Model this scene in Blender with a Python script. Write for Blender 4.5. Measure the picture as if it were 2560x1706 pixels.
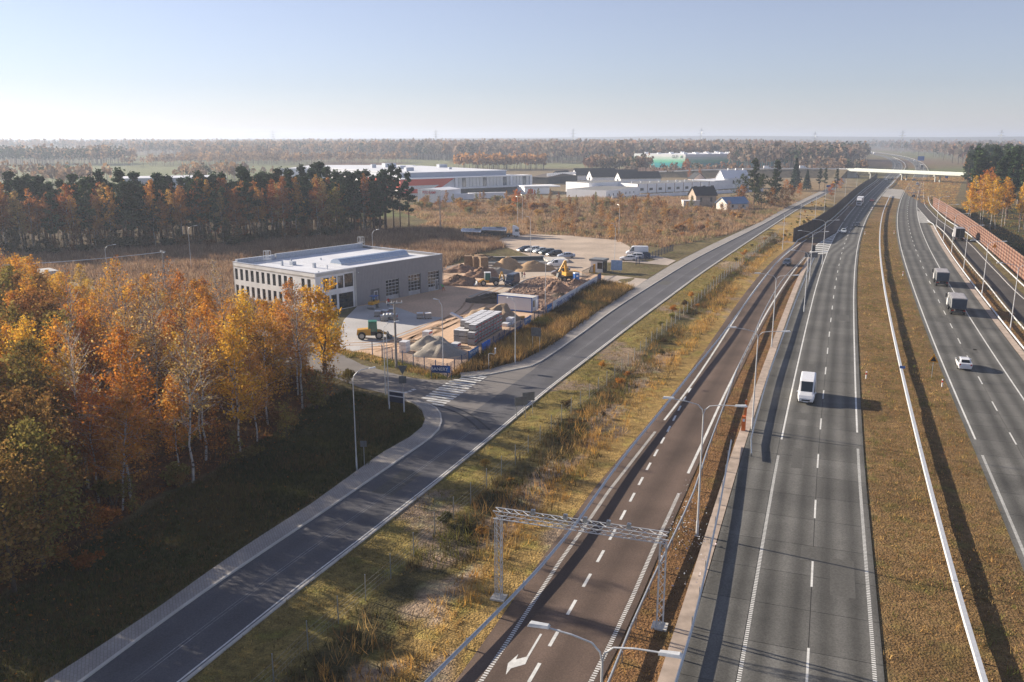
import bpy, math, random
import numpy as np
from mathutils import Vector, Matrix
S = bpy.context.scene
for o in list(bpy.data.objects): bpy.data.objects.remove(o)
# ------------------------------------------------------------------ camera, sky, sun, exposure
F, H = 2150.0, 31.0                      # focal length in photo pixels (2560 wide), camera height in metres
TH = math.atan(508 / F); CT, ST = math.cos(TH), math.sin(TH)
cam = bpy.data.cameras.new('camera'); cam.sensor_width = 36; cam.lens = 36 * F / 2560
cam.clip_start = 1; cam.clip_end = 30000
co = bpy.data.objects.new('camera', cam); S.collection.objects.link(co)
co.location = (0, 0, H); co.rotation_euler = (math.pi / 2 - TH, 0, 0); S.camera = co
SUN_EL = math.radians(19); SUN_DIR2 = Vector((-0.885, 0.466)).normalized()
sdir = Vector((SUN_DIR2.x * math.cos(SUN_EL), SUN_DIR2.y * math.cos(SUN_EL), math.sin(SUN_EL)))
W = bpy.data.worlds.new('World'); S.world = W; W.use_nodes = True
nt = W.node_tree; bg = nt.nodes['Background']
sky = nt.nodes.new('ShaderNodeTexSky'); sky.sky_type = 'NISHITA'; sky.sun_disc = False
sky.sun_elevation = SUN_EL; sky.sun_rotation = math.atan2(sdir.x, sdir.y)
sky.altitude = 100; sky.air_density = 1.0; sky.dust_density = .05; sky.ozone_density = 4.0
tint = nt.nodes.new('ShaderNodeMix'); tint.data_type = 'RGBA'; tint.blend_type = 'MULTIPLY'; tint.inputs[0].default_value = 1; tint.inputs[7].default_value = (.99, .945, 1.07, 1)   # even cool white balance of the whole sky
veil = nt.nodes.new('ShaderNodeMix'); veil.data_type = 'RGBA'; veil.inputs[0].default_value = 0.03; veil.inputs[7].default_value = (9.0, 9.2, 10.4, 1)   # thin even milky veil over the whole sky
hsv = nt.nodes.new('ShaderNodeHueSaturation'); hsv.inputs['Saturation'].default_value = .62
nt.links.new(sky.outputs[0], hsv.inputs['Color']); nt.links.new(hsv.outputs[0], tint.inputs[6]); nt.links.new(tint.outputs[2], veil.inputs[6]); nt.links.new(veil.outputs[2], bg.inputs[0]); bg.inputs[1].default_value = 0.058
sl = bpy.data.lights.new('sun', 'SUN'); sl.energy = 5.0; sl.angle = math.radians(0.53); sl.color = (1, 0.87, 0.7)
so = bpy.data.objects.new('sun', sl); S.collection.objects.link(so)
so.rotation_euler = sdir.to_track_quat('Z', 'Y').to_euler(); so.location = (-60, 40, 80)
S.view_settings.view_transform = 'Standard'; S.view_settings.look = 'None'
S.view_settings.exposure = 1.08; S.view_settings.gamma = 1; S.view_settings.use_curve_mapping = False
S.render.engine = 'CYCLES'
cy = S.cycles; cy.max_bounces = 5; cy.diffuse_bounces = 2; cy.glossy_bounces = 2; cy.transmission_bounces = 2
cy.volume_bounces = 0; cy.transparent_max_bounces = 8; cy.caustics_reflective = cy.caustics_refractive = False
cy.use_denoising = True; cy.sample_clamp_indirect = 4
try: cy.denoiser = 'OPENIMAGEDENOISE'
except Exception: pass

# ------------------------------------------------------------------ helpers
C = S.collection
rng = np.random.default_rng(7); random.seed(7)
ORD = 'first second third fourth fifth sixth seventh eighth ninth tenth eleventh twelfth'.split()
def G(x, y, z=0.0):
    """photo pixel -> the place on the level plane z that it shows"""
    k = (H - z) / (F * ST + (y - 853) * CT)
    return ((x - 1280) * k, (F * CT - (y - 853) * ST) * k)
def GP(pts, z=0.0): return np.array([G(x, y, z) for x, y in pts])
class MB:
    def __init__(s): s.v = []; s.f = []; s.m = []
    def face(s, pts, m=0):
        n = len(s.v); s.v += [tuple(p) for p in pts]; s.f.append(tuple(range(n, n + len(pts)))); s.m.append(m); return s
    def hexa(s, a, b, m=0):
        """a: 4 lower corners (ccw), b: 4 upper corners"""
        n = len(s.v); s.v += [tuple(p) for p in a] + [tuple(p) for p in b]
        s.f += [(n+3, n+2, n+1, n), (n+4, n+5, n+6, n+7)] + [(n+i, n+(i+1) % 4, n+4+(i+1) % 4, n+4+i) for i in range(4)]
        s.m += [m] * 6; return s
    def box(s, x0, x1, y0, y1, z0, z1, m=0, tx=0, ty=0):
        return s.hexa([(x0, y0, z0), (x1, y0, z0), (x1, y1, z0), (x0, y1, z0)],
                      [(x0+tx, y0+ty, z1), (x1-tx, y0+ty, z1), (x1-tx, y1-ty, z1), (x0+tx, y1-ty, z1)], m)
    def cyl(s, p0, p1, r0, r1=None, n=8, m=0, caps=True):
        r1 = r0 if r1 is None else r1; p0 = Vector(p0); p1 = Vector(p1); d = (p1 - p0).normalized()
        u = d.orthogonal().normalized(); w = d.cross(u); b = len(s.v)
        for p, r in ((p0, r0), (p1, r1)):
            for i in range(n):
                a = 2 * math.pi * i / n; s.v.append(tuple(p + (u * math.cos(a) + w * math.sin(a)) * r))
        for i in range(n): s.f.append((b+i, b+(i+1) % n, b+n+(i+1) % n, b+n+i)); s.m.append(m)
        if caps: s.f += [tuple(range(b+n-1, b-1, -1)), tuple(range(b+n, b+2*n))]; s.m += [m, m]
        return s
    def tube(s, pts, r, n=6, m=0):
        for a, b in zip(pts[:-1], pts[1:]): s.cyl(a, b, r, r, n, m)
        return s
    def prism(s, poly, y0, y1, m=0, axis='y'):
        """poly of (x,z) swept along y, or of (x,y) swept along z"""
        n = len(poly); b = len(s.v)
        for t in (y0, y1):
            for p in poly: s.v.append((p[0], t, p[1]) if axis == 'y' else (p[0], p[1], t))
        s.f += [tuple(range(b, b+n)), tuple(range(b+2*n-1, b+n-1, -1))]; s.m += [m, m]
        for i in range(n): s.f.append((b+i, b+n+i, b+n+(i+1) % n, b+(i+1) % n)); s.m.append(m)
        return s
    def bar(s, p0, p1, w, h, m=0):
        p0 = Vector(p0); p1 = Vector(p1); d = (p1-p0).normalized()
        x = d.cross(Vector((0, 0, 1))); x = x.normalized() if x.length > 1e-3 else Vector((1, 0, 0)); z = x.cross(d)
        q = lambda p: [p - x*w/2 - z*h/2, p + x*w/2 - z*h/2, p + x*w/2 + z*h/2, p - x*w/2 + z*h/2]
        return s.hexa(q(p0), q(p1), m)
    def mesh(s, name, mats, smooth=False):
        me = bpy.data.meshes.new(name); me.from_pydata(s.v, [], s.f)
        for mt in (mats if isinstance(mats, (list, tuple)) else [mats]): me.materials.append(mt)
        if len(me.polygons) == len(s.m): me.polygons.foreach_set('material_index', s.m)
        if smooth: me.polygons.foreach_set('use_smooth', [True] * len(me.polygons))
        me.update(); return me
    def build(s, name, mats, parent=None, loc=(0, 0, 0), rz=0, smooth=False):
        return add(name, s.mesh(name, mats, smooth), parent, loc, rz)
def add(name, data, parent=None, loc=(0, 0, 0), rz=0):
    o = bpy.data.objects.new(name, data); C.objects.link(o); o.location = loc; o.rotation_euler = (0, 0, rz)
    if parent: o.parent = parent
    return o
def tag(o, label=None, cat=None, group=None, kind=None):
    if label: o['label'] = label
    if cat: o['category'] = cat
    if group: o['group'] = group
    if kind: o['kind'] = kind
    return o
def thing(name, label, cat, loc=(0, 0, 0), rz=0, group=None):
    if len(loc) == 2: loc = (loc[0], loc[1], 0)
    return tag(add(name, None, None, loc, rz), label, cat, group)
def dup(root, loc, rz, label, group=None, color=None, scale=None):
    """copy of a thing with its parts and sub-parts, sharing mesh data"""
    r = root.copy(); C.objects.link(r); r.location = loc if len(loc) == 3 else (loc[0], loc[1], 0); r.rotation_euler = (0, 0, rz)
    r['label'] = label
    if group: r['group'] = group
    if scale: r.scale = scale
    for ch in root.children:
        c = ch.copy(); C.objects.link(c); c.parent = r
        if color and c.get('tint'): c.color = color
        for g in ch.children:
            d = g.copy(); C.objects.link(d); d.parent = c
    return r
def fast_mesh(name, verts, faces, mat, col=None, smooth=False):
    verts = np.asarray(verts, np.float32); faces = np.asarray(faces, np.int32); k = faces.shape[1]
    me = bpy.data.meshes.new(name)
    me.vertices.add(len(verts)); me.vertices.foreach_set('co', verts.ravel())
    me.loops.add(faces.size); me.loops.foreach_set('vertex_index', faces.ravel())
    me.polygons.add(len(faces)); me.polygons.foreach_set('loop_start', np.arange(0, faces.size, k, dtype=np.int32))
    if smooth: me.polygons.foreach_set('use_smooth', np.ones(len(faces), bool))
    if col is not None:
        a = me.attributes.new('Col', 'FLOAT_COLOR', 'POINT')
        c4 = np.ones((len(verts), 4), np.float32); c4[:, :3] = col; a.data.foreach_set('color', c4.ravel())
    me.materials.append(mat); me.update(calc_edges=True); return me
def ngon(name, pts, z, mat, parent=None, kind='structure'):
    o = MB().face([(p[0], p[1], z) for p in pts]).build(name, mat, parent)
    if o.data.polygons[0].normal.z < 0: o.data.flip_normals()
    if not parent and kind: o['kind'] = kind
    return o
def dense(pts, step=4.0, grow=0.012):
    """Catmull-Rom through the points, resampled; spacing grows with distance from the camera"""
    p = np.asarray(pts, float); p = np.vstack([2*p[0]-p[1], p, 2*p[-1]-p[-2]]); out = []
    for i in range(1, len(p)-2):
        a, b, c, d = p[i-1:i+3]; n = max(1, int(np.hypot(*(c-b)) / (step + grow * b[1])))
        for k in range(n):
            t = k / n; out.append(0.5*((2*b)+(c-a)*t+(2*a-5*b+4*c-d)*t*t+(3*b-a-3*c+d)*t**3))
    out.append(p[-2]); return np.array(out)
def arclen(a): return np.concatenate([[0], np.cumsum(np.hypot(*np.diff(a, axis=0).T))])
def resample(a, s):
    L = arclen(a); return np.stack([np.interp(s, L, a[:, 0]), np.interp(s, L, a[:, 1])], -1)
def tangents(a):
    t = np.gradient(a, axis=0); return t / np.maximum(np.hypot(t[:, 0], t[:, 1])[:, None], 1e-9)
def off(a, d):
    """shift to the right of the direction of travel by d"""
    t = tangents(a); d = np.broadcast_to(np.asarray(d, float), (len(a),))
    return a + np.stack([t[:, 1], -t[:, 0]], -1) * d[:, None]
def strip(name, Lp, Rp, z, mat, parent=None, kind='structure'):
    n = len(Lp); v = [(p[0], p[1], z) for p in Lp] + [(p[0], p[1], z) for p in Rp]
    me = bpy.data.meshes.new(name); me.from_pydata(v, [], [(i, n+i, n+i+1, i+1) for i in range(n-1)])
    uv = me.uv_layers.new(name='UVMap'); s = arclen(np.asarray(Lp)); w = np.hypot(*(np.asarray(Rp)-np.asarray(Lp)).T)
    for l in me.loops:
        i = l.vertex_index; uv.data[l.index].uv = (0, s[i]) if i < n else (w[i-n], s[i-n])
    me.materials.append(mat); o = add(name, me, parent)
    if not parent and kind: o['kind'] = kind
    return o
def dashes(name, line, s0, s1, period, length, w, z, mat, parent):
    """painted dashes, one piece each, following the line"""
    L = arclen(line)[-1]; s = s0
    while s + length < min(s1, L):
        q = resample(line, np.array([s, s+length/2, s+length])); a = off(q, -w/2); b = off(q, w/2)
        MB().face([(*a[0], z), (*b[0], z), (*b[1], z), (*a[1], z)]).face([(*a[1], z), (*b[1], z), (*b[2], z), (*a[2], z)]).build(name, mat, parent)
        s += period
def pip(P, poly):
    """points in polygon, vectorised"""
    x, y = P[:, 0], P[:, 1]; r = np.zeros(len(P), bool); poly = np.asarray(poly); j = len(poly)-1
    for i in range(len(poly)):
        xi, yi = poly[i]; xj, yj = poly[j]
        with np.errstate(divide='ignore', invalid='ignore'):
            c = ((yi > y) != (yj > y)) & (x < (xj-xi)*(y-yi)/(yj-yi+1e-12)+xi)
        r ^= c; j = i
    return r
def vnoise(x, y, s, seed=0):
    """smooth value noise 0..1"""
    x = np.asarray(x)/s; y = np.asarray(y)/s; xi = np.floor(x); yi = np.floor(y); fx = x-xi; fy = y-yi
    h = lambda a, b: np.modf(np.abs(np.sin(a*127.1+b*311.7+seed*74.7)*43758.5453))[0]
    fx = fx*fx*(3-2*fx); fy = fy*fy*(3-2*fy)
    return (h(xi, yi)*(1-fx)+h(xi+1, yi)*fx)*(1-fy)+(h(xi, yi+1)*(1-fx)+h(xi+1, yi+1)*fx)*fy
# ------------------------------------------------------------------ materials
MATS = {}
def M(name, col, rough=.8, metal=0., var=.18, scale=3., bump=0., bscale=30., spec=.3, rnd=0., var2=0., scale2=.15):
    if name in MATS: return MATS[name]
    m = bpy.data.materials.new(name); m.use_nodes = True; MATS[name] = m; t = m.node_tree; N = t.nodes; Lk = t.links.new
    b = N['Principled BSDF']; b.inputs['Roughness'].default_value = rough; b.inputs['Metallic'].default_value = metal
    b.inputs['Specular IOR Level'].default_value = spec
    tc = N.new('ShaderNodeTexCoord')
    def nz(sc, det):
        n = N.new('ShaderNodeTexNoise'); n.inputs['Scale'].default_value = sc; n.inputs['Detail'].default_value = det
        Lk(tc.outputs['Object'], n.inputs['Vector']); return n
    def mul(a, val_socket, lo, hi):
        r = N.new('ShaderNodeMapRange'); Lk(val_socket, r.inputs[0]); r.inputs[1].default_value = .3; r.inputs[2].default_value = .7
        r.inputs[3].default_value = lo; r.inputs[4].default_value = hi
        x = N.new('ShaderNodeMix'); x.data_type = 'RGBA'; x.blend_type = 'MULTIPLY'; x.inputs[0].default_value = 1
        if isinstance(a, tuple): x.inputs[6].default_value = a
        else: Lk(a, x.inputs[6])
        Lk(r.outputs[0], x.inputs[7]); return x.outputs[2]
    c = (*col, 1); c = mul(c, nz(scale, 5).outputs[0], 1-var, 1+var)
    if var2: c = mul(c, nz(scale2, 3).outputs[0], 1-var2, 1+var2)
    if rnd:
        oi = N.new('ShaderNodeObjectInfo'); c = mul(c, oi.outputs['Random'], 1-rnd, 1+rnd)
    Lk(c, b.inputs['Base Color'])
    if bump:
        n = nz(bscale, 6); bp = N.new('ShaderNodeBump'); bp.inputs['Strength'].default_value = bump; bp.inputs['Distance'].default_value = .1
        Lk(n.outputs[0], bp.inputs['Height']); Lk(bp.outputs[0], b.inputs['Normal'])
    return m
def paint(name, col, rough=.35, spec=.5): return M(name, col, rough, 0, .05, 2, spec=spec)
def foliage(name, transl=.4, use_obj=True, rnd=.18):
    m = bpy.data.materials.new(name); m.use_nodes = True; t = m.node_tree; N = t.nodes; Lk = t.links.new
    N.remove(N['Principled BSDF']); out = N['Material Output']
    at = N.new('ShaderNodeAttribute'); at.attribute_name = 'Col'; c = at.outputs['Color']
    if use_obj:
        oi = N.new('ShaderNodeObjectInfo'); x = N.new('ShaderNodeMix'); x.data_type = 'RGBA'; x.blend_type = 'MULTIPLY'; x.inputs[0].default_value = 1
        Lk(c, x.inputs[6]); Lk(oi.outputs['Color'], x.inputs[7]); h = N.new('ShaderNodeHueSaturation')
        r = N.new('ShaderNodeMapRange'); Lk(oi.outputs['Random'], r.inputs[0]); r.inputs[3].default_value = 1-rnd; r.inputs[4].default_value = 1+rnd
        r2 = N.new('ShaderNodeMapRange'); Lk(oi.outputs['Random'], r2.inputs[0]); r2.inputs[3].default_value = .488; r2.inputs[4].default_value = .512
        Lk(r.outputs[0], h.inputs['Value']); Lk(r2.outputs[0], h.inputs['Hue']); Lk(x.outputs[2], h.inputs['Color']); c = h.outputs[0]
    d = N.new('ShaderNodeBsdfDiffuse'); tr = N.new('ShaderNodeBsdfTranslucent'); mx = N.new('ShaderNodeMixShader'); mx.inputs[0].default_value = transl
    Lk(c, d.inputs[0]); Lk(c, tr.inputs[0]); Lk(d.outputs[0], mx.inputs[1]); Lk(tr.outputs[0], mx.inputs[2]); Lk(mx.outputs[0], out.inputs[0])
    return m
LEAF = foliage('leaf'); NEEDLE = foliage('needle', .15); GRASSM = foliage('grass_blade', .35, False)
GALV = M('galvanised_steel', (.42, .45, .48), .38, .75, .12, 6)
GALVL = M('pale_galvanised', (.62, .64, .66), .45, .35, .1, 4)
WHITE = M('road_paint', (.66, .66, .63), .7, 0, .14, 3, var2=.1, scale2=.6)
CONC = M('concrete', (.36, .34, .31), .9, 0, .14, 1.5, .3, 20, var2=.12)
WCONC = M('pale_concrete', (.52, .50, .46), .9, 0, .12, .8, var2=.1)
TYRE = M('tyre', (.02, .02, .02), .85); BLACK = M('black_plastic', (.025, .025, .028), .55)
GLASS = M('dark_glass', (.02, .028, .035), .06, 0, .02, spec=.9); CHROME = M('chrome', (.7, .72, .74), .15, .95, .03)
RED = paint('tail_red', (.45, .02, .015)); LAMPG = paint('headlight', (.75, .77, .78), .15)
WPAINT = paint('white_paint', (.74, .75, .77)); BLUEP = paint('blue_paint', (.02, .12, .42)); STEELDK = M('dark_steel', (.07, .075, .08), .6, .3)
YELP = paint('machine_yellow', (.62, .32, .03), .45); ORANGEP = paint('orange_paint', (.7, .16, .02), .45)
WOOD = M('weathered_wood', (.21, .16, .12), .9, 0, .25, 6)
# ================================================================== ALIGNMENTS (metres, camera stands over 0,0 and looks along +y)
CD = dense([(14.9,38),(19.3,50),(24.74,65),(30.23,80),(37.75,100),(47.26,125),(56.83,150),(68.44,180),(84.31,220),(100.72,260),(122.03,310),(148.64,370),(185.43,450),(232.65,550),(289.72,670),(350.71,800),(440.64,1000),(524.19,1200),(618.45,1450),(701.12,1700),(785.44,2000),(850,2300)])
ED = dense([(34.8,38),(39.3,50),(45,65),(50.67,80),(58.17,100),(67.68,125),(77.36,150),(89.13,180),(105.07,220),(121.42,260),(142.53,310),(168.89,370),(205.52,450),(252.9,550),(310.67,670),(372.7,800),(463,1000),(547,1200),(641,1450),(723,1700),(807,2000),(872,2300)])
MS = dense([(25.2,38),(29.38,50),(34.84,65),(40.41,80),(47.95,100),(57.48,125),(67.11,150),(78.83,180),(94.8,220),(111.2,260),(132.33,310),(158.59,370),(194.99,450),(206,474)])
BL = dense([(-4.3,38),(-1.8,44.5),(-.1,49),(1.7,53.9),(3.6,59.1),(5.9,64.9),(8.8,72.5),(11.8,79.6),(15.6,88.6),(18.9,96.4),(23.9,108.5),(29.4,122.5),(36.9,142),(44.4,161.5),(54.8,187.6),(67.7,218.5),(80.4,246),(91.5,268)], 3)
BR = dense([(2.1,38),(4.7,44.6),(6.2,48.3),(8.3,53.8),(10.8,60.7),(13.5,67.9),(16.7,76.5),(20.8,87.4),(26.1,101.6),(32.1,117.2),(40,137.6),(48.8,159.6),(59.3,185),(71.1,212.6),(85.8,245),(94.8,264)], 3)
SR = dense([(-21.9,38),(-19.3,44.4),(-17.4,49.2),(-15,55.3),(-12,62.4),(-9.6,68.2),(-6.8,75),(-4.2,81.6),(-.2,92),(4.6,104.6),(9.1,115.6),(16.2,132.9),(23.6,150.8),(33,173.1),(45.5,202.7),(62.6,241.5),(74.8,269),(108.2,344),(138.8,411),(180,497),(232,610),(262,690)], 3)
SK = dense([(-27.6,38),(-25.4,44.4),(-23.7,49.2),(-21.8,54.3),(-19.3,60.5),(-16.3,67.7),(-12.9,76),(-10.3,82.3),(-6.2,92.4),(-1.2,105),(6.2,123.5),(11.8,137.6),(18.8,155.5),(29.5,181.8),(35.5,196.6),(47.4,223.4),(63.6,258.5),(89.8,315),(128.9,399),(174,496),(226,612),(256,692)], 3)
N1 = dense([(86,263),(100.5,290),(115.4,320),(134.3,360),(157.2,410),(184.7,470),(217.4,540),(255.9,620),(284,680)])
N2 = dense([(83,112),(98.7,150),(113.9,189),(121.8,209),(130,230),(137.8,250),(151.7,286),(164.5,320),(173.7,345),(182.7,370),(191.5,395)])
FRAIL = dense([(70,101),(76,117),(84,137.9),(93.1,160.9),(100.5,179),(110.1,203.5),(123.5,237.1),(140.9,279.9),(152.3,310.3)])
FLINE = dense([(77,104),(88,132),(97,156),(105.2,178),(113.4,198.4),(124.2,225.3),(135.6,253.3),(150,291),(165,334),(179.4,371),(193.6,406.6),(208.9,441),(239.9,508),(278,590),(300,636)])
def upto(a, y0, y1): return a[(a[:, 1] >= y0) & (a[:, 1] <= y1)]
CL, CR = off(CD, -3.75), off(CD, 3.75); EL, ER = off(ED, -3.75), off(ED, 3.75)
csh = np.interp(CD[:, 1], [0, 232, 262, 620, 720, 3000], [3.4, 3.4, .25, .25, 2.6, 2.6])
esh = np.interp(ED[:, 1], [0, 316, 345, 610, 680, 3000], [3.4, 3.4, .25, .25, 2.6, 2.6])
C_OUT = off(CD, -3.75-csh); C_IN = off(CD, 4.3); E_IN = off(ED, -4.3); E_OUT = off(ED, 3.75+esh)
# yard, lots and other laid surfaces
YARD = GP([(826, 872), (893, 766), (1104, 723), (1108, 668), (1190, 652), (1330, 646), (1400, 658), (1475, 684), (1512, 690), (1500, 707), (1361, 787), (1121, 944), (1040, 916), (915, 884)])
LOT = GP([(1322, 640), (1236, 607), (1262, 593), (1330, 586), (1430, 590), (1545, 601), (1604, 634), (1560, 655), (1480, 659), (1470, 686), (1400, 660)])
BRANCH_U = dense(GP([(1150, 947), (1125, 951), (1070, 950), (1025, 944), (975, 932), (905, 912)]).tolist() + [(-29, 128), (-44, 142), (-66, 162), (-92, 184), (-130, 214), (-180, 252)], 3)
BRANCH_L = dense(GP([(1102, 1055), (1096, 1030), (1075, 1014), (1040, 1003), (1000, 995), (960, 984), (902, 970)]).tolist() + [(-29, 115.5), (-50, 133), (-72, 152), (-98, 174), (-136, 205), (-186, 243)], 3)
SWLO = GP([(-60, 1822), (117, 1706), (250, 1620), (400, 1520), (525, 1430), (650, 1345), (775, 1265), (895, 1178), (960, 1132), (1025, 1095), (1055, 1070), (1063, 1050), (1055, 1027), (1035, 1010), (1005, 1000)])
SWLK = GP([(40, 1822), (200, 1706), (350, 1595), (500, 1487), (650, 1385), (800, 1285), (947, 1185), (1025, 1131), (1075, 1096), (1095, 1075), (1102, 1055), (1099, 1036), (1088, 1022), (1068, 1012), (1040, 1004)])
SWUO = GP([(1150, 934), (1190, 930), (1225, 925), (1275, 911), (1312, 900), (1384, 860), (1484, 787), (1584, 722), (1679, 663), (1784, 610), (1900, 557), (1976, 514), (2049, 480)])
SWUK = GP([(1152, 944), (1190, 941), (1225, 937), (1275, 927), (1325, 917), (1350, 905), (1388, 880), (1459, 830), (1534, 775), (1624, 717), (1734, 650), (1809, 611), (1900, 565), (1984, 519), (2062, 481)])
FENCE0, FENCE1 = (-8.6, 110.2), (19.6, 187.6)
HARD = [np.vstack([SK, SR[::-1]]), np.vstack([off(BL, -3.2), off(BR, 1.0)[::-1]]), np.vstack([off(C_OUT, -1.6), off(CD, 4.8)[::-1]]), np.vstack([off(ED, -4.8), off(E_OUT, 1.4)[::-1]]),
        np.vstack([FRAIL, off(FLINE, 2.5)[::-1]]), YARD, LOT, np.vstack([BRANCH_U, BRANCH_L[::-1]]), np.vstack([SWLO, SWLK[::-1]]), np.vstack([SWUO, SWUK[::-1]])]
# raster of hard ground, blurred, for the relief of the soft ground
RX0, RY0, RN, RM = -140., 20., 400, 440
gx, gy = np.meshgrid(RX0 + np.arange(RN) + .5, RY0 + np.arange(RM) + .5)
hard = np.zeros(RN*RM, bool); pts_ = np.stack([gx.ravel(), gy.ravel()], -1)
for h_ in HARD: hard |= pip(pts_, h_)
hard = hard.reshape(RM, RN).astype(float); soft = 1-hard
for _ in range(3):
    p_ = np.pad(soft, 1, mode='edge'); mn = np.minimum.reduce([p_[1:-1, 1:-1], p_[:-2, 1:-1], p_[2:, 1:-1], p_[1:-1, :-2], p_[1:-1, 2:]]); soft = .5*soft*(mn) + .5*mn
soft *= np.where(pip(pts_, np.vstack([C_IN, E_IN[::-1]])).reshape(RM, RN), .3, 1)
def softat(x, y):
    i = np.clip((np.asarray(y)-RY0).astype(int), 0, RM-1); j = np.clip((np.asarray(x)-RX0).astype(int), 0, RN-1); return soft[i, j]
def hardat(x, y):
    i = np.clip((np.asarray(y)-RY0).astype(int), 0, RM-1); j = np.clip((np.asarray(x)-RX0).astype(int), 0, RN-1); return hard[i, j]
def hz(x, y):
    x = np.asarray(x, float); y = np.asarray(y, float)
    near = softat(x, y) * (y < 440)
    b = (vnoise(x, y, 7, 1)-.5)*.5 + (vnoise(x, y, 2.3, 2)-.5)*.22
    far = np.clip((y-2600)/2500, 0, 1); ridge = far*(14+34*vnoise(x, y, 1500, 5)*np.clip((x+4200)/4500, .12, 1))
    return np.where(y < 440, b*near - .02, 0) + ridge
# ground sheet
def axis(lo, hi, a, b, s1, c, d, s2, g=1.16):
    v = list(np.arange(a, b, s1)); x, s = b, s1
    while x < d: v.append(x); x += s2
    while x < hi: v.append(x); s2 *= g; x += s2
    v.append(hi); x = a; s2 = 2.2
    w = []
    while x > c: x -= s2; w.append(x)
    while x > lo: s2 *= g; x -= s2; w.append(x)
    return np.array(sorted(set(w + v)))
xs = axis(-7500, 7500, -62, 72, 1.0, -140, 220, 2.2); ys = axis(-250, 9500, 30, 150, 1.0, 20, 320, 2.2)
X, Y = np.meshgrid(xs, ys); PX = np.stack([X.ravel(), Y.ravel()], -1); Z = hz(PX[:, 0], PX[:, 1])
cov = np.tile(np.array([.15, .12, .06]), (len(PX), 1)); nfar = vnoise(PX[:, 0], PX[:, 1], 170, 3)
cov += np.where((PX[:, 1] > 350)[:, None], (nfar-.5)[:, None]*np.array([-.06, .06, -.02]), 0)
GROVE = np.array([(-23, 107), (-25, 90), (-28, 80), (-32, 70), (-34, 58), (-38, 48), (-60, 30), (-140, 60), (-190, 230), (-104, 174), (-60, 137), (-33, 113)])
REEDS = np.array([(-30, 130), (-60, 160), (-105, 194), (-150, 222), (-138, 231), (-92, 249), (-60, 272), (-36, 300), (-10, 292), (-2, 250), (-14, 226), (-18, 200), (-52, 175)])
WOODF = np.array([(-200, 212), (-138, 230), (-92, 248), (-60, 270), (-38, 296), (-44, 340), (-80, 340), (-230, 320)])
MEADOW = np.array([(-34, 300), (-8, 280), (0, 250), (20, 262), (45, 250), (70, 282), (95, 330), (150, 450), (60, 470), (-20, 430), (-60, 400), (-30, 330)])
MEDIAN = np.vstack([C_IN, E_IN[::-1]])
VERGE = np.vstack([SR, upto(BL, 0, 400)[::-1]]); STRIPM = np.vstack([BR, upto(C_OUT, 0, 262)[::-1]])
WEEDS = np.vstack([[FENCE0, FENCE1], SWUO[SWUO[:, 1] < 200][::-1]])
def cover(poly, c): cov[pip(PX, poly)] = c
cover(REEDS, (.22, .14, .085)); cover(WOODF, (.09, .06, .03)); cover(MEADOW, (.27, .18, .11)); cover(GROVE, (.13, .062, .028)); cover(np.array([(-21, 104), (-12, 99), (-9.5, 91), (-13, 81), (-17.6, 70), (-22, 58), (-27.5, 44), (-33, 34), (-45, 36), (-36, 50), (-32, 66), (-27, 82), (-24, 96)]), (.085, .075, .03))  # strip beside the grove coloured darker to deepen its shade
cover(MEDIAN, (.19, .12, .055)); cover(VERGE, (.19, .135, .05)); cover(STRIPM, (.2, .11, .05)); cover(WEEDS, (.1, .075, .035))
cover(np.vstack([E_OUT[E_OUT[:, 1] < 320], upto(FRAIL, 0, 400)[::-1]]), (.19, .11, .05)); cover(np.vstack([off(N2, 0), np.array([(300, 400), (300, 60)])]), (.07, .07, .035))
fv = (PX[:, 0]-np.interp(PX[:, 1], SR[:, 1], SR[:, 0]))/np.maximum(np.interp(PX[:, 1], BL[:, 1], BL[:, 0])-np.interp(PX[:, 1], SR[:, 1], SR[:, 0]), 1)
inv = pip(PX, VERGE); cov[inv & (fv < .34)] = (.23, .175, .06); cov[inv & (fv >= .34) & (fv < .55)] = (.08, .068, .03); cov[inv & (fv > .66)] = (.33, .22, .08)
bare = (np.abs(vnoise(PX[:, 0]*.9+PX[:, 1]*.35, PX[:, 1]*.25, 4, 9)-.5) < .13) & pip(PX, VERGE) & (vnoise(PX[:, 0], PX[:, 1], 9, 4) > .5)
cov[bare] = (.27, .2, .14); cov[inv & (fv > .5) & (fv < .68) & (vnoise(PX[:, 0], PX[:, 1], 6, 12) > .42) & (PX[:, 1] < 125)] = (.3, .225, .16)
cover(np.array([(-330, 520), (-90, 700), (-60, 1000), (-300, 1080), (-700, 900)]), (.19, .2, .1)); cover(np.array([(-60, 900), (120, 900), (140, 1150), (-200, 1200)]), (.2, .2, .1))
cover(np.array([(-40, 440), (190, 470), (270, 680), (230, 860), (-60, 860), (-120, 640)]), (.23, .175, .11)); cover(np.array([(100, 330), (180, 500), (235, 620), (205, 640), (120, 470)]), (.26, .18, .1))
cov[(PX[:, 1] > 2600)] = (.085, .075, .05)
nx, ny = len(xs), len(ys); ii = (np.arange(ny-1)[:, None]*nx + np.arange(nx-1)[None]).ravel()
GROUNDM = bpy.data.materials.new('soft_ground'); GROUNDM.use_nodes = True
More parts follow.
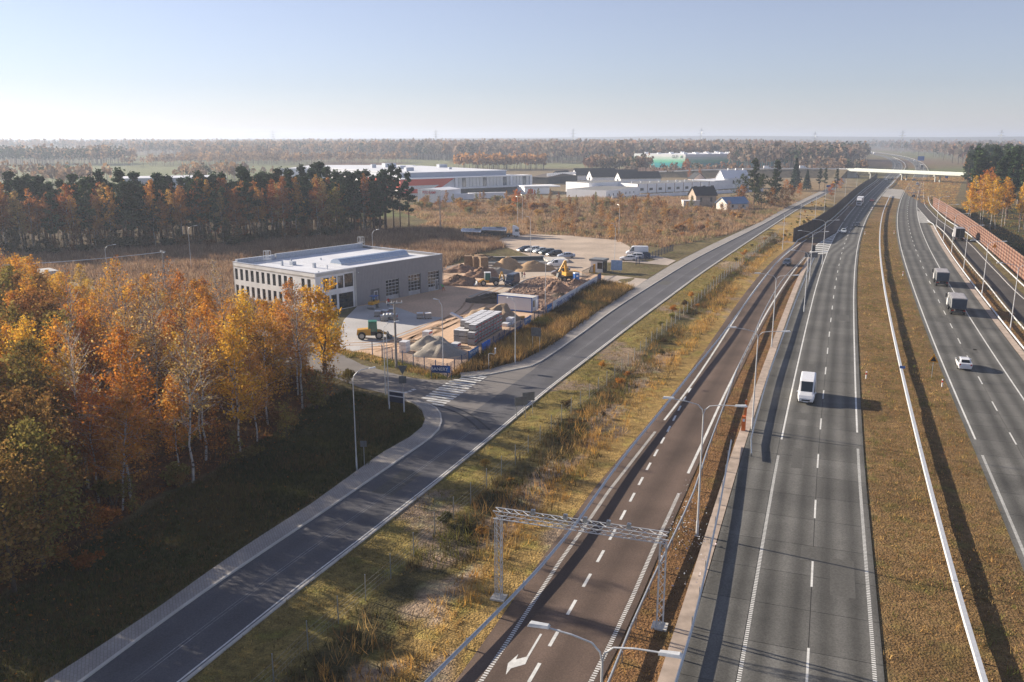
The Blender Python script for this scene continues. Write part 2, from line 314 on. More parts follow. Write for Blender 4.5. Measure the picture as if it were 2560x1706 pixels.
def ground_nodes(m):
    t = m.node_tree; N = t.nodes; Lk = t.links.new; b = N['Principled BSDF']; b.inputs['Roughness'].default_value = .95; b.inputs['Specular IOR Level'].default_value = .1
    at = N.new('ShaderNodeAttribute'); at.attribute_name = 'Col'; tc = N.new('ShaderNodeTexCoord'); c = at.outputs[0]
    for sc, lo, hi, det in ((.12, .75, 1.3, 4), (1.4, .62, 1.4, 6), (9, .6, 1.45, 6)):
        n = N.new('ShaderNodeTexNoise'); n.inputs['Scale'].default_value = sc; n.inputs['Detail'].default_value = det; n.inputs['Roughness'].default_value = .65
        Lk(tc.outputs['Object'], n.inputs[0]); r = N.new('ShaderNodeMapRange'); Lk(n.outputs[0], r.inputs[0])
        r.inputs[1].default_value = .32; r.inputs[2].default_value = .68; r.inputs[3].default_value = lo; r.inputs[4].default_value = hi
        x = N.new('ShaderNodeMix'); x.data_type = 'RGBA'; x.blend_type = 'MULTIPLY'; x.inputs[0].default_value = 1; Lk(c, x.inputs[6]); Lk(r.outputs[0], x.inputs[7]); c = x.outputs[2]
    g = N.new('ShaderNodeTexNoise'); g.inputs['Scale'].default_value = .35; g.inputs['Detail'].default_value = 5; Lk(tc.outputs['Object'], g.inputs[0])
    r = N.new('ShaderNodeMapRange'); Lk(g.outputs[0], r.inputs[0]); r.inputs[1].default_value = .52; r.inputs[2].default_value = .72; r.inputs[3].default_value = 0; r.inputs[4].default_value = .5
    x = N.new('ShaderNodeMix'); x.data_type = 'RGBA'; x.blend_type = 'MULTIPLY'; Lk(r.outputs[0], x.inputs[0]); Lk(c, x.inputs[6]); x.inputs[7].default_value = (.62, 1.05, .5, 1)
    Lk(x.outputs[2], b.inputs['Base Color'])
    n = N.new('ShaderNodeTexNoise'); n.inputs['Scale'].default_value = 6; n.inputs['Detail'].default_value = 8; Lk(tc.outputs['Object'], n.inputs[0])
    bp = N.new('ShaderNodeBump'); bp.inputs['Strength'].default_value = .9; bp.inputs['Distance'].default_value = .35; Lk(n.outputs[0], bp.inputs['Height']); Lk(bp.outputs[0], b.inputs['Normal'])
ground_nodes(GROUNDM)
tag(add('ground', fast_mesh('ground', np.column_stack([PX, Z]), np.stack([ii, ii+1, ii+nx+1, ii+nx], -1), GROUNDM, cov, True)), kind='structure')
# ------------------------------------------------------------------ road materials
def road_mat(name, col, track=.18, period=1.875, phase=.94, grain=.2, blot=.15, rnd=0.):
    m = M(name, col, .88, 0, grain, 9, .25, 60, .25, rnd, blot, .16); t = m.node_tree; N = t.nodes; Lk = t.links.new; b = N['Principled BSDF']
    src = b.inputs['Base Color'].links[0].from_socket; uv = N.new('ShaderNodeUVMap'); sp = N.new('ShaderNodeSeparateXYZ'); Lk(uv.outputs[0], sp.inputs[0])
    a = N.new('ShaderNodeMath'); a.operation = 'MULTIPLY_ADD'; a.inputs[1].default_value = 2*math.pi/period; a.inputs[2].default_value = -2*math.pi*phase/period; Lk(sp.outputs[0], a.inputs[0])
    cs = N.new('ShaderNodeMath'); cs.operation = 'COSINE'; Lk(a.outputs[0], cs.inputs[0])
    mp = N.new('ShaderNodeMapping'); mp.inputs['Scale'].default_value = (1.2, .03, 1); Lk(uv.outputs[0], mp.inputs[0])
    n = N.new('ShaderNodeTexNoise'); n.inputs['Scale'].default_value = 1.5; n.inputs['Detail'].default_value = 4; Lk(mp.outputs[0], n.inputs[0])
    k = N.new('ShaderNodeMath'); k.operation = 'MULTIPLY'; Lk(cs.outputs[0], k.inputs[0]); Lk(n.outputs[0], k.inputs[1])
    r = N.new('ShaderNodeMapRange'); Lk(k.outputs[0], r.inputs[0]); r.inputs[1].default_value = -.5; r.inputs[2].default_value = .55; r.inputs[3].default_value = 1+track; r.inputs[4].default_value = 1-track
    x = N.new('ShaderNodeMix'); x.data_type = 'RGBA'; x.blend_type = 'MULTIPLY'; x.inputs[0].default_value = 1; Lk(src, x.inputs[6]); Lk(r.outputs[0], x.inputs[7]); Lk(x.outputs[2], b.inputs['Base Color'])
    return m
MWAY = road_mat('motorway_concrete', (.112, .11, .102), .3, grain=.24, blot=.2, rnd=.08); JOINT = M('joint_sealant', (.05, .048, .045), .9)
_n = MWAY.node_tree
SLIPM = road_mat('slip_asphalt', (.12, .085, .067), .2, 3.1, 1.5, blot=.25); SIDEM = road_mat('side_road_asphalt', (.105, .105, .115), .08, 3.0, 1.5)
SLIP2 = road_mat('dark_slip_asphalt', (.072, .066, .061), .1, 3.5, 1.7); PATCH = M('pale_asphalt', (.185, .172, .164), .9, 0, .1, 18, .2, 60, var2=.12, scale2=.25)
def pavers(name, col):
    m = M(name, col, .9, 0, .1, 14, 0, var2=.1, scale2=.4); t = m.node_tree; N = t.nodes; Lk = t.links.new; b = N['Principled BSDF']
    br = N.new('ShaderNodeTexBrick'); br.inputs['Scale'].default_value = 1; br.inputs['Brick Width'].default_value = .4; br.inputs['Row Height'].default_value = .2; br.inputs['Mortar Size'].default_value = .012
    br.inputs['Color1'].default_value = (1, 1, 1, 1); br.inputs['Color2'].default_value = (.86, .86, .86, 1); br.inputs['Mortar'].default_value = (.6, .58, .55, 1)
    tc = N.new('ShaderNodeTexCoord'); mp = N.new('ShaderNodeMapping'); mp.inputs['Rotation'].default_value = (0, 0, math.radians(66)); Lk(tc.outputs['Object'], mp.inputs[0]); Lk(mp.outputs[0], br.inputs[0])
    src = b.inputs['Base Color'].links[0].from_socket; x = N.new('ShaderNodeMix'); x.data_type = 'RGBA'; x.blend_type = 'MULTIPLY'; x.inputs[0].default_value = 1
    Lk(src, x.inputs[6]); Lk(br.outputs[0], x.inputs[7]); Lk(x.outputs[2], b.inputs['Base Color']); return m
PAVER = pavers('paving_blocks', (.36, .335, .31))
SAND = M('yard_sand', (.62, .43, .29), .95, 0, .14, 2.2, .5, 8, var2=.16, scale2=.12)
# ------------------------------------------------------------------ motorway: joint-coloured bed, concrete slabs laid on it, paint on top
def carriageway(name, line, outer, inner, cuts, y_slab):
    Lp, Rp = (outer, inner) if outer[0][0] < inner[0][0] else (inner, outer)
    bed = strip(name, Lp, Rp, .03, JOINT)
    ln = upto(line, 0, y_slab); S_ = arclen(ln); n = int(S_[-1]/5.0); q = resample(ln, np.arange(n+1)*5.0); o0 = np.hypot(*(resample(outer, np.array([0.]))-q[0]).T)
    for k in range(len(cuts)-1):
        a, b = cuts[k], cuts[k+1]; A, B = off(q, a+.02), off(q, b-.02); t = tangents(q)
        for i in range(n):
            p0, p1, p2, p3 = A[i]+t[i]*.02, B[i]+t[i]*.02, B[i+1]-t[i+1]*.02, A[i+1]-t[i+1]*.02
            mb = MB().hexa([(*p, .03) for p in (p0, p1, p2, p3)], [(*p, .05) for p in (p0, p1, p2, p3)]); me = mb.mesh('concrete_slab', MWAY)
            uv = me.uv_layers.new(name='UVMap'); U = {0: a, 1: b, 2: b, 3: a}
            for l in me.loops: v_ = l.vertex_index % 4; uv.data[l.index].uv = (U[v_], (i + (v_ > 1))*5.0)
            add('concrete_slab', me, bed)

    iy = np.searchsorted(line[:, 1], q[-1][1]); far = strip('far_slabs', Lp[iy-1:], Rp[iy-1:], .042, MWAY, bed); far['kind'] = 'stuff'

    return bed
mwL = carriageway('motorway_toward_camera', CD, C_OUT, C_IN, [-7.15, -3.9, 0, 4.3], 225)
mwR = carriageway('motorway_away_from_camera', ED, E_OUT, E_IN, [-4.3, 0, 3.9, 7.15], 250)
ZP = .056
dashes('lane_dash', CD, 6.4, 560, 12, 4, .15, ZP, WHITE, mwL); dashes('lane_dash', ED, 1.5, 560, 12, 4, .15, ZP, WHITE, mwR)
def solid(line, w, parent, z=ZP, y0=0, y1=2300, name='edge_line'): a = upto(line, y0, y1); return strip(name, off(a, -w/2), off(a, w/2), z, WHITE, parent)
def ribbed(line, w, y0, y1, parent, z=ZP, pitch=.24, bar=.13):
    a = upto(line, y0, y1); n = int(arclen(a)[-1]/pitch); s = np.arange(n)*pitch; p = resample(a, s); q = resample(a, s+bar)
    A, B, Cq, D = off(p, -w/2), off(p, w/2), off(q, w/2), off(q, -w/2); v = np.stack([A, B, Cq, D], 1).reshape(-1, 2); v = np.column_stack([v, np.full(len(v), z)])
    o = add('ribbed_edge_line', fast_mesh('ribbed_edge_line', v, np.arange(len(v)).reshape(-1, 4), WHITE), parent); o['kind'] = 'stuff'
for ln, p_ in ((CL, mwL), (CR, mwL), (EL, mwR)): ribbed(ln, .24, 0, 84, p_); solid(ln, .19, p_, y0=84, y1=330 if ln is CL else 2300)
solid(ER, .19, mwR)
solid(off(CD, -3.75), .24, mwL, y0=330, y1=2300)
for bed, line, o_, y1 in ((mwL, C_OUT, -.55, 235), (mwR, E_OUT, .55, 318)):
    a = upto(line, 0, y1); g = strip('gutter', off(a, o_-.5), off(a, o_+.5), .06, M('gutter_concrete', (.42, .34, .28), .9, 0, .2, 1.2, var2=.15), bed)
# hatched gores
def hatch(Lb, Rb, y0, y1, step, parent, skew):
    y = y0
    while y < y1:
        f = lambda ln, yy: np.array([np.interp(yy, ln[:, 1], ln[:, 0]), yy])
        a, b, c, d = f(Lb, y+skew), f(Rb, y), f(Rb, y+step*.45), f(Lb, y+step*.45+skew)
        if b[0]-a[0] > .3: MB().face([(*a, ZP+.004), (*b, ZP+.004), (*c, ZP+.004), (*d, ZP+.004)]).build('hatch_bar', WHITE, parent)
        y += step
# slip roads
Btip = np.array([[120.2, 309]]); i_ = CL[:, 1] > 309
Bleft = np.vstack([off(BL, -1.4), upto(off(N1, 1.0), 270, 690)]); Bright = np.vstack([off(BR, .55), Btip, upto(off(CD, -4.0), 309, 690)])
slipL = ngon('slip_road_toward_camera', np.vstack([Bleft, Bright[::-1]]), .022, SLIPM)
def planar_uv(o, line):
    uv = o.data.uv_layers.new(name='UVMap'); 
    for l in o.data.loops: v_ = o.data.vertices[l.vertex_index].co; uv.data[l.index].uv = (v_.x*.93-v_.y*.36, v_.y)
planar_uv(slipL, None)
Bedge = np.vstack([BL, upto(off(N1, 2.2), 276, 690)])
ribbed(BL, .28, 0, 92, slipL, .03); solid(Bedge, .26, slipL, .03, 92, 690); ribbed(BR, .28, 0, 76, slipL, .03); solid(BR, .26, slipL, .03, 76, 262)
BD = dense([(-.4, 40.7), (1.3, 45.2), (2.6, 48.7), (5.3, 56), (8, 63.4), (10.6, 70.8), (13.2, 78.2), (15.8, 85.5), (18.4, 92.9), (20.9, 100.1), (23.4, 106.8)], 3)
dashes('lane_dash', BD, 3.9, 80, 3.9, 2.0, .22, .03, WHITE, slipL)
ngon('arrow_marking', GP([(1160+x/3.365, 1240+y/3.365) for x, y in ((640, 1163), (658, 1167), (545, 1357), (515, 1420), (395, 1455), (352, 1508), (370, 1412), (457, 1336), (437, 1380), (525, 1357))]), .031, WHITE, slipL)
hatch(np.vstack([upto(BR, 0, 263), Btip]), np.vstack([upto(CL, 0, 320)]), 236, 306, 4.6, slipL, -3.0)
strip('gore_line', off(np.vstack([upto(BR, 245, 263), Btip]), -.12), off(np.vstack([upto(BR, 245, 263), Btip]), .12), ZP+.002, WHITE, slipL)
ngon('gore_pavement', np.vstack([upto(BR, 236, 264), Btip, upto(CL, 228, 309)[::-1]]), .046, MWAY, slipL)
Ftip = np.array([[184.5, 394.8]])
Fleft = np.vstack([off(FRAIL, .9), [(157, 324)], Ftip, upto(off(ED, 4.0), 400, 640)]); Fright = off(FLINE, .8)
slipR = ngon('slip_road_away_from_camera', np.vstack([Fleft, Fright[::-1]]), .022, SLIP2); planar_uv(slipR, None)
solid(FLINE, .22, slipR, .03, 0, 640); Fgl = np.vstack([[(157, 324)], Ftip]); hatch(upto(ER, 310, 400), Fgl, 322, 392, 4.4, slipR, 3.0)
strip('gore_line', off(Fgl, -.12), off(Fgl, .12), ZP+.002, WHITE, slipR); ngon('gore_pavement', np.vstack([upto(ER, 318, 395), Fgl[::-1]]), .046, MWAY, slipR)
# side road, branch road, junction
n_ = 180; sa = np.linspace(0, 1, n_); SKr = resample(SK, sa*arclen(SK)[-1]); SRr = resample(SR, sa*arclen(SR)[-1])
side = strip('side_road', SKr, SRr, .03, SIDEM)
solid(off(SR, -.22), .13, side, .036, 0, 500); SM = (SKr+SRr)/2
for d_ in (-.12, .12):
    for y0_, y1_ in ((0, 90), (118, 420)): solid(off(SM, d_+.2), .05, side, .036, y0_, y1_, 'centre_line').data.materials[0] = M('worn_paint', (.24, .24, .25), .85, 0, .3, 2, var2=.3, scale2=.3)
branch = ngon('branch_road', np.vstack([BRANCH_U, BRANCH_L[::-1]]), .016, PATCH)
JN = GP([(1025, 1131), (1075, 1096), (1095, 1075), (1102, 1055), (1096, 1030), (1075, 1014), (1040, 1003), (1130, 950.5), (1150, 947), (1190, 941), (1225, 937), (1275, 927), (1325, 917), (1350, 905), (1388, 877)])
mid = off(upto(SK, 88, 118), .5)[::-1]
ngon('junction_patch', np.vstack([JN, mid]), .033, PATCH, side)
for a in [((1122, 640), (1240, 660)), ((1070, 608), (1265, 638)), ((1020, 580), (1300, 618)), ((1060, 562), (1335, 595)), ((1095, 540), (1365, 575)), ((1125, 520), (1395, 555)), ((1160, 495), (1430, 532)), ((1190, 478), (1460, 515)), ((1225, 458), (1490, 490)), ((1255, 437), (1520, 470)), ((1290, 418), (1550, 450)), ((1335, 400), (1560, 430)), ((1400, 387), (1610, 412)), ((1490, 372), (1640, 392)), ((1580, 363), (1665, 378))]:
    p, q = [np.array(G(800+x/4, 850+y/4)) for x, y in a]; d = (q-p)/np.hypot(*(q-p)); nrm = np.array([-d[1], d[0]])*.24
    MB().face([(*(p-nrm), .043), (*(q-nrm), .043), (*(q+nrm), .043), (*(p+nrm), .043)]).build('crossing_stripe', WHITE, side)
for a in (((848, 530), (885, 520)), ((885, 520), (925, 508)), ((920, 503), (970, 492))):
    p, q = [np.array(G(800+x/4, 850+y/4)) for x, y in a]; d = (q-p)/np.hypot(*(q-p)); nrm = np.array([-d[1], d[0]])*.25; q = p+(q-p)*.7
    MB().face([(*(p-nrm), .024), (*(q-nrm), .024), (*(q+nrm), .024), (*(p+nrm), .024)]).build('give_way_dash', WHITE, branch)
DARKM = M('tyre_mark', (.05, .05, .055), .9, 0, .3, 8)
for pts in ([(-3.2, 88), (-5.2, 93), (-7.6, 96.4), (-10.5, 98.6)], [(-2.4, 89), (-4.6, 94), (-7.2, 97.4), (-10.3, 99.8)]):
    a = dense(pts, 1, 0); strip('tyre_mark', off(a, -.13), off(a, .13), .041, DARKM, side)
def pavement(name, A, B, z=.14):
    p = ngon(name, np.vstack([A, B[::-1]]), z, PAVER); a = dense(B, 1.2, .01); kb = MB(); ln = [(off(a, -.02), z+.012), (off(a, .16), z+.012), (off(a, .17), .02)]
    for (P0, z0), (P1, z1) in zip(ln[:-1], ln[1:]):
        for i in range(len(a)-1): kb.face([(*P0[i], z0), (*P1[i], z1), (*P1[i+1], z1), (*P0[i+1], z0)])
    kb.build('kerb', WCONC, p); a = dense(A, 1.2, .01); kb = MB()
    for i in range(len(a)-1): kb.face([(*a[i], z), (*a[i+1], z), (*a[i+1], -.3), (*a[i], -.3)])
    kb.build('edging', WCONC, p); return p
pavement('pavement_beside_grove', SWLO, SWLK); pavement('pavement_beside_yard', SWUO, SWUK)
a = upto(SR, 30, 470); kb = MB()
for (P0, z0), (P1, z1) in (((off(a, 0), .02), (off(a, .02), .1)), ((off(a, .02), .1), (off(a, .2), .1)), ((off(a, .2), .1), (off(a, .22), -.1))):
    for i in range(len(a)-1): kb.face([(*P0[i], z0), (*P1[i], z1), (*P1[i+1], z1), (*P0[i+1], z0)])
kb.build('kerb', WCONC, side)
# yard surfaces
yard = ngon('yard_ground', YARD, .03, SAND); ngon('parking_lot', LOT, .034, M('lot_gravel', (.46, .37, .29), .95, 0, .12, 1.5, .4, 10, var2=.2, scale2=.1))
ngon('concrete_apron', GP([(838, 866), (860, 800), (893, 767), (958, 757), (1000, 772), (1050, 790), (1108, 795), (1060, 818), (1010, 838), (985, 848), (945, 866), (880, 880)]), .05, M('apron_paving', (.46, .45, .44), .85, 0, .1, 5, var2=.12), yard)
ngon('yard_drive', GP([(1110, 668), (1190, 655), (1330, 648), (1400, 662), (1470, 690), (1400, 690), (1330, 692), (1290, 715), (1215, 757), (1170, 742), (1225, 720), (1250, 705), (1200, 690), (1110, 676)]), .045, M('yard_paving', (.5, .42, .34), .92, 0, .1, 2, var2=.12), yard)
ngon('access_drive', GP([(1500, 707), (1512, 690), (1545, 690), (1600, 697), (1640, 700), (1700, 668), (1625, 717), (1590, 722), (1540, 712)]), .04, M('drive_concrete', (.46, .39, .33), .92, 0, .1, 2, var2=.12))
ngon('second_drive', GP([(1560, 655), (1604, 634), (1640, 640), (1690, 652), (1670, 664)]), .04, MATS['drive_concrete'])
ngon('median_crossover', np.vstack([upto(off(CD, 4.3), 468, 556), upto(off(ED, -4.3), 450, 540)[::-1]]), .06, CONC)

# repaired patches
r_ = np.random.default_rng(12); REP = M('repair_patch_dark', (.099, .097, .09), .9, 0, .2, 6, var2=.1)
def patches(line, lo, hi, y0, y1, n, parent, z):
    a = upto(line, y0, y1); L = arclen(a)[-1]
    for i in range(n):
        s0 = (L-8)*r_.random()**1.3; ln = r_.uniform(1.5, 6); w = r_.uniform(.7, 2.2); o = r_.uniform(lo, hi-w); q = resample(a, np.linspace(s0, s0+ln, 4)); strip('repair_patch', off(q, o), off(q, o+w), z, REP, parent)
patches(CD, -3.5, 3.6, 44, 220, 7, mwL, .0525); patches(ED, -3.5, 3.6, 70, 240, 6, mwR, .0525); patches(SM, -2.6, 2.4, 45, 240, 4, side, .0325)
# ================================================================== BARRIERS
def gz(x, y): return float(hz(np.array([x]), np.array([y]))[0])
POSTME = MB().box(-.03, .03, -.06, .06, -.3, .72).mesh('post', GALV)
def guard_rail(label, line, side=1, every=4.0, wide=False, mat=None, z0=0.02):
    """W-beam on posts; side: which way the beam faces"""
    a = line; t = thing('guard_rail', label, 'guard rail', (float(a[0][0]), float(a[0][1]), 0)); o0 = np.array(a[0]); mb = MB()
    prof = [(.02, .42), (.09, .47), (.03, .545), (.03, .575), (.09, .65), (.02, .70), (-.03, .70), (-.03, .42)] if not wide else [(-.15, .42), (-.18, .5), (-.12, .57), (-.18, .65), (-.15, .75), (.15, .75), (.18, .65), (.12, .57), (.18, .5), (.15, .42)]
    rows = [off(a, side*p[0])-o0 for p in prof]; n = len(a); base = 0
    for k in range(len(prof)):
        for i in range(n): mb.v.append((*rows[k][i], prof[k][1]+z0))
    K = len(prof)
    for k in range(K):
        for i in range(n-1): mb.f.append((k*n+i, ((k+1) % K)*n+i, ((k+1) % K)*n+i+1, k*n+i+1)); mb.m.append(0)
    mb.build('rail_beam', mat or GALV, t)
    L = arclen(a)[-1]; s = np.arange(1, L, every); q = resample(a, s); tg = tangents(q); q = off(q, -side*.1 if not wide else 0)
    for p, d in zip(q[:280], tg): add('post', POSTME, t, (p[0]-o0[0], p[1]-o0[1], 0), math.atan2(-d[0], d[1]))
    return t
guard_rail('steel guard rail along the grass edge of the brown slip road', dense([(-8.3, 36), (-4.9, 43.6), (-.2, 52.6), (4.3, 62.3), (10.4, 78.1), (17.4, 94.8), (24, 110.8), (32.4, 130.8), (40.4, 150.6), (52.2, 179.9), (67, 216), (79, 243), (87, 262)], 3), 1)
guard_rail('steel guard rail between the brown slip road and the lamp post strip', dense([(3.3, 38), (5.6, 43.6), (7.6, 49.2), (9.9, 55.2), (12.6, 61.9), (16.1, 70.9), (19.6, 81.3), (25.3, 97.5), (30.6, 112.6), (38, 132), (46.4, 154.5), (59, 186), (71, 212), (80, 232)], 3), -1)
guard_rail('steel guard rail beside the concrete gutter, ending by the orange call box', dense([(7.4, 38), (9.4, 43.6), (11.4, 49), (13.1, 54), (15, 59.8), (17.2, 66.6), (19.7, 74.6), (22.6, 84)], 3), 1)
guard_rail('steel guard rail on the hard shoulder running up to the striped gore', dense([(23.6, 80), (24.8, 84.6), (28.8, 95.7), (34.3, 110.6), (41.6, 129.3), (52.3, 156.9), (65.4, 190), (83.1, 234)], 3), 1)
guard_rail('broad pale median crash barrier between the two carriageways', MS, 1, wide=True, mat=GALVL)
guard_rail('pale median crash barrier beyond the paved crossover', dense([(232, 540), (252, 580), (292, 664), (352, 790), (444, 990), (530, 1195), (625, 1445)]), 1, 12, True, GALVL)
guard_rail('pale guard rail on the shoulder beside the two tipper lorries', upto(off(E_OUT, 1.0), 38, 330), -1, mat=GALVL)
guard_rail('pale guard rail on the grass bank beside the dark slip road', upto(FRAIL, 60, 320), 1, mat=GALVL)
guard_rail('pale guard rail at the foot of the striped noise wall', off(upto(FLINE, 100, 470), 2.2), -1, mat=GALVL)
guard_rail('long guard rail at the foot of the dark noise wall', off(upto(N1, 263, 690), 1.2), 1, 6)
guard_rail('pale guard rail along the outer edge of the far curve', upto(off(E_OUT, 1.0), 700, 2000), -1, 16, mat=GALVL)
# ------------------------------------------------------------------ noise walls
BRWN = M('brown_board', (.125, .052, .035), .85, 0, .18, 1, rnd=.05); CREAM = M('cream_board', (.225, .135, .098), .85, 0, .15, 1, rnd=.05); DKW = M('shaded_noise_panel', (.045, .035, .032), .85, 0, .25, 1.5, rnd=.2)  # dark noise panels: the wall's unlit side is put into their colour
def noise_wall(name, label, line, h, mats, rows, gap=4.0, step_h=None):
    t = thing(name, label, 'noise wall', (float(line[0][0]), float(line[0][1]), 0)); o0 = np.array(line[0]); L = arclen(line)[-1]; n = int(L/gap); q = resample(line, np.arange(n+1)*gap)
    pm = MB().box(-.12, .12, -.12, .12, -.3, h+.15).mesh('post', STEELDK); protos = []
    mb = MB()
    for r in range(rows): d = .075 if r % 2 else .045; mb.box(0, 1, -d, d, r*h/rows, (r+1)*h/rows-.015, r % 2)
    pme = mb.mesh('wall_panel', mats)
    for i in range(n+1): d = q[min(i+1, n)]-q[min(i, n-1)]; add('post', pm, t, (*(q[i]-o0), 0), math.atan2(d[1], d[0]))
    for i in range(n):
        d = q[i+1]-q[i]; o = add('wall_panel', pme, t, (*(q[i]-o0), 0), math.atan2(d[1], d[0])); o.scale = (np.hypot(*d), 1, 1)
    return t
noise_wall('noise_wall', 'dark shaded noise wall with its near end beside the slip road', N1, 4.1, [DKW, M('shaded_noise_rib', (.06, .042, .036), .85, rnd=.15)], 10)
noise_wall('noise_wall', 'sunlit noise wall striped in red brown and cream boards', N2[::-1], 4.9, [BRWN, CREAM], 12)
# ------------------------------------------------------------------ lamps and poles
LAMPH = M('lamp_head', (.6, .62, .63), .4, .2)
def arm_curve(sx, reach, z, rise): return [(0, 0, z), (sx*.1, 0, z+rise*.45), (sx*.45, 0, z+rise*.82), (sx*reach*.55, 0, z+rise), (sx*reach, 0, z+rise*1.08)]
HEADME = MB().hexa([(-.5, -.15, -.03), (.45, -.17, -.03), (.45, .17, -.03), (-.5, .15, -.03)], [(-.45, -.1, .08), (.35, -.12, .1), (.35, .12, .1), (-.45, .1, .08)]).mesh('lamp_head', LAMPH)
def lamp(label, base, rz, h=10.3, arms=(-1, 1), reach=2.4, group=None, r=None, mat=None):
    r = r or (.085 if len(arms) > 1 else .065)
    x, y = base; z = gz(x, y)*.5; t = thing('street_lamp', label, 'street lamp', (x, y, z), rz, group)
    MB().cyl((0, 0, -.4), (0, 0, 1.3), r*1.35, r*1.3, 10).cyl((0, 0, 1.3), (0, 0, h), r, r*.62, 10).build('pole', mat or GALVL, t)
    for sx in arms:
        a = MB().tube(arm_curve(sx, reach, h-.05, .95), .04, 6).build('arm', mat or GALVL, t); hd = add('lamp_head', HEADME, t, (sx*(reach+.4), 0, h+1.0)); hd.scale = (1, 1, 1) if len(arms) > 1 else (.7, .7, .7); hd.rotation_euler = (0, -.08*sx, 0 if sx > 0 else math.pi)
    return t
for i, (b, h_) in enumerate([((3.7, 31.3), 10.2), ((14.8, 63.4), 10.2), ((26.2, 89.2), 10.2), ((39.5, 127.2), 10.2), ((53.4, 154.3), 10.2), ((65.7, 188), 10.2), ((78, 215), 10.2)]):
    lamp('double-arm lamp post, %s from the camera on the strip beside the brown slip road' % ORD[i], b, math.radians(-22), h_, group='double lamp posts on the slip road strip')
for i, p in enumerate([(2525, 829), (2454, 742), (2408, 681), (2378, 637), (2358, 602), (2340, 572)]):
    lamp('double-arm lamp post, %s from the camera on the bank beside the dark slip road' % ORD[i], G(*p), math.radians(-22), 10.2, group='double lamp posts on the bank by the striped wall')
for i, p in enumerate([(1956, 624), (1998, 582), (2037, 552), (2060, 533), (2085, 515), (2112, 497), (2140, 483)]):
    lamp('single-arm lamp post, %s from the camera between the side road and the dark noise wall' % ORD[i], G(*p), math.radians(160), 9.5, (1,), 1.4, 'lamp posts between side road and noise wall')
lamp('tall single-arm lamp post on the dark grass beside the grove', G(892, 1176), math.radians(20), 9.0, (1,), 1.5)
lamp('lamp post in the weeds beside the pavement bend with short bracket', G(1288, 911), math.radians(200), 8.6, (1,), .5)
lamp('thin lamp post at the yard corner behind the grey gravel heap', G(1108, 925), math.radians(160), 8.8, (1,), .6)
lamp('thin lamp post behind the white site cabin', G(1363, 783), math.radians(160), 9.5, (1,), .5)
lamp('thin lamp post beside the little gatehouse', G(1536, 664), math.radians(160), 9.5, (1,), .5)
lamp('thin lamp post at the end of the parked car row', G(1326, 640), math.radians(160), 9.5, (1,), .5)
lamp('grey lamp post before the grove corner, shorter of two side by side', G(964, 987), math.radians(15), 8.2, (1,), 1.3)
lamp('grey lamp post before the grove corner, nearer the white notice frame', G(972, 1011), math.radians(15), 8.6, (), 1)
lamp('lamp post rising from the yellow trees before the reeds', (-83.5, 176), math.radians(30), 8.6, (1,), 1.5)
lamp('lamp post beyond the yellow trees at the reed edge', (-77, 205), math.radians(30), 9.6, (1,), 1.5)
lamp('lamp post showing above the far parapet of the new building', (-32, 197), math.radians(40), 9.5, (1,), 1.2)
for i, p in enumerate([(1294, 560), (1306, 553), (1547, 590), (1700, 505), (1754, 515)]):
    lamp('thin pale pole standing in the brown brush, %s from the pine wood' % ORD[i], G(*p), math.radians(120), 9, (1,), .4, 'thin poles in the brush')
def utility(label, base, h, rz, arms=1, lights=False):
    t = thing('utility_pole', label, 'utility pole', (*base, 0), rz)
    MB().cyl((0, 0, -.3), (0, 0, h), .2, .13, 10).build('pole', M('pole_concrete', (.3, .28, .26), .9), t)
    MB().box(-1.1, 1.1, -.07, .07, h-.3, h-.15).build('crossarm', GALV, t)
    for x in (-1, -.35, .35, 1): MB().cyl((x, 0, h-.15), (x, 0, h+.12), .06, .04, 8).build('insulator', M('insulator_white', (.7, .7, .7), .2), t)
    if lights:
        MB().box(-1.5, 0, -.04, .04, h-2.1, h-2).build('floodlight_arm', GALV, t)
        for x in (-1.4, -.95, -.5): MB().cyl((x, -.1, h-1.85), (x, .2, h-1.8), .18, .2, 10).build('floodlight', LAMPH, t)
    return t
utility('tall grey utility pole with crossarm and floodlights at the yard edge', G(991, 919), 9.3, math.radians(15), lights=True)
utility('utility pole carrying the sagging cables over the yellow trees', (-62, 152), 11.5, math.radians(-50))
utility('dark twin-looking pole standing before the pine wood end', G(1101, 578), 12, 0)
cb = thing('power_cable', 'bundle of sagging pale cables running out over the grove', 'cable', (-62, 152, 11.3))
for k, d in enumerate((-.45, 0, .45)):
    p0 = Vector((d, d, 0)); p1 = Vector((-52+d, -42+d, 4.2)); MB().tube([p0.lerp(p1, s/16)+Vector((0, 0, -3.2*4*(s/16)*(1-s/16)*.55)) for s in range(17)], .055, 4).build('cable_strand', GALVL, cb)
# ------------------------------------------------------------------ gantry
gA = Vector((*G(1247, 1495), 0)); gB = Vector((*G(1649, 1567), 0)); gd = (gB-gA); gl = gd.length; gt = thing('gantry', 'lattice steel gantry spanning the brown slip road', 'gantry', gA, math.atan2(gd.y, gd.x))
def lattice(mb, p0, p1, w, h, seg, up=(0, 0, 1)):
    p0, p1, up = Vector(p0), Vector(p1), Vector(up); d = (p1-p0).normalized(); s = d.cross(up).normalized()
    cs = [s*w/2+up*h/2, s*w/2-up*h/2, -s*w/2-up*h/2, -s*w/2+up*h/2]
    for c in cs: mb.bar(p0+c, p1+c, .055, .055)
    n = max(2, int((p1-p0).length/seg))
    for i in range(n):
        a, b = p0+(p1-p0)*(i/n), p0+(p1-p0)*((i+1)/n)
        for k in range(4): mb.bar(a+cs[k], b+cs[(k+1) % 4], .028, .028)
    return mb
gh = 6.3
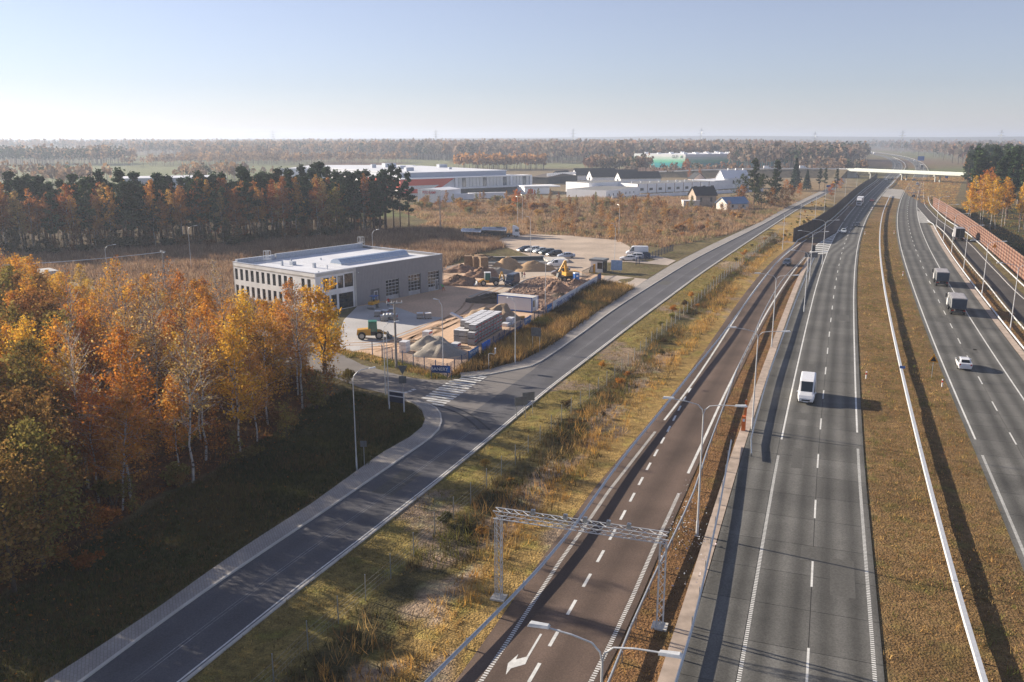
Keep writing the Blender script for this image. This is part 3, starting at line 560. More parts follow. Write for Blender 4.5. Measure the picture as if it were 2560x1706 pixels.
for x in (0, gl): lattice(MB(), (x, 0, 0), (x, 0, gh-.35), .4, .4, .5, (0, 1, 0)).build('leg', GALVL, gt); MB().box(x-.5, x+.5, -.45, .45, -.2, .1).build('footing', WCONC, gt)
lattice(MB(), (-.3, 0, gh), (gl/2-.05, 0, gh), .58, .55, .62).build('truss', GALVL, gt); lattice(MB(), (gl/2+.05, 0, gh), (gl+.3, 0, gh), .58, .55, .62).build('truss', GALVL, gt)
for x in (gl*.22, gl*.42, gl*.54, gl*.68, gl*.8): MB().box(x-.12, x+.12, -.15, .15, gh+.31, gh+.62).cyl((x, 0, gh+.62), (x, -.3, gh+.75), .06, .06, 8).build('sensor', GALV, gt)
# ------------------------------------------------------------------ signs and small roadside things
def sign(name, label, base, rz, w, h, z, mat, legs=2, text=None, tmat=None, cat='sign', shape=None, ts=.3, frame=None):
    x, y = base; t = thing(name, label, cat, (x, y, gz(x, y)*.5), rz)
    for lx in ([0] if legs == 1 else [-w*.36, w*.36]): MB().cyl((lx, .05, -.3), (lx, .05, z+h*.9), .04, .04, 8).build('post', GALV, t)
    if shape == 'tri': MB().prism([(-w/2, z), (w/2, z), (0, z+h)], -.02, .02).build('plate', mat, t); MB().prism([(-w*.3, z+h*.1), (w*.3, z+h*.1), (0, z+h*.72)], -.03, -.021).build('face', frame or mat, t)
    elif shape == 'inv': MB().prism([(-w/2, z+h), (0, z), (w/2, z+h)], -.02, .02).build('plate', mat, t)
    else: MB().box(-w/2, w/2, -.02, .02, z, z+h).build('plate', mat, t)
    if text: letters(text, t, (0, -.03, z+h*.5), ts, tmat or WPAINT)
    return t
def letters(s, parent, loc, size, mat, rot=(math.pi/2, 0, 0), bold=.0, name='lettering', sx=1.):
    c = bpy.data.curves.new(name, 'FONT'); c.body = s; c.size = size; c.align_x = 'CENTER'; c.align_y = 'CENTER'; c.extrude = .01; c.offset = bold; c.materials.append(mat)
    tmp = bpy.data.objects.new(name, c); me = bpy.data.meshes.new_from_object(tmp); bpy.data.objects.remove(tmp); me.name = name
    o = add(name, me, parent, loc); o.rotation_euler = rot; o.scale = (sx, 1, 1); return o
GREYB = M('sign_back', (.16, .17, .18), .5, .5); YSIGN = paint('sign_amber', (.75, .33, .02), .5)
sign('road_sign', 'back of a grey road sign, nearer of the pair by the side road', G(1303, 1047), math.radians(20), 1.5, 1.0, 1.6, GREYB)
sign('road_sign', 'back of a grey road sign, farther of the pair by the side road', G(1321, 1035), math.radians(20), 1.5, 1.0, 1.6, GREYB)
sign('road_sign', 'grey backed road sign on two posts in the weeds beside the pavement', G(1340, 880), math.radians(-15), 1.5, 1.3, 2.4, GREYB)
t = sign('give_way_sign', 'dark triangular give way sign above a square plate at the branch road', G(1008, 1000), 0, 1.2, 1.1, 3.2, GREYB, 1, shape='inv'); MB().box(-.45, .45, -.03, .02, 2.1, 3.0).build('lower_plate', GREYB, t)
t = thing('notice_board', 'white framed notice board on the grass at the grove corner', 'notice board', (*G(992, 1028), 0), math.radians(-25))
for lx in (-1.0, 1.0): MB().box(lx-.05, lx+.05, -.05, .05, -.2, 2.3).build('leg', WPAINT, t)
MB().box(-1.05, 1.05, -.05, .05, 2.3, 2.4).build('top_rail', WPAINT, t); MB().box(-.93, .93, -.03, .03, 1.05, 1.7).box(-.93, .93, -.03, .03, 1.85, 2.25).build('panel', M('navy_panel', (.03, .04, .08), .5), t); MB().box(-.93, .93, -.035, .035, 1.72, 1.84).build('middle_rail', WPAINT, t)
sign('warning_sign', 'amber triangular roadworks sign standing on the median grass', G(2329, 944), math.radians(-22), 1.25, 1.15, 2.1, YSIGN, 1, shape='tri', frame=BLACK)
sign('warning_sign', 'small amber triangular sign beside the far side road', G(2028, 520), math.radians(-22), 1.1, 1.0, 2.0, YSIGN, 1, shape='tri', frame=YSIGN)
sign('warning_sign', 'amber sign over a small blue plate before the striped wall', G(2386, 565), math.radians(-22), 1.2, 1.1, 2.4, YSIGN, 1, shape='tri', frame=YSIGN)
sign('warning_sign', 'amber sign on a post by the guard rail under the striped wall', G(2484, 640), math.radians(-22), 1.3, 1.3, 2.2, YSIGN, 1, shape='tri', frame=YSIGN)
sign('direction_sign', 'dark back of a broad sign at the tip of the slip road gore', G(2026, 668), math.radians(-20), 3.0, 1.2, 2.4, GREYB)
sign('direction_sign', 'dark back of a tall sign at the tip of the slip road gore', G(2031, 652), math.radians(-20), 1.0, 1.6, 2.4, STEELDK, 1)
sign('round_sign', 'small round sign on a thin post on the dark verge before the grove', G(911, 1166), 0, .6, .6, 2.0, GREYB, 1)
sign('kilometre_sign', 'tiny blue plate fixed on a post at the median barrier', G(2254, 938), math.radians(-22), .7, .35, .9, BLUEP, 1)
sign('information_board', 'pale blue notice board on posts by the yard gatehouse', G(1541, 682), math.radians(-10), 2.6, 2.4, .6, M('pale_blue_board', (.3, .42, .62), .6))
sign('direction_sign', 'blue direction signs above the far carriageway, left panel', (470, 1010), math.radians(-22), 7, 5, 5.5, BLUEP); sign('direction_sign', 'big dark back of an overhead sign beyond the bridge', (455, 1150), math.radians(-22), 16, 9, 7, STEELDK)
sign('direction_sign', 'small blue sign on the verge beneath the bridge', (318, 640), math.radians(-22), 2, 2, 2.2, BLUEP, 1); sign('direction_sign', 'small blue sign by the lorry at the far end of the side road', (196, 540), math.radians(-22), 2.6, 1.4, 1.2, BLUEP, 1)
t = thing('emergency_call_box', 'orange emergency call box with a tall orange plate by the lamp post', 'call box', (*G(1858, 1078), 0), math.radians(-20))
MB().box(-.22, .22, -.2, .2, 0, 1.7, 0, .02, .02).build('cabinet', ORANGEP, t); MB().box(-.12, .12, -.23, -.205, 1.15, 1.45).build('speaker_panel', WPAINT, t); MB().cyl((.12, .1, 0), (.12, .1, 3.6), .04, .04, 8).build('mast', GALV, t); MB().box(0, .24, .02, .06, 1.75, 3.5).build('mast_plate', ORANGEP, t); MB().box(-.32, .32, -.3, .3, -.1, .08).build('plinth', CONC, t)
def delineator(label, p): t = thing('delineator', label, 'delineator', (*G(*p), 0), 0, 'delineators on the median'); MB().box(-.07, .07, -.05, .05, -.1, 1.0).build('post', WPAINT, t); MB().box(-.075, .075, -.055, .055, .55, .8).build('band', RED, t)
for i, p in enumerate([(2165, 947), (2355, 967), (2257, 690), (2162, 587), (2180, 525), (2235, 585)]): delineator('white delineator with red band on the median grass, %s from the camera' % ORD[i], p)
t = thing('tilted_sign', 'small grey sign on a cranked pipe in the weeds by the yard fence', 'sign', (*G(1222, 924), 0)); MB().tube([(0, 0, 0), (0, 0, 2.2), (.25, 0, 2.3), (.75, 0, 2.15), (.9, 0, 2.3), (.9, 0, 3.0)], .04, 6).build('pipe', GALVL, t); MB().box(.8, 1.0, -.3, .3, 2.3, 3.0).build('plate', GALVL, t)
# wire mesh fence between the side road and the slip road
WIRE = M('fence_wire', (.3, .3, .28), .6, .4)
fl = dense([(-16.5, 38), (-13.2, 46), (-9.6, 55), (-5.8, 64), (-2, 73.3), (3.3, 86), (8.5, 98.6), (14, 111), (20, 125.4), (27, 142), (37, 166), (50, 197), (66, 234), (88, 284)], 2, 0)
t = thing('wire_fence', 'low wire fence on grey posts along the rough verge', 'wire fence', (*fl[0], 0)); s = np.arange(0, arclen(fl)[-1], 3.4); q = resample(fl, s); pm = MB().cyl((0, 0, -.3), (0, 0, 2.0), .045, .04, 6).mesh('post', GALV)
for p in q: add('post', pm, t, (*(p-fl[0]), gz(*p)))
for zz in (.35, .7, 1.05, 1.4): MB().tube([(p[0]-fl[0][0], p[1]-fl[0][1], gz(*p)+zz) for p in q], .008, 3).build('wire', WIRE, t)
mb = MB()
for a, b in zip(q[:-1], q[1:]):
    za, zb = gz(*a), gz(*b); a2, b2 = a-fl[0], b-fl[0]
    for k in range(12): f0 = a2+(b2-a2)*k/12; mb.bar((*f0, za), (*f0, za+.75), .006, .006)
o_ = mb.build('mesh_wires', WIRE, t); o_['kind'] = 'stuff'
# ------------------------------------------------------------------ bridge and its embankments
bd = Vector((.44, -.898, 0)).normalized(); bp = Vector((292, 651, 0)); brz = math.atan2(bd.y, bd.x); br = thing('road_bridge', 'pale concrete road bridge crossing over the motorway', 'bridge', bp, brz); BRC = M('bridge_concrete', (.6, .61, .57), .85, 0, .06, .5)
MB().box(-50, 82, -4.2, 4.2, 5.9, 6.5).build('deck', BRC, br)
for y in (-2.6, 0, 2.6): MB().box(-50, 82, y-.35, y+.35, 4.9, 5.9).build('girder', BRC, br)
for y in (-4.35, 4.35): MB().box(-52, 82, y-.18, y+.18, 5.4, 6.75).build('parapet_beam', M('parapet_green', (.6, .63, .57), .7), br); MB().box(-52, 82, y-.05, y+.05, 6.75, 7.5).build('railing', M('railing_grey', (.55, .6, .56), .6), br)
for x in (-29, 0, 28.5, 57):
    for y in (-2.4, 2.4): MB().cyl((x, y, -.2), (x, y, 4.5), .55, .55, 12).build('pier', BRC, br)
    MB().box(x-.7, x+.7, -4.1, 4.1, 4.3, 4.92).build('cap_beam', BRC, br)
MB().box(-52, -49.5, -5, 5, 0, 5.6).build('abutment', BRC, br); MB().prism([(-68, 5.8), (-52, 5.8), (-52, 0)], -5.6, -5.1).build('wing_wall', BRC, br)
em = MB(); st = [(269.5, 697, 6.4), (262, 705, 6.4), (250, 710, 6.4), (225, 712, 6.4), (190, 713, 6.2), (150, 713, 5.2), (100, 713, 3.2), (50, 713, 1), (20, 713, .1)]; xy = np.array([p[:2] for p in st]); zz = [p[2] for p in st]
eL, eR = off(xy, -5), off(xy, 5); bL, bR = off(xy, -5-np.array(zz)*1.9), off(xy, 5+np.array(zz)*1.9)
for i in range(len(st)-1):
    em.face([(*eL[i], zz[i]), (*eR[i], zz[i]), (*eR[i+1], zz[i+1]), (*eL[i+1], zz[i+1])], 1); em.face([(*eL[i], zz[i]), (*eL[i+1], zz[i+1]), (*bL[i+1], -.1), (*bL[i], -.1)]); em.face([(*eR[i], zz[i]), (*bR[i], -.1), (*bR[i+1], -.1), (*eR[i+1], zz[i+1])])
em.face([(*eL[0], 6.4), (*bL[0], -.1), (*bR[0], -.1), (*eR[0], 6.4)])
o_ = em.build('embankment', [M('bank_grass', (.14, .11, .065), .95, 0, .3, .4, .6, 3), M('bank_road', (.3, .3, .3), .9)]); o_['kind'] = 'structure'
rl = MB(); q_ = off(xy, -4.7); [rl.bar((*q_[i], zz[i]+.7), (*q_[i+1], zz[i+1]+.7), .1, .5) for i in range(len(st)-1)]; tag(rl.build('guard_rail', GALVL), 'thin rail along the bank road leading to the bridge', 'guard rail')
# ================================================================== VEHICLES (built along +x, wheels on z=0)
def wheel_mesh(r, w):
    n = 14; mb = MB()
    for i in range(n):
        a0, a1 = 2*math.pi*i/n, 2*math.pi*(i+1)/n
        P = lambda a, rr, y: (rr*math.cos(a), y, rr*math.sin(a))
        mb.face([P(a0, r, -w/2+.03), P(a1, r, -w/2+.03), P(a1, r, w/2-.03), P(a0, r, w/2-.03)])
        for s in (-1, 1): mb.face([P(a0, r, s*(w/2-.03)), P(a1, r, s*(w/2-.03)), P(a1, r*.86, s*w/2), P(a0, r*.86, s*w/2)]); mb.face([P(a0, r*.86, s*w/2), P(a1, r*.86, s*w/2), P(a1, r*.6, s*w/2*.85), P(a0, r*.6, s*w/2*.85)])
    rim = MB().cyl((0, -w/2*.8, 0), (0, w/2*.8, 0), r*.6, r*.6, 12)
    for k in range(5): a = 2*math.pi*k/5; rim.bar((0, -w/2*.84, 0), (r*.5*math.cos(a), -w/2*.84, r*.5*math.sin(a)), .05, .03); rim.bar((0, w/2*.84, 0), (r*.5*math.cos(a), w/2*.84, r*.5*math.sin(a)), .05, .03)
    return mb.mesh('tyre', TYRE), rim.mesh('rim', M('rim_alloy', (.35, .36, .37), .35, .7))
WH = {}
def wheel(parent, x, y, r=.32, w=.21):
    if (r, w) not in WH: WH[(r, w)] = wheel_mesh(r, w)
    t, rm = WH[(r, w)]; o = add('wheel', t, parent, (x, y, r)); add('rim', rm, o); return o
CARS = {  # stations: x, z_low, z_belt, z_top, half width at belt, half width at roof
 'hatch': (1.8, .32, (-1.25, 1.3), [(-2.12, .42, .6, .6, .74, .7), (-2.08, .28, .92, .98, .84, .7), (-1.95, .26, .95, 1.08, .87, .7), (-1.45, .24, .95, 1.42, .89, .63), (-.5, .22, .93, 1.48, .9, .63), (.3, .22, .92, 1.42, .9, .62), (1.05, .22, .92, .98, .89, .66), (1.75, .24, .78, .84, .84, .66), (2.02, .28, .6, .66, .76, .6), (2.1, .38, .5, .5, .66, .55)]),
 'sedan': (1.82, .33, (-1.4, 1.4), [(-2.35, .42, .62, .62, .74, .7), (-2.3, .28, .94, 1.0, .84, .72), (-1.75, .25, .95, 1.02, .88, .7), (-1.15, .24, .95, 1.4, .9, .62), (-.4, .22, .93, 1.45, .91, .62), (.35, .22, .92, 1.4, .91, .61), (1.15, .22, .92, .98, .9, .68), (1.95, .24, .78, .84, .85, .66), (2.25, .28, .6, .66, .76, .6), (2.33, .38, .5, .5, .66, .55)]),
 'estate': (1.84, .33, (-1.4, 1.4), [(-2.35, .42, .6, .6, .76, .72), (-2.32, .28, .96, 1.05, .85, .72), (-2.2, .25, .97, 1.2, .89, .68), (-1.95, .24, .97, 1.48, .9, .64), (-.4, .22, .95, 1.52, .91, .64), (.35, .22, .93, 1.45, .91, .62), (1.15, .22, .93, .99, .9, .68), (1.95, .24, .8, .86, .85, .66), (2.25, .28, .62, .68, .76, .6), (2.33, .38, .5, .5, .66, .55)]),
 'mpv': (1.82, .32, (-1.35, 1.35), [(-2.2, .42, .6, .6, .8, .75), (-2.18, .28, 1.0, 1.1, .88, .78), (-2.12, .25, 1.02, 1.7, .9, .72), (-1.9, .24, 1.02, 1.8, .91, .72), (-.4, .22, 1.0, 1.84, .91, .72), (.55, .22, .98, 1.74, .91, .7), (1.25, .22, .98, 1.1, .9, .72), (1.85, .24, .85, .92, .86, .68), (2.15, .28, .62, .7, .78, .62), (2.2, .38, .5, .5, .68, .58)]),
 'van': (2.0, .35, (-1.85, 1.9), [(-2.98, .5, .7, .7, .92, .9), (-2.95, .35, 1.25, 2.5, .98, .86), (-2.8, .32, 1.25, 2.62, .99, .86), (.8, .3, 1.25, 2.64, .99, .86), (1.45, .3, 1.25, 2.5, .99, .84), (2.15, .3, 1.22, 1.4, .97, .82), (2.75, .32, 1.0, 1.08, .92, .78), (2.95, .38, .75, .8, .84, .7), (3.0, .45, .55, .55, .78, .68)])}
def car(kind, label, loc, rz, paintcol, pname, group=None, cargo=False, scale=1, roofdark=False):
    W, r, ax, st = CARS[kind]; pm = paint('car_paint_'+pname, paintcol, .28); t = thing('parked_car' if group else ('van' if kind == 'van' or cargo else 'car'), label, 'van' if kind == 'van' or cargo else 'car', loc, rz, group)
    mb = MB(); K = 10; zr = lambda s: s[3]
    for x, zl, zb, zt, wb, wt in st:
        h = [(wb*.88, zl), (wb, zl*.45+zb*.55), (wb*.985, zb), (wt if zt-zb > .15 else wb*.9, zt-.05*(zt-zb > .15)-.01), (wt*.82, zt)]
        for y, z in h: mb.v.append((x, y, z))
        for y, z in reversed(h): mb.v.append((x, -y, z))
    for i in range(len(st)-1):
        for k in range(K): a, b = i*K+k, i*K+(k+1) % K; mb.f.append((a, b, b+K, a+K)); mb.m.append(0)
    mb.f += [tuple(range(K)), tuple(range(len(st)*K-1, (len(st)-1)*K-1, -1))]; mb.m += [0, 0]
    body = mb.build('body', pm, t, smooth=False)
    V = [Vector(v) for v in mb.v]; P = lambda i, k: V[i*K+k]
    def pane(name, a, b, c, d, inset=.1, lift=.012):
        ce = (a+b+c+d)/4; n = (b-a).cross(d-a).normalized(); n = n if n.dot(ce-Vector((ce.x*.6, 0, .6))) > 0 else -n
        MB().face([p+(ce-p)*inset+n*lift for p in (a, b, c, d)]).build(name, GLASS, t)
    tops = [s[3]-s[2] for s in st]
    for i in range(len(st)-1):
        if tops[i] > .3 or tops[i+1] > .3:
            front = tops[i] > .3 and tops[i+1] <= .3
            if (not cargo and kind != 'van') or i >= len(st)-6:
                if tops[i] > .15 or tops[i+1] > .15:
                    for a, b in ((2, 3), (7, 6)): pane('side_window', P(i, a), P(i+1, a), P(i+1, b), P(i, b), .13)
            if front: pane('windscreen', P(i, 4), P(i+1, 4), P(i+1, 5), P(i, 5), .04, .025)
            if tops[i] <= .3 and not cargo and kind != 'van': pane('rear_window', P(i, 4), P(i+1, 4), P(i+1, 5), P(i, 5), .08, .025)
    if kind in ('estate', 'hatch', 'mpv') and not cargo:
        i = 2; pane('rear_window', P(i, 4), P(i+1, 4), P(i+1, 5), P(i, 5), .08, .025)
    xf, xr = st[-2][0], st[1][0]; wf = st[-2][4]; wr = st[1][4]; zf = st[-2][2]; zz = st[1][2]
    for s in (-1, 1):
        MB().box(xf-.12, xf+.06, s*wf*.62-.16, s*wf*.62+.16, zf-.06, zf+.07).build('headlight', LAMPG, t); MB().box(xr-.04, xr+.08, s*wr*.82-.1, s*wr*.82+.1, zz-.18, zz+.02).build('tail_light', RED, t)
        MB().box(st[-4][0]-.25, st[-4][0]-.1, s*(W/2+.02)-.09, s*(W/2+.02)+.09, st[-4][2]+.03, st[-4][2]+.16).build('mirror', pm, t)
        for x in ax: wheel(t, x, s*(W/2-.13), r, .21)
    MB().box(xf+.03, xf+.11, -wf*.55, wf*.55, zf-.24, zf-.1).build('grille', BLACK, t); MB().box(xf+.06, xf+.12, -.26, .26, zf-.38, zf-.27).build('number_plate', WPAINT, t); MB().box(xr-.08, xr-.02, -.26, .26, .62, .73).build('number_plate', WPAINT, t)
    return t
def cab(t, x0, col, h=2.9, w=2.45, L=2.1, sleeper=True):
    """lorry cab, front face at x0"""
    mb = MB(); mb.hexa([(x0-L, -w/2, .75), (x0, -w/2+.05, .55), (x0, w/2-.05, .55), (x0-L, w/2, .75)], [(x0-L, -w/2, 1.9), (x0+.02, -w/2+.05, 1.75), (x0+.02, w/2-.05, 1.75), (x0-L, w/2, 1.9)])
    mb.hexa([(x0-L, -w/2, 1.9), (x0+.02, -w/2+.05, 1.75), (x0+.02, w/2-.05, 1.75), (x0-L, w/2, 1.9)], [(x0-L, -w/2+.1, h), (x0-.22, -w/2+.15, h-.1), (x0-.22, w/2-.15, h-.1), (x0-L, w/2-.1, h)])
    if sleeper: mb.hexa([(x0-L, -w/2+.12, h), (x0-.35, -w/2+.2, h-.08), (x0-.35, w/2-.2, h-.08), (x0-L, w/2-.12, h)], [(x0-L, -w/2+.25, h+.75), (x0-1.2, -w/2+.35, h+.6), (x0-1.2, w/2-.35, h+.6), (x0-L, w/2-.25, h+.75)])
    mb.build('cab', col, t); k = lambda z: x0+.03-(z-1.75)*.21
    MB().face([(k(1.85), -w/2+.16, 1.85), (k(1.85), w/2-.16, 1.85), (k(2.72), w/2-.24, 2.72), (k(2.72), -w/2+.24, 2.72)]).build('windscreen', GLASS, t)
    for s in (-1, 1):
        MB().face([(x0-1.35, s*(w/2+.01), 1.85), (x0-.25, s*(w/2-.02), 1.85), (x0-.45, s*(w/2-.1), 2.6), (x0-1.35, s*(w/2-.07), 2.6)]).build('side_window', GLASS, t)
        MB().box(x0-.02, x0+.06, s*.85-.18, s*.85+.18, .75, .95).build('headlight', LAMPG, t); MB().box(x0-.3, x0-.15, s*(w/2+.16)-.1, s*(w/2+.16)+.1, 1.9, 2.6).build('mirror', BLACK, t)
    MB().box(x0-.02, x0+.05, -.75, .75, 1.0, 1.55).build('grille', BLACK, t); MB().box(x0-.06, x0+.08, -w/2+.1, w/2-.1, .4, .7).build('bumper', col, t)
def axles(t, xs_, w=2.4, r=.5):
    for x in xs_:
        for s in (-1, 1): wheel(t, x, s*(w/2-.18), r, .36)
GREYT = M('tipper_grey', (.3, .31, .32), .5, .3, .15, 1); LOADM = M('load_sheet', (.34, .33, .35), .85, 0, .2, 2)
def tipper(label, loc, rz):
    t = thing('tipper_lorry', label, 'lorry', loc, rz, 'tipper lorries on the motorway'); cab(t, 4.2, WPAINT, 2.9, 2.5, 2.1, False); MB().box(-4.3, 3.6, -.5, .5, .75, 1.05).build('chassis', STEELDK, t)
    MB().hexa([(-4.3, -1.1, 1.15), (1.9, -1.1, 1.15), (1.9, 1.1, 1.15), (-4.3, 1.1, 1.15)], [(-4.5, -1.27, 3.05), (2.0, -1.27, 3.05), (2.0, 1.27, 3.05), (-4.5, 1.27, 3.05)]).build('tipper_body', GREYT, t)
    MB().box(-4.35, 1.9, -1.12, 1.12, 3.06, 3.12).build('load_cover', LOADM, t); MB().box(-4.56, -4.44, -1.2, 1.2, 1.25, 2.95).build('tailgate', M('tailgate_blue', (.05, .07, .1), .5), t)
    for x in (-3.2, -1.9, -.6, .7): 
        for s in (-1, 1): MB().box(x-.06, x+.06, s*1.24-.04, s*1.24+.04, 1.2, 2.95).build('body_rib', GREYT, t)
    axles(t, (3.1, 1.5, -2.1, -3.4)); MB().box(-4.6, -4.45, -1.1, 1.1, .55, .8).build('under_bar', STEELDK, t)
    for s in (-1, 1): MB().box(-4.62, -4.55, s*.95-.2, s*.95+.2, .85, 1.0).build('tail_light', RED, t)
    return t
def box_lorry(label, loc, rz, col, boxmat, L=13.4, group=None, rear=None, cabin=True, name='box_lorry'):
    t = thing(name, label, 'lorry', loc, rz, group); x1 = L/2-2.6 if cabin else L/2
    if cabin: cab(t, L/2+.2, col, 2.9)
    MB().box(-L/2, x1, -1.27, 1.27, 1.15, 3.9).build('cargo_box', boxmat, t); MB().box(-L/2, x1+(2 if cabin else 0), -.5, .5, .8, 1.15).build('chassis', STEELDK, t)
    for s in (-1, 1): MB().box(-L/2-.05, -L/2-.005, s*.64-.6, s*.64+.6, 1.2, 3.85).build('rear_door', rear or boxmat, t); MB().box(-L/2-.06, -L/2-.01, s*1.0-.2, s*1.0+.2, .85, 1.0).build('tail_light', RED, t); MB().box(-L/2+3.5, x1-2.5, s*1.2-.03, s*1.2+.03, .45, 1.0).build('side_guard', STEELDK, t)
    axles(t, (-L/2+1.2, -L/2+2.5, -L/2+3.8)+((L/2-1.1, x1-.6) if cabin else ())); return t
STAINL = M('polished_tank', (.55, .57, .6), .22, .9, .1, 1)
def tanker(label, loc, rz, cabin):
    t = thing('road_tanker', label, 'tanker', loc, rz); L = 10.2 if cabin else 8.8; mb = MB(); x0 = -5.6
    prof = [(0, .5), (.12, .85), (.35, 1.0), (L-.35-2.2, 1.0), (L-.12-2.2, .85), (L-2.2, .5)]; n = 20
    for x, r in prof:
        for i in range(n): a = 2*math.pi*i/n; mb.v.append((x0+x, r*1.18*math.cos(a), 2.15+r*.98*math.sin(a)))
    for k in range(len(prof)-1):
        for i in range(n): a, b = k*n+i, k*n+(i+1) % n; mb.f.append((a, b, b+n, a+n)); mb.m.append(0)
    mb.f += [tuple(range(n)), tuple(range(len(prof)*n-1, (len(prof)-1)*n-1, -1))]; mb.m += [0, 0]; mb.build('tank', STAINL, t, smooth=True)
    for k in range(5): x = x0+.9+k*(L-4)/4; MB().cyl((x-.05, 0, 2.15), (x+.05, 0, 2.15), 1.2, 1.2, 20, caps=True).build('tank_band', STAINL, t)
    MB().box(x0+4.6, x0+6.4, -.4, .4, 3.05, 3.25).build('hatch_walkway', STEELDK, t); MB().box(x0, x0+L, -.45, .45, .75, 1.1).build('chassis', STEELDK, t)
    for s in (-1, 1): MB().box(x0+3.8, x0+L-3, s*1.1-.05, s*1.1+.05, .5, 1.0).build('side_guard', STEELDK, t); MB().box(x0-.1, x0, s*.8-.2, s*.8+.2, .8, 1.0).build('tail_light', RED, t)
    axles(t, (x0+1.0, x0+2.2, x0+3.4)+((x0+L-1.6, x0+L+.9) if cabin else ()))
    if cabin: cab(t, x0+L+1.9, WPAINT, 3.0)
    else:
        for s in (-1, 1): MB().box(x0+L-2.8, x0+L-2.6, s*.7-.08, s*.7+.08, 0, 1.0).build('landing_leg', STEELDK, t)
    return t
# ------------------------------------------------------------------ traffic
def on(line, y, o):
    i = np.searchsorted(line[:, 1], y); p = off(line, o)[i]; tg = tangents(line)[i]; return (float(p[0]), float(p[1]), .05), math.atan2(tg[1], tg[0])
def drive(line, y, o, away): p, a = on(line, y, o); return p, a if away else a+math.pi
p, a = drive(CD, 97, -1.9, False); car('van', 'white panel van driving towards the camera on the motorway', p, a, (.75, .76, .78), 'white')
p, a = drive(CD, 285, -1.6, False); car('hatch', 'silver car just past the striped gore on the motorway', p, a, (.5, .55, .58), 'silver')
p, a = drive(CD, 309, 1.8, False); car('estate', 'dark car in the inner lane facing the camera beyond the silver car', p, a, (.03, .035, .045), 'dark')
p, a = drive(CD, 428, 1.8, False); car('sedan', 'dark red car beside the white articulated lorry', p, a, (.16, .02, .02), 'red')
p, a = drive(CD, 405, -2.4, False); box_lorry('white articulated lorry coming along the dark noise wall', p, a, WPAINT, WPAINT)
p, a = drive(CD, 608, 1.8, False); car('hatch', 'dark car on the far motorway short of the bridge shadow', p, a, (.05, .06, .07), 'grey')
p, a = drive(CD, 640, -1.8, False); car('estate', 'white car leaving the bridge shadow by the dark wall end', p, a, (.75, .76, .78), 'white')
p, a = drive(CD, 668, 1.8, False); car('sedan', 'pale car right beneath the bridge in the inner lane', p, a, (.5, .55, .58), 'silver')
for i, (y, o, k, c, n) in enumerate([(1000, -1.8, 'hatch', (.03, .035, .045), 'dark'), (1090, 1.8, 'sedan', (.5, .55, .58), 'silver')]): p, a = drive(CD, y, o, False); car(k, '%s car beyond the bridge heading towards it' % ('dark', 'silver')[i], p, a, c, n)
for i, y in enumerate((1680, 1740, 1800)): p, a = drive(CD, y, -1.8, False); box_lorry('tiny pale lorry on the far curve, %s of the three' % ORD[i], p, a, WPAINT, WPAINT, group='lorries on the far curve')
p, a = drive(ED, 111.5, -1.3, True); car('hatch', 'white hatchback driving away ahead of the amber sign', p, a, (.75, .76, .78), 'white')
p, a = drive(ED, 154, 1.95, True); tipper('grey tipper lorry with load sheet, nearer one of the two', p, a)
p, a = drive(ED, 184, 1.95, True); tipper('grey tipper lorry with load sheet, leading one of the two', p, a)
p, a = drive(ED, 460, 1.8, True); car('estate', 'dark car driving away where the exit lane opens', p, a, (.03, .03, .035), 'dark')
p, a = drive(ED, 588, 1.8, True); car('mpv', 'white car driving away towards the bridge', p, a, (.75, .76, .78), 'white')
p, a = drive(ED, 648, -1.8, True); car('sedan', 'silver car in the inner lane entering the bridge shadow', p, a, (.4, .45, .55), 'steel')
p, a = drive(ED, 905, 1.9, True); box_lorry('lorry with pale top driving away beyond the bridge', p, a, WPAINT, WPAINT, rear=STEELDK)
for i, (y, o, k, c, n) in enumerate([(960, -1.8, 'estate', (.03, .035, .045), 'dark'), (1080, 1.8, 'hatch', (.05, .06, .07), 'grey'), (1180, 1.8, 'van', (.75, .76, .78), 'white'), (1260, -1.8, 'hatch', (.5, .55, .58), 'silver')]): p, a = drive(ED, y, o, True); car(k, '%s driving away far beyond the bridge' % ('black car', 'dark grey car', 'white van', 'silver car')[i], p, a, c, n)
p, a = on(FLINE, 266, -2.3); box_lorry('box lorry with black rear doors on the dark slip road', p, a, WPAINT, M('lorry_grey', (.28, .28, .3), .5), 9, rear=BLACK)
p, a = on(BR, 209, -2.6); car('estate', 'dark blue car coming down the brown slip road', p, a+math.pi, (.03, .045, .08), 'navy')
p, a = on(SR, 556, -2.5); t = box_lorry('orange lorry on the far end of the side road', p, a+math.pi, YELP, M('orange_box', (.4, .16, .05), .6), 7.5)
for x_, z_, lb in ((236, 6.45, 'white van on the bank road close to the bridge'), (207, 6.35, 'white van on the bank road farther from the bridge')): car('van', lb, (x_, 711, z_), 0, (.75, .76, .78), 'white')
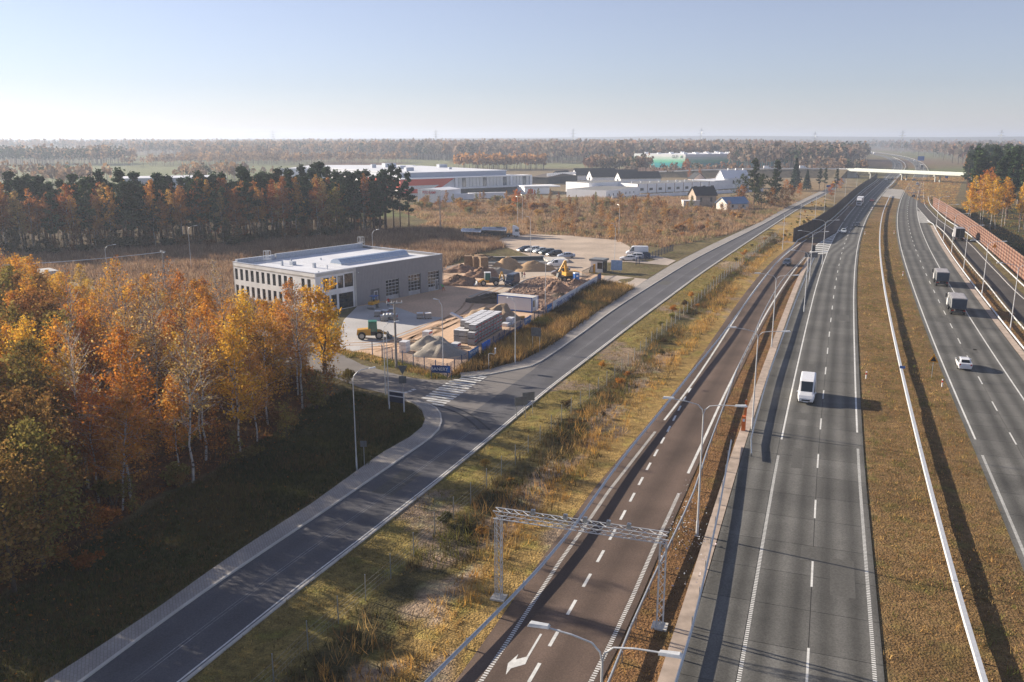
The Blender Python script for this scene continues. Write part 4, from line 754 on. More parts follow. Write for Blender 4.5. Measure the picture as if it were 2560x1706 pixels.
# ------------------------------------------------------------------ parked vehicles
sw = lambda v: tuple(v)
tanker('road tanker with white cab parked on the gravel lot', (*G(1248, 593), .04), math.radians(-6), True)
tanker('polished tank trailer parked without a tractor beside the tanker', (*G(1196, 597), 0), math.radians(-14), False)
rowc = [('estate', (1312, 629), (.03, .05, .1), 'navy', 'dark blue car parked first in the row nearest the pine wood'), ('estate', (1331, 630), (.6, .62, .64), 'pale', 'pale car parked second in the row'), ('hatch', (1350, 633), (.5, .55, .58), 'silver', 'silver hatchback parked third in the row'), ('estate', (1367, 636), (.04, .06, .06), 'dkgreen', 'dark green car parked fourth in the row'), ('estate', (1385, 640), (.03, .03, .035), 'dark', 'black car parked fifth in the row'), ('sedan', (1415, 645), (.35, .42, .5), 'steel', 'blue silver saloon parked last in the row, side on')]
for i, (k, p, c, n, lb) in enumerate(rowc): car(k, lb, (*G(*p), .04), math.radians(215 if i < 5 else 190), c, n, 'cars parked in a row by the yard')
car('sedan', 'white saloon parked nearest the gatehouse', (*G(1571, 652), .04), math.radians(172), (.75, .76, .78), 'white', 'white vehicles parked by the blue fence'); car('estate', 'white estate parked behind the white saloon', (*G(1587, 647), .04), math.radians(172), (.75, .76, .78), 'white', 'white vehicles parked by the blue fence')
car('van', 'white minibus parked behind the white cars', (*G(1592, 640), .04), math.radians(176), (.75, .76, .78), 'white', 'white vehicles parked by the blue fence'); car('hatch', 'dark car parked in shade between the minibus and white estate', (*G(1606, 644), .04), math.radians(174), (.03, .05, .1), 'navy', 'white vehicles parked by the blue fence')
car('mpv', 'small white panel van parked in the yard before the car row', (*G(1390, 667), .05), math.radians(188), (.75, .76, .78), 'white', cargo=True); car('mpv', 'grey people carrier half hidden behind the excavator', (*G(1402, 689), .05), math.radians(176), (.24, .22, .22), 'taupe')
t = car('van', 'dark blue van standing in the middle of the yard', (*G(1280, 713), .05), math.radians(248), (.03, .04, .07), 'navy'); t.scale = (.82, .95, .92)
box_lorry('white box lorry half hidden behind the yellow trees on the branch road', (-99, 181, .02), math.radians(136), WPAINT, M('box_offwhite', (.55, .54, .52), .6), 8)
# ------------------------------------------------------------------ site machines
GREENG = M('green_cab_glass', (.05, .16, .13), .15, 0, .1, spec=.8)
def loader(name, label, loc, rz, back=False):
    t = thing(name, label, 'loader', loc, rz); r = .62 if not back else .6
    MB().hexa([(-2.6, -.7, .7), (-.4, -.7, .6), (-.4, .7, .6), (-2.6, .7, .7)], [(-2.5, -.65, 1.55), (-.4, -.65, 1.7), (-.4, .65, 1.7), (-2.5, .65, 1.55)]).build('engine_cover', YELP if not back else STEELDK, t); MB().box(-.4, 1.4, -.5, .5, .55, 1.1).build('front_frame', YELP if back else STEELDK, t)
    cbx = MB()
    for x in (-.75, .55):
        for y in (-.62, .62): cbx.bar((x, y, 1.1), (x*.9, y*.9, 2.75), .09, .09)
    cbx.box(-.75, .6, -.65, .65, 2.72, 2.85).build('cab_frame', M('machine_green', (.03, .2, .13), .4) if not back else WPAINT, t); MB().hexa([(-.7, -.6, 1.2), (.5, -.6, 1.2), (.5, .6, 1.2), (-.7, .6, 1.2)], [(-.64, -.56, 2.7), (.45, -.56, 2.7), (.45, .56, 2.7), (-.64, .56, 2.7)]).build('cab_glass', GREENG, t)
    for s in (-1, 1): MB().bar((.6, s*.45, 1.3), (2.2, s*.45, .65), .14, .22).build('lift_arm', YELP, t)
    MB().prism([(2.1, .15), (3.0, .15), (2.55, .35), (2.3, .9), (2.1, .85)], -1.1, 1.1).build('bucket', STEELDK if not back else GALV, t)
    for x in (-1.8, .9):
        for s in (-1, 1): wheel(t, x, s*.85, r, .42)
    if back: MB().bar((-2.6, 0, 1.2), (-3.2, 0, 2.9), .25, .3).bar((-3.2, 0, 2.9), (-3.7, 0, 1.3), .2, .25).build('digger_arm', YELP, t); MB().prism([(-3.9, .7), (-3.4, .7), (-3.5, 1.3), (-3.9, 1.3)], -.3, .3).build('digger_bucket', STEELDK, t)
    return t
loader('wheel_loader', 'yellow wheel loader with green cab beside the birch grove', (*G(934, 847), .05), math.radians(8)); loader('backhoe_loader', 'yellow and dark backhoe loader with white cab in the yard', (*G(1218, 714), .05), math.radians(188), True)
t = thing('excavator', 'orange yellow wheeled excavator beside the blue toilet cabin', 'excavator', (*G(1420, 703), .05), math.radians(200)); 
for x in (-1.3, 1.3):
    for s in (-1, 1): wheel(t, x, s*1.0, .55, .4)
MB().box(-1.9, 1.9, -.7, .7, .55, 1.15).build('undercarriage', STEELDK, t); MB().box(-2.2, 1.0, -1.2, 1.2, 1.25, 2.1).build('upper_body', YELP, t); MB().box(-.2, 1.2, -1.2, -.2, 2.1, 3.0).build('cab', YELP, t); MB().box(-.15, 1.22, -1.22, -.18, 2.2, 2.9).build('cab_glass', GLASS, t)
MB().bar((.6, .3, 1.9), (.9, .3, 4.6), .35, .5).build('boom', YELP, t); MB().bar((.9, .3, 4.6), (2.3, .3, 2.2), .3, .35).build('stick', YELP, t); MB().prism([(2.0, .9), (2.9, 1.0), (2.6, 1.9), (2.1, 2.0)], -.2, .8).build('bucket', STEELDK, t)
t = thing('road_roller', 'small yellow compactor machine standing in shade by the hall wall', 'roller', (*G(935, 772), .06), math.radians(250)); MB().cyl((.9, -.7, .45), (.9, .7, .45), .45, .45, 14).build('drum', GALV, t); MB().cyl((-.9, -.7, .45), (-.9, .7, .45), .45, .45, 14).build('drum', GALV, t); MB().box(-1.3, 1.3, -.5, .5, .85, 1.4).build('body', YELP, t); MB().bar((-.5, -.45, 1.4), (-.5, -.45, 2.3), .06, .06).bar((-.5, .45, 1.4), (-.5, .45, 2.3), .06, .06).box(-.9, .5, -.6, .6, 2.3, 2.38).build('canopy', BLUEP, t)
# ------------------------------------------------------------------ people
def body_mat(name, bands):
    m = bpy.data.materials.new(name); m.use_nodes = True; t = m.node_tree; b = t.nodes['Principled BSDF']; b.inputs['Roughness'].default_value = .85
    tc = t.nodes.new('ShaderNodeTexCoord'); sp = t.nodes.new('ShaderNodeSeparateXYZ'); t.links.new(tc.outputs['Object'], sp.inputs[0]); dv = t.nodes.new('ShaderNodeMath'); dv.operation = 'DIVIDE'; dv.inputs[1].default_value = 1.8; t.links.new(sp.outputs[2], dv.inputs[0])
    r = t.nodes.new('ShaderNodeValToRGB'); r.color_ramp.interpolation = 'CONSTANT'; t.links.new(dv.outputs[0], r.inputs[0]); r.color_ramp.elements[0].position = 0; r.color_ramp.elements[0].color = (*bands[0][1], 1); r.color_ramp.elements[1].position = bands[1][0]; r.color_ramp.elements[1].color = (*bands[1][1], 1)
    for pos, c in bands[2:]: e = r.color_ramp.elements.new(pos); e.color = (*c, 1)
    t.links.new(r.outputs[0], b.inputs['Base Color']); return m
def person(label, loc, rz, bands, bend=0., stride=.25):
    V = [(0, 0, .95), (0, 0, 1.15), (0, 0, 1.38), (0, 0, 1.5), (.02, 0, 1.62), (.02, 0, 1.74), (0, .1, .92), (stride, .11, .5), (stride*.7, .11, .08), (stride*.7+.13, .11, .03), (0, -.1, .92), (-stride*.6, -.11, .5), (-stride*1.5, -.11, .1), (-stride*1.5+.13, -.11, .04), (0, .2, 1.4), (-.05, .26, 1.13), (.1, .27, .9), (0, -.2, 1.4), (.06, -.26, 1.13), (.2, -.25, .92), (.14, .27, .8), (.24, -.25, .83)]
    R = [.15, .14, .15, .06, .1, .085, .1, .07, .045, .035, .1, .07, .045, .035, .06, .05, .035, .06, .05, .035, .035, .035]
    E = [(0, 1), (1, 2), (2, 3), (3, 4), (4, 5), (0, 6), (6, 7), (7, 8), (8, 9), (0, 10), (10, 11), (11, 12), (12, 13), (2, 14), (14, 15), (15, 16), (2, 17), (17, 18), (18, 19), (16, 20), (19, 21)]
    V = [(x+max(0, z-.95)*bend, y, z-max(0, z-.95)*bend*.25) for x, y, z in V]
    me = bpy.data.meshes.new('person'); me.from_pydata(V, E, []); o = add('person', me, None, loc, rz); o.modifiers.new('skin', 'SKIN'); sv = me.skin_vertices[0].data
    for i, r_ in enumerate(R): sv[i].radius = (r_, r_)
    sv[0].use_root = True; ss = o.modifiers.new('sub', 'SUBSURF'); ss.levels = ss.render_levels = 1; me.materials.append(body_mat('clothes', bands)); tag(o, label, 'person'); return o
SKIN = (.45, .27, .19); DK = (.02, .02, .025)
person('person in black jacket walking beside the dark blue van', (*G(1305, 697), .05), math.radians(30), [(0, DK), (.05, (.03, .03, .04)), (.52, DK), (.85, SKIN), (.95, (.05, .03, .02))])
person('person in dark red jacket and pale trousers walking in the yard', (*G(1311, 699), .05), math.radians(30), [(0, DK), (.05, (.3, .3, .33)), (.52, (.12, .02, .03)), (.85, SKIN), (.95, (.2, .1, .05))])
person('worker in bright green vest and orange trousers bending at the hall corner', (*G(1109, 729), .05), math.radians(200), [(0, DK), (.05, (.6, .12, .02)), (.5, (.1, .55, .1)), (.85, SKIN), (.95, (.6, .5, .05))], .8)
person('worker in red top standing by the hall wall behind the pole', (*G(971, 768), .06), math.radians(100), [(0, DK), (.05, (.04, .05, .1)), (.52, (.5, .06, .03)), (.85, SKIN), (.95, (.5, .1, .05))])
person('worker in bright green helmet riding the compactor', (*G(935, 772.5), .9), math.radians(250), [(0, DK), (.05, (.04, .05, .1)), (.5, (.08, .2, .4)), (.85, SKIN), (.93, (.1, .6, .1))], .1, .05)
# ================================================================== THE NEW HALL
hu = Vector((.612, .791)); hv = Vector((-.791, .612)); h0 = Vector((-35.0, 152.4)); HL, HW, HH = 33.4, 24.6, 7.4
hall = thing('industrial_hall', 'new grey metal hall with white office front and white flat roof', 'building', (*h0, 0), math.atan2(hu.y, hu.x))
CLAD = M('grey_cladding', (.29, .28, .285), .55, .1, .05, 1); WHITEW = M('raw_white_wall', (.8, .79, .77), .9, 0, .1, .5, var2=.1, scale2=.3); ROOFM = M('white_roof_membrane', (.68, .7, .74), .6, 0, .05, .4, var2=.05)
XO = 8.8   # office part along x
# long front side faces -y in local space (towards the yard)
DOORS = [(12.9, 15.2, 0, 2.7, 'small'), (17.0, 20.6, 0, 4.0, 'big'), (23.2, 26.8, 0, 4.2, 'big'), (29.0, 32.4, 0, 4.2, 'big')]
def wall_with_holes(name, x0, x1, z1, holes, mat, th=.3, step=None):
    mb = MB(); xs_ = sorted({x0, x1, *[h[0] for h in holes], *[h[1] for h in holes]})
    for a, b in zip(xs_[:-1], xs_[1:]):
        hs = sorted([(h[2], h[3]) for h in holes if h[0] <= a+1e-6 and h[1] >= b-1e-6]); z = 0
        for lo, hi in hs:
            if lo > z: mb.box(a, b, 0, th, z, lo)
            z = hi
        if z < z1: mb.box(a, b, 0, th, z, z1)
    return mb.build(name, mat, hall)
wall_with_holes('clad_wall', XO+.5, HL, HH, DOORS, CLAD)
rib = MB()
for k in range(62):
    x = XO+.7+k*.395
    if not any(d[0]-.05 < x < d[1]+.05 for d in DOORS): rib.box(x, x+.06, -.03, -.002, .05, HH-.05)
    else: rib.box(x, x+.06, -.03, -.002, [d[3] for d in DOORS if d[0]-.05 < x < d[1]+.05][0]+.1, HH-.05)
o_ = rib.build('cladding_ribs', CLAD, hall); o_['kind'] = 'stuff'
for x0, x1, z0, z1, k in DOORS:
    d = MB().box(x0, x1, .22, .27, 0, z1).build('door', M('door_grey', (.15, .15, .16), .5) if k == 'small' else M('door_silver', (.42, .43, .45), .4, .3), hall)
    if k == 'big':
        for r in range(6):
            for c in range(4): w = (x1-x0)/4; MB().box(x0+c*w+.07, x0+(c+1)*w-.07, .195, .215, .25+r*(z1-.3)/6, .25+(r+1)*(z1-.3)/6-.12).build('pane', GLASS if r > 0 else M('door_silver', (.42, .43, .45)), d)
    if x0 > 28 or k == 'small': MB().box(x1-1.25, x1-.25, .17, .19, .05, 2.2).build('wicket_frame', WPAINT, d); MB().box(x1-1.15, x1-.35, .165, .185, .15, 2.1).build('wicket_panel', MATS['door_grey'], d)
MB().box(XO, XO+.5, -.08, .3, 0, HH+.05).build('corner_pilaster', WCONC, hall)
# office: front side and the long gable side facing the grove
OFW = [(1.5, 2.8, 4.0, 6.3), (3.2, 4.5, 4.0, 6.3), (4.9, 6.2, 4.0, 6.3), (6.5, 8.6, 4.0, 6.5), (1.5, 2.8, .9, 3.0), (3.2, 4.5, .9, 3.0), (5.0, 8.5, .1, 3.0)]
wall_with_holes('office_front_wall', 0, XO, HH, OFW, WHITEW)
FRAMEM = M('window_frame_dark', (.03, .028, .028), .4)
def window(parent, x0, x1, z0, z1, y=.12, cols=1, rot=None):
    fr = MB(); 
    for a, b, c, d in ((x0, x0+.1, z0, z1), (x1-.1, x1, z0, z1), (x0+.1, x1-.1, z0, z0+.1), (x0+.1, x1-.1, z1-.1, z1)): fr.box(a, b, y-.05, y+.06, c, d)
    w = fr.build('window', FRAMEM, parent); n = cols
    for c in range(n):
        for r in range(2): a = x0+.1+(x1-x0-.2)*c/n; b = x0+.1+(x1-x0-.2)*(c+1)/n; m0 = z0+.1+(z1-z0-.2)*(0 if r == 0 else .35); m1 = z0+.1+(z1-z0-.2)*(.35 if r == 0 else 1); MB().box(a+.03, b-.03, y, y+.03, m0+.03, m1-.03).build('pane', GLASS, w)
    return w
for a, b, c, d in OFW: window(hall, a, b, c, d, cols=3 if b-a > 1.6 else 1)
MB().box(0, XO, -.06, -.002, 6.75, HH-.15).build('front_band', WCONC, hall)
# gable side: build along local +y at x=0
side_wall = MB(); WINY = [1.3+1.68*k for k in range(14)]; WINY = [y for i, y in enumerate(WINY) if i != 2]; ycuts = sorted({0, HW, *[y for y in WINY], *[y+.95 for y in WINY]})
for a, b in zip(ycuts[:-1], ycuts[1:]):
    if any(abs(a-y) < 1e-6 for y in WINY): side_wall.box(-.3, 0, a, b, 0, .9); side_wall.box(-.3, 0, a, b, 3.0, 4.0); side_wall.box(-.3, 0, a, b, 6.2, HH)
    else: side_wall.box(-.3, 0, a, b, 0, HH)
side_wall.build('office_side_wall', WHITEW, hall)
for y in WINY:
    for z0, z1 in ((4.0, 6.2), (.9, 3.0)):
        fr = MB()
        for a, b, c, d in ((y, y+.09, z0, z1), (y+.86, y+.95, z0, z1), (y+.09, y+.86, z0, z0+.09), (y+.09, y+.86, z1-.09, z1)): fr.box(-.2, -.1, a, b, c, d)
        w = fr.build('window', FRAMEM, hall); MB().box(-.17, -.14, y+.1, y+.85, z0+.1, z0+.8).box(-.17, -.14, y+.1, y+.85, z0+.86, z1-.1).build('pane', GLASS, w)
MB().box(-.34, -.302, .2, HW-.2, 6.5, 6.75).build('side_band', M('stained_band', (.45, .42, .38), .9, 0, .25, .6), hall)
MB().box(HL-.3, HL, .3, HW, 0, HH).build('end_wall', CLAD, hall); MB().box(-.3, HL, HW-.3, HW, 0, HH).build('rear_wall', CLAD, hall)
MB().box(0, HL-.3, .3, HW-.3, HH-.9, HH-.5).build('roof', ROOFM, hall)
MB().box(XO+.1, XO+.3, .3, HW-.3, HH-.5, HH-.35).build('roof_kerb', ROOFM, hall)
cap = M('parapet_cap', (.62, .64, .67), .4, .4)
for a in ((-.35, HL+.05, -.06, .36), (-.35, HL+.05, HW-.36, HW+.06)): MB().box(a[0], a[1], a[2], a[3], HH, HH+.06).build('parapet_cap', cap, hall)
for a in ((-.36, .06), (HL-.36, HL+.06)): MB().box(a[0], a[1], .36, HW-.36, HH+.002, HH+.064).build('parapet_cap', cap, hall)
MB().box(.06, 9, HW-1.0, HW-.36, HH-.5, HH+.5).box(9.4, HL-.4, HW-.9, HW-.36, HH-.5, HH+.62).build('rear_upstand', M('upstand_blue_grey', (.4, .43, .48), .6), hall)
sk = MB(); n = 8; x0, x1, yc, wd = 12.0, 30.5, 8.6, 1.6
arc = [(yc+wd*math.cos(math.pi*k/n), HH-.35+.95*math.sin(math.pi*k/n)) for k in range(n+1)]
skl = MB().box(x0-.1, x1+.1, yc-wd-.12, yc+wd+.12, HH-.5, HH-.3).build('skylight', GALVL, hall)
SKYM = M('skylight_panel', (.36, .44, .56), .25, 0, .05, spec=.6)
for j in range(14):
    a, b = x0+(x1-x0)*j/14+.03, x0+(x1-x0)*(j+1)/14-.03; mb = MB()
    for k in range(n): mb.face([(a, *arc[k]), (b, *arc[k]), (b, *arc[k+1]), (a, *arc[k+1])])
    mb.build('skylight_panel', SKYM, skl)
for x in (x0, x1): MB().face([(x, *p) for p in arc]).build('skylight_end', SKYM, skl)
for x, y, w, h in ((4.5, 15.5, .35, .9), (6.3, 14.5, .9, .7), (6.6, 8.5, .5, .9), (6.8, 5.0, .18, .8), (14.5, 16, .25, .4), (3.2, 3.2, .2, .25), (9.8, 19.5, .25, .4)): MB().box(x-w/2, x+w/2, y-w/2, y+w/2, HH-.5, HH-.5+h).build('roof_vent', M('vent_blue_grey', (.4, .44, .5), .5), hall)
for x, y, h in ((5.6, 21.5, 2.2), (HL-.7, HW-.7, 2.4)):
    c = MB()
    for dx in (-.5, 0, .5):
        for dy in (-.5, .5): c.bar((x+dx, y+dy, HH-.4), (x+dx, y+dy, HH-.4+h), .05, .05)
    for zz in (.6, 1.2, h): 
        for dy in (-.5, .5): c.bar((x-.5, y+dy, HH-.4+zz), (x+.5, y+dy, HH-.4+zz), .05, .05)
        for dx in (-.5, .5): c.bar((x+dx, y-.5, HH-.4+zz), (x+dx, y+.5, HH-.4+zz), .05, .05)
    c.build('ladder_cage', GALVL, hall)
for x in (XO+1.0, HL-.8): MB().box(x-.12, x+.12, -.25, 0, HH-1.1, HH-.95).build('wall_lamp', LAMPH, hall)
# ================================================================== YARD
def Y_(p): return (*G(*p), .05)
FBLUE = M('fence_blue', (.02, .05, .13), .5)
f0, f1 = np.array(FENCE0), np.array(FENCE1); fd = f1-f0; fL = np.hypot(*fd); frz = math.atan2(fd[1], fd[0])
fence = thing('site_fence', 'dark blue mesh fence along the weed strip beside the yard', 'fence', (*f0, 0), frz)
np_ = 34; step = fL/np_; pm = MB().box(-.05, .05, -.05, .05, -.2, 1.95).mesh('post', FBLUE); mb = MB()
for k in range(9): mb.box(.05, step-.05, -.012, .012, .12+k*.205, .14+k*.205)
for k in range(15): mb.box(.1+k*(step-.2)/14-.008, .1+k*(step-.2)/14+.008, -.01, .01, .1, 1.8)
panm = mb.mesh('mesh_panel', FBLUE)
for k in range(np_+1): add('post', pm, fence, (k*step, 0, 0))
for k in range(np_): add('mesh_panel', panm, fence, (k*step, 0, 0))
c0 = np.array(G(915, 883)); d_ = c0-f0; f2 = thing('site_fence', 'dark blue mesh fence from the yard corner towards the loader', 'fence', (*f0, 0), math.atan2(d_[1], d_[0])); L2 = np.hypot(*d_)
for k in range(1, 8): add('post', pm, f2, (k*step, 0, 0))
for k in range(0, 6): add('mesh_panel', panm, f2, (k*step, 0, 0))
def banner(label, s0, s1, mat, text=None, tsize=.5, tmat=None, z0=.1, z1=1.9, parts=()):
    p = f0+fd*(s0/fL); t = thing('banner', label, 'banner', (*p, 0), frz); n = 8; mb = MB(); L = s1-s0
    for k in range(n): a, b = L*k/n, L*(k+1)/n; ya, yb = -.09-.02*math.sin(k*1.9), -.09-.02*math.sin((k+1)*1.9); mb.hexa([(a, ya, z0), (b, yb, z0), (b, yb+.015, z0), (a, ya+.015, z0)], [(a, ya, z1), (b, yb, z1), (b, yb+.015, z1), (a, ya+.015, z1)])
    mb.build('sheet', mat, t)
    if text: letters(text, t, (L*.5, -.13, (z0+z1)/2), tsize, tmat or WPAINT)
    for tx, x, z, sz, m_ in parts: letters(tx, t, (x, -.13, z), sz, m_)
    return t
BANB = M('banner_blue', (.02, .16, .42), .6, 0, .06); BANN = M('banner_navy', (.02, .06, .2), .6); BANW = M('banner_white', (.66, .67, .7), .7, 0, .06, 1); LETB = M('letter_blue', (.12, .18, .4), .7)
bparts = [('M', .6, 1.35, .95, WPAINT), ('MOLNET', 2.2, 1.4, .62, WPAINT), ('□', .6, .5, .6, WPAINT), ('_____', 2.1, .62, .4, WPAINT)]
banner('blue banner with a big white M on the fence, nearest the yard corner', 7.2, 10.8, BANB, parts=bparts); banner('plain bright blue sheet hung on the yard fence', 12.2, 15.4, M('banner_bright', (.01, .14, .6), .6))
banner('dark blue sheeting on the fence beside the paver pallets', 15.6, 30.0, BANN, z1=1.2); banner('blue banner with a big white M on the fence, beyond the paver pallets', 31.0, 34.2, BANB, parts=bparts); banner('blue and white banner on the fence beside the site cabin', 43.2, 46.0, BANB, 'MOLNET', .6)
banner('long white banner wall with blue lettering, nearer stretch', 46.6, 62.5, BANW, 'SERWIS TECHNICZNY', 1.15, LETB, 0, 2.0); banner('long white banner wall with blue lettering, stretch by the gate', 62.8, 78.6, BANW, 'CENTRUM  TECHNIKI', 1.15, LETB, 0, 2.0); banner('small blue banner at the gate end of the fence', 79, 82, BANN, z1=2.2)
t = thing('corner_banner', 'dark banner lettered BANERY at the yard corner beside the crossing', 'banner', (*G(1080, 948), 0), math.radians(-8)); MB().box(0, 2.5, -.02, .02, .9, 1.9).build('sheet', BANN, t); letters('BANERY', t, (1.05, -.04, 1.4), .62, WPAINT); MB().box(1.95, 2.45, -.035, -.021, 1.0, 1.8).build('blue_panel', BLUEP, t)
for x in (-.1, 2.6): MB().cyl((x, 0, -.1), (x, 0, 2.1), .05, .05, 8).build('post', FBLUE, t)
g = thing('sliding_gate', 'tall dark sliding gate standing open behind the white banner', 'gate', (*G(1455, 700), 0), math.atan2(.93, .36)); 
for k in range(18): MB().box(k*.55, k*.55+.06, -.03, .03, .15, 2.0).build('bar', STEELDK, g)
MB().box(0, 9.5, -.04, .04, .08, .18).box(0, 9.5, -.04, .04, 1.9, 2.0).build('rail', STEELDK, g); MB().box(9.6, 10.2, -.2, .2, 0, 2.2).build('amber_post', YELP, g)
bf = thing('lot_fence', 'blue mesh fence along the car lot behind the white cars', 'fence', (*G(1590, 662), 0), math.radians(62))
for k in range(13): add('post', pm, bf, (k*2.5, 0, 0))
pm3 = MB()
for k in range(14): pm3.box(.05+k*.18, .065+k*.18, -.01, .01, .1, 1.8)
for k in range(5): pm3.box(.05, 2.45, -.012, .012, .15+k*.4, .17+k*.4)
pm3 = pm3.mesh('mesh_panel', FBLUE)
for k in range(12): add('mesh_panel', pm3, bf, (k*2.5, 0, 0))
# site cabin
t = thing('site_cabin', 'white site cabin container with blue frame by the fence', 'cabin', (*G(1330, 784), .15), math.atan2(G(1262, 777)[1]-G(1330, 784)[1], G(1262, 777)[0]-G(1330, 784)[0])); CW, CD_, CH = 7.2, 2.6, 2.7; CABW = M('cabin_wall', (.62, .64, .68), .6, 0, .05, .5)
MB().box(.08, CW-.08, -CD_+.08, -.08, .1, CH-.1).build('wall', CABW, t); MB().box(0, CW, -CD_, 0, CH-.1, CH).build('roof', M('cabin_roof', (.6, .58, .54), .8, 0, .15, .8), t)
for x in (0, CW-.14):
    for y in (-CD_, -.14): MB().box(x-.01, x+.15, y-.01, y+.15, 0, CH+.02).build('corner_post', BLUEP, t)
for a in ((0, CW, -.1, .012), (0, CW, -CD_-.012, -CD_+.1)): MB().box(a[0]+.15, a[1]-.15, a[2], a[3], 0, .16).box(a[0]+.15, a[1]-.15, a[2], a[3], CH-.16, CH+.01).build('frame_rail', BLUEP, t)
MB().box(-.012, .05, -1.1, -.5, .9, 2.1).build('window', FRAMEM, t); MB().box(-.02, -.013, -1.05, -.55, .95, 2.05).build('pane', M('cabin_glass', (.25, .2, .12), .2), t); MB().box(-.03, .05, -2.3, -1.5, .12, 2.2).build('door', WPAINT, t)
t = thing('toilet_cabin', 'blue portable toilet cabin with white roof', 'toilet cabin', Y_((1440, 708)), math.radians(20)); MB().box(-.55, .55, -.55, .55, 0, 2.1).build('body', BLUEP, t); MB().box(-.6, .6, -.6, .6, 2.1, 2.3, 0, .15, .15).build('roof', WPAINT, t); MB().box(-.45, .45, -.575, -.551, .1, 2.0).build('door', M('blue_door', (.03, .17, .5), .4), t); MB().box(-.25, .25, -.59, -.576, 1.4, 1.75).build('panel', WPAINT, t)
t = thing('gatehouse', 'small white and black gatehouse with flat grey roof', 'gatehouse', Y_((1497, 680)), math.radians(-28)); MB().box(-1.5, 1.5, -1.5, 1.5, 0, 2.7).build('wall', WPAINT, t); MB().box(-1.8, 1.8, -1.8, 1.8, 2.7, 3.15).build('roof', M('gatehouse_roof', (.2, .21, .22), .6), t); MB().box(.2, 1.52, -1.54, -1.51, .9, 2.4).build('window', GLASS, t); MB().box(1.51, 1.56, -1.3, 1.3, 0, 2.68).build('side_panel', BLACK, t); MB().box(1.57, 1.6, -1.1, .2, 1.0, 2.4).build('window', GLASS, t)
# heaps
def heap(name, label, p, w, d, h, mat, seed, n=26, rough=.12, flat=.0):
    o0 = G(*p); r_ = np.random.default_rng(seed); v, f = [], []; rings = 11
    for i in range(rings):
        t_ = i/(rings-1)
        for k in range(n): a = 2*math.pi*k/n; wob = 1+.12*math.sin(a*2+seed)+.08*math.sin(a*5+seed*2); rr = (1-t_)*wob; v.append((w/2*rr*math.cos(a)+r_.normal(0, rough*.12*w*.2), d/2*rr*math.sin(a)+r_.normal(0, rough*.12*w*.2), h*(1-(1-t_)**1.25)*(1-flat*t_)+r_.normal(0, rough*.12)*(t_ > 0)-.03))
    for i in range(rings-1):
        for k in range(n): f.append((i*n+k, i*n+(k+1) % n, (i+1)*n+(k+1) % n, (i+1)*n+k))
    va = np.array(v); va[:, 2] += ((vnoise(va[:, 0]+seed*9, va[:, 1], w*.16, seed)-.5)*h*.42+(vnoise(va[:, 0], va[:, 1]+seed*5, w*.07, seed)-.5)*h*.16)*np.clip(va[:, 2]/h*2.5, 0, 1); v = va
    o = add(name, fast_mesh(name, v, f, mat, smooth=rough < .3), None, (*o0, .04)); tag(o, label, name.split('_')[-1]); return o
GRAV = M('grey_gravel', (.34, .31, .27), .95, 0, .3, 14, .8, 18); SANDP = M('tan_sand', (.42, .28, .16), .95, 0, .12, 3, .4, 12); DIRT = M('brown_rubble', (.27, .17, .12), .95, 0, .4, 5, 1, 6); DARKS = M('dark_soil', (.11, .085, .065), .95, 0, .3, 4, .8, 8)
heap('gravel_heap', 'big grey gravel heap at the yard corner, nearest the fence', (1098, 885), 7.2, 6, 2.3, GRAV, 1, 30, .15); heap('gravel_heap', 'grey gravel heap behind the big one at the yard corner', (1078, 872), 7.6, 5, 2.2, GRAV, 2, 30, .15)
heap('sand_heap', 'tall tan sand heap between the cabin and the paver pallets', (1216, 803), 8, 7, 2.6, M('dark_sand', (.3, .22, .15), .95, 0, .15, 4, .5, 12), 3); heap('sand_heap', 'second sand heap right beside the site cabin', (1251, 797), 8, 7, 2.7, MATS['dark_sand'], 4)
heap('sand_heap', 'pointed tan sand heap before the loading pit', (1268, 672), 9.5, 7, 3.0, SANDP, 5); heap('sand_heap', 'broad tan sand heap before the small white van', (1335, 676), 11, 6, 2.6, SANDP, 6); heap('gravel_heap', 'low grey gravel heap on the yard drive', (1243, 683), 8, 5, 1.6, GRAV, 7)
for i, (p, w, h, lb) in enumerate([((1154, 679), 9, 1.5, 'low rubble heap before the three brick stacks'), ((1206, 692), 8, 2.6, 'brown rubble heap behind the backhoe loader'), ((1143, 710), 10, 1.9, 'brown rubble heap beside the hall corner'), ((1391, 727), 6.5, 1.9, 'broken concrete heap near the banner wall'), ((1400, 742), 5, .7, 'low dark rubble patch near the banner wall'), ((1437, 713), 5, 1.2, 'rubble heap beside the blue toilet'), ((1235, 752), 11, 1.5, 'long low dark soil heap behind the site cabin'), ((1215, 650), 10, 1.2, 'dark soil heap at the far edge of the yard'), ((1340, 745), 9, .8, 'low churned earth mound beyond the site cabin')]):
    heap('rubble_heap', lb, p, w, w*.7, h, DARKS if 'dark' in lb else DIRT, 20+i, 30, .8)
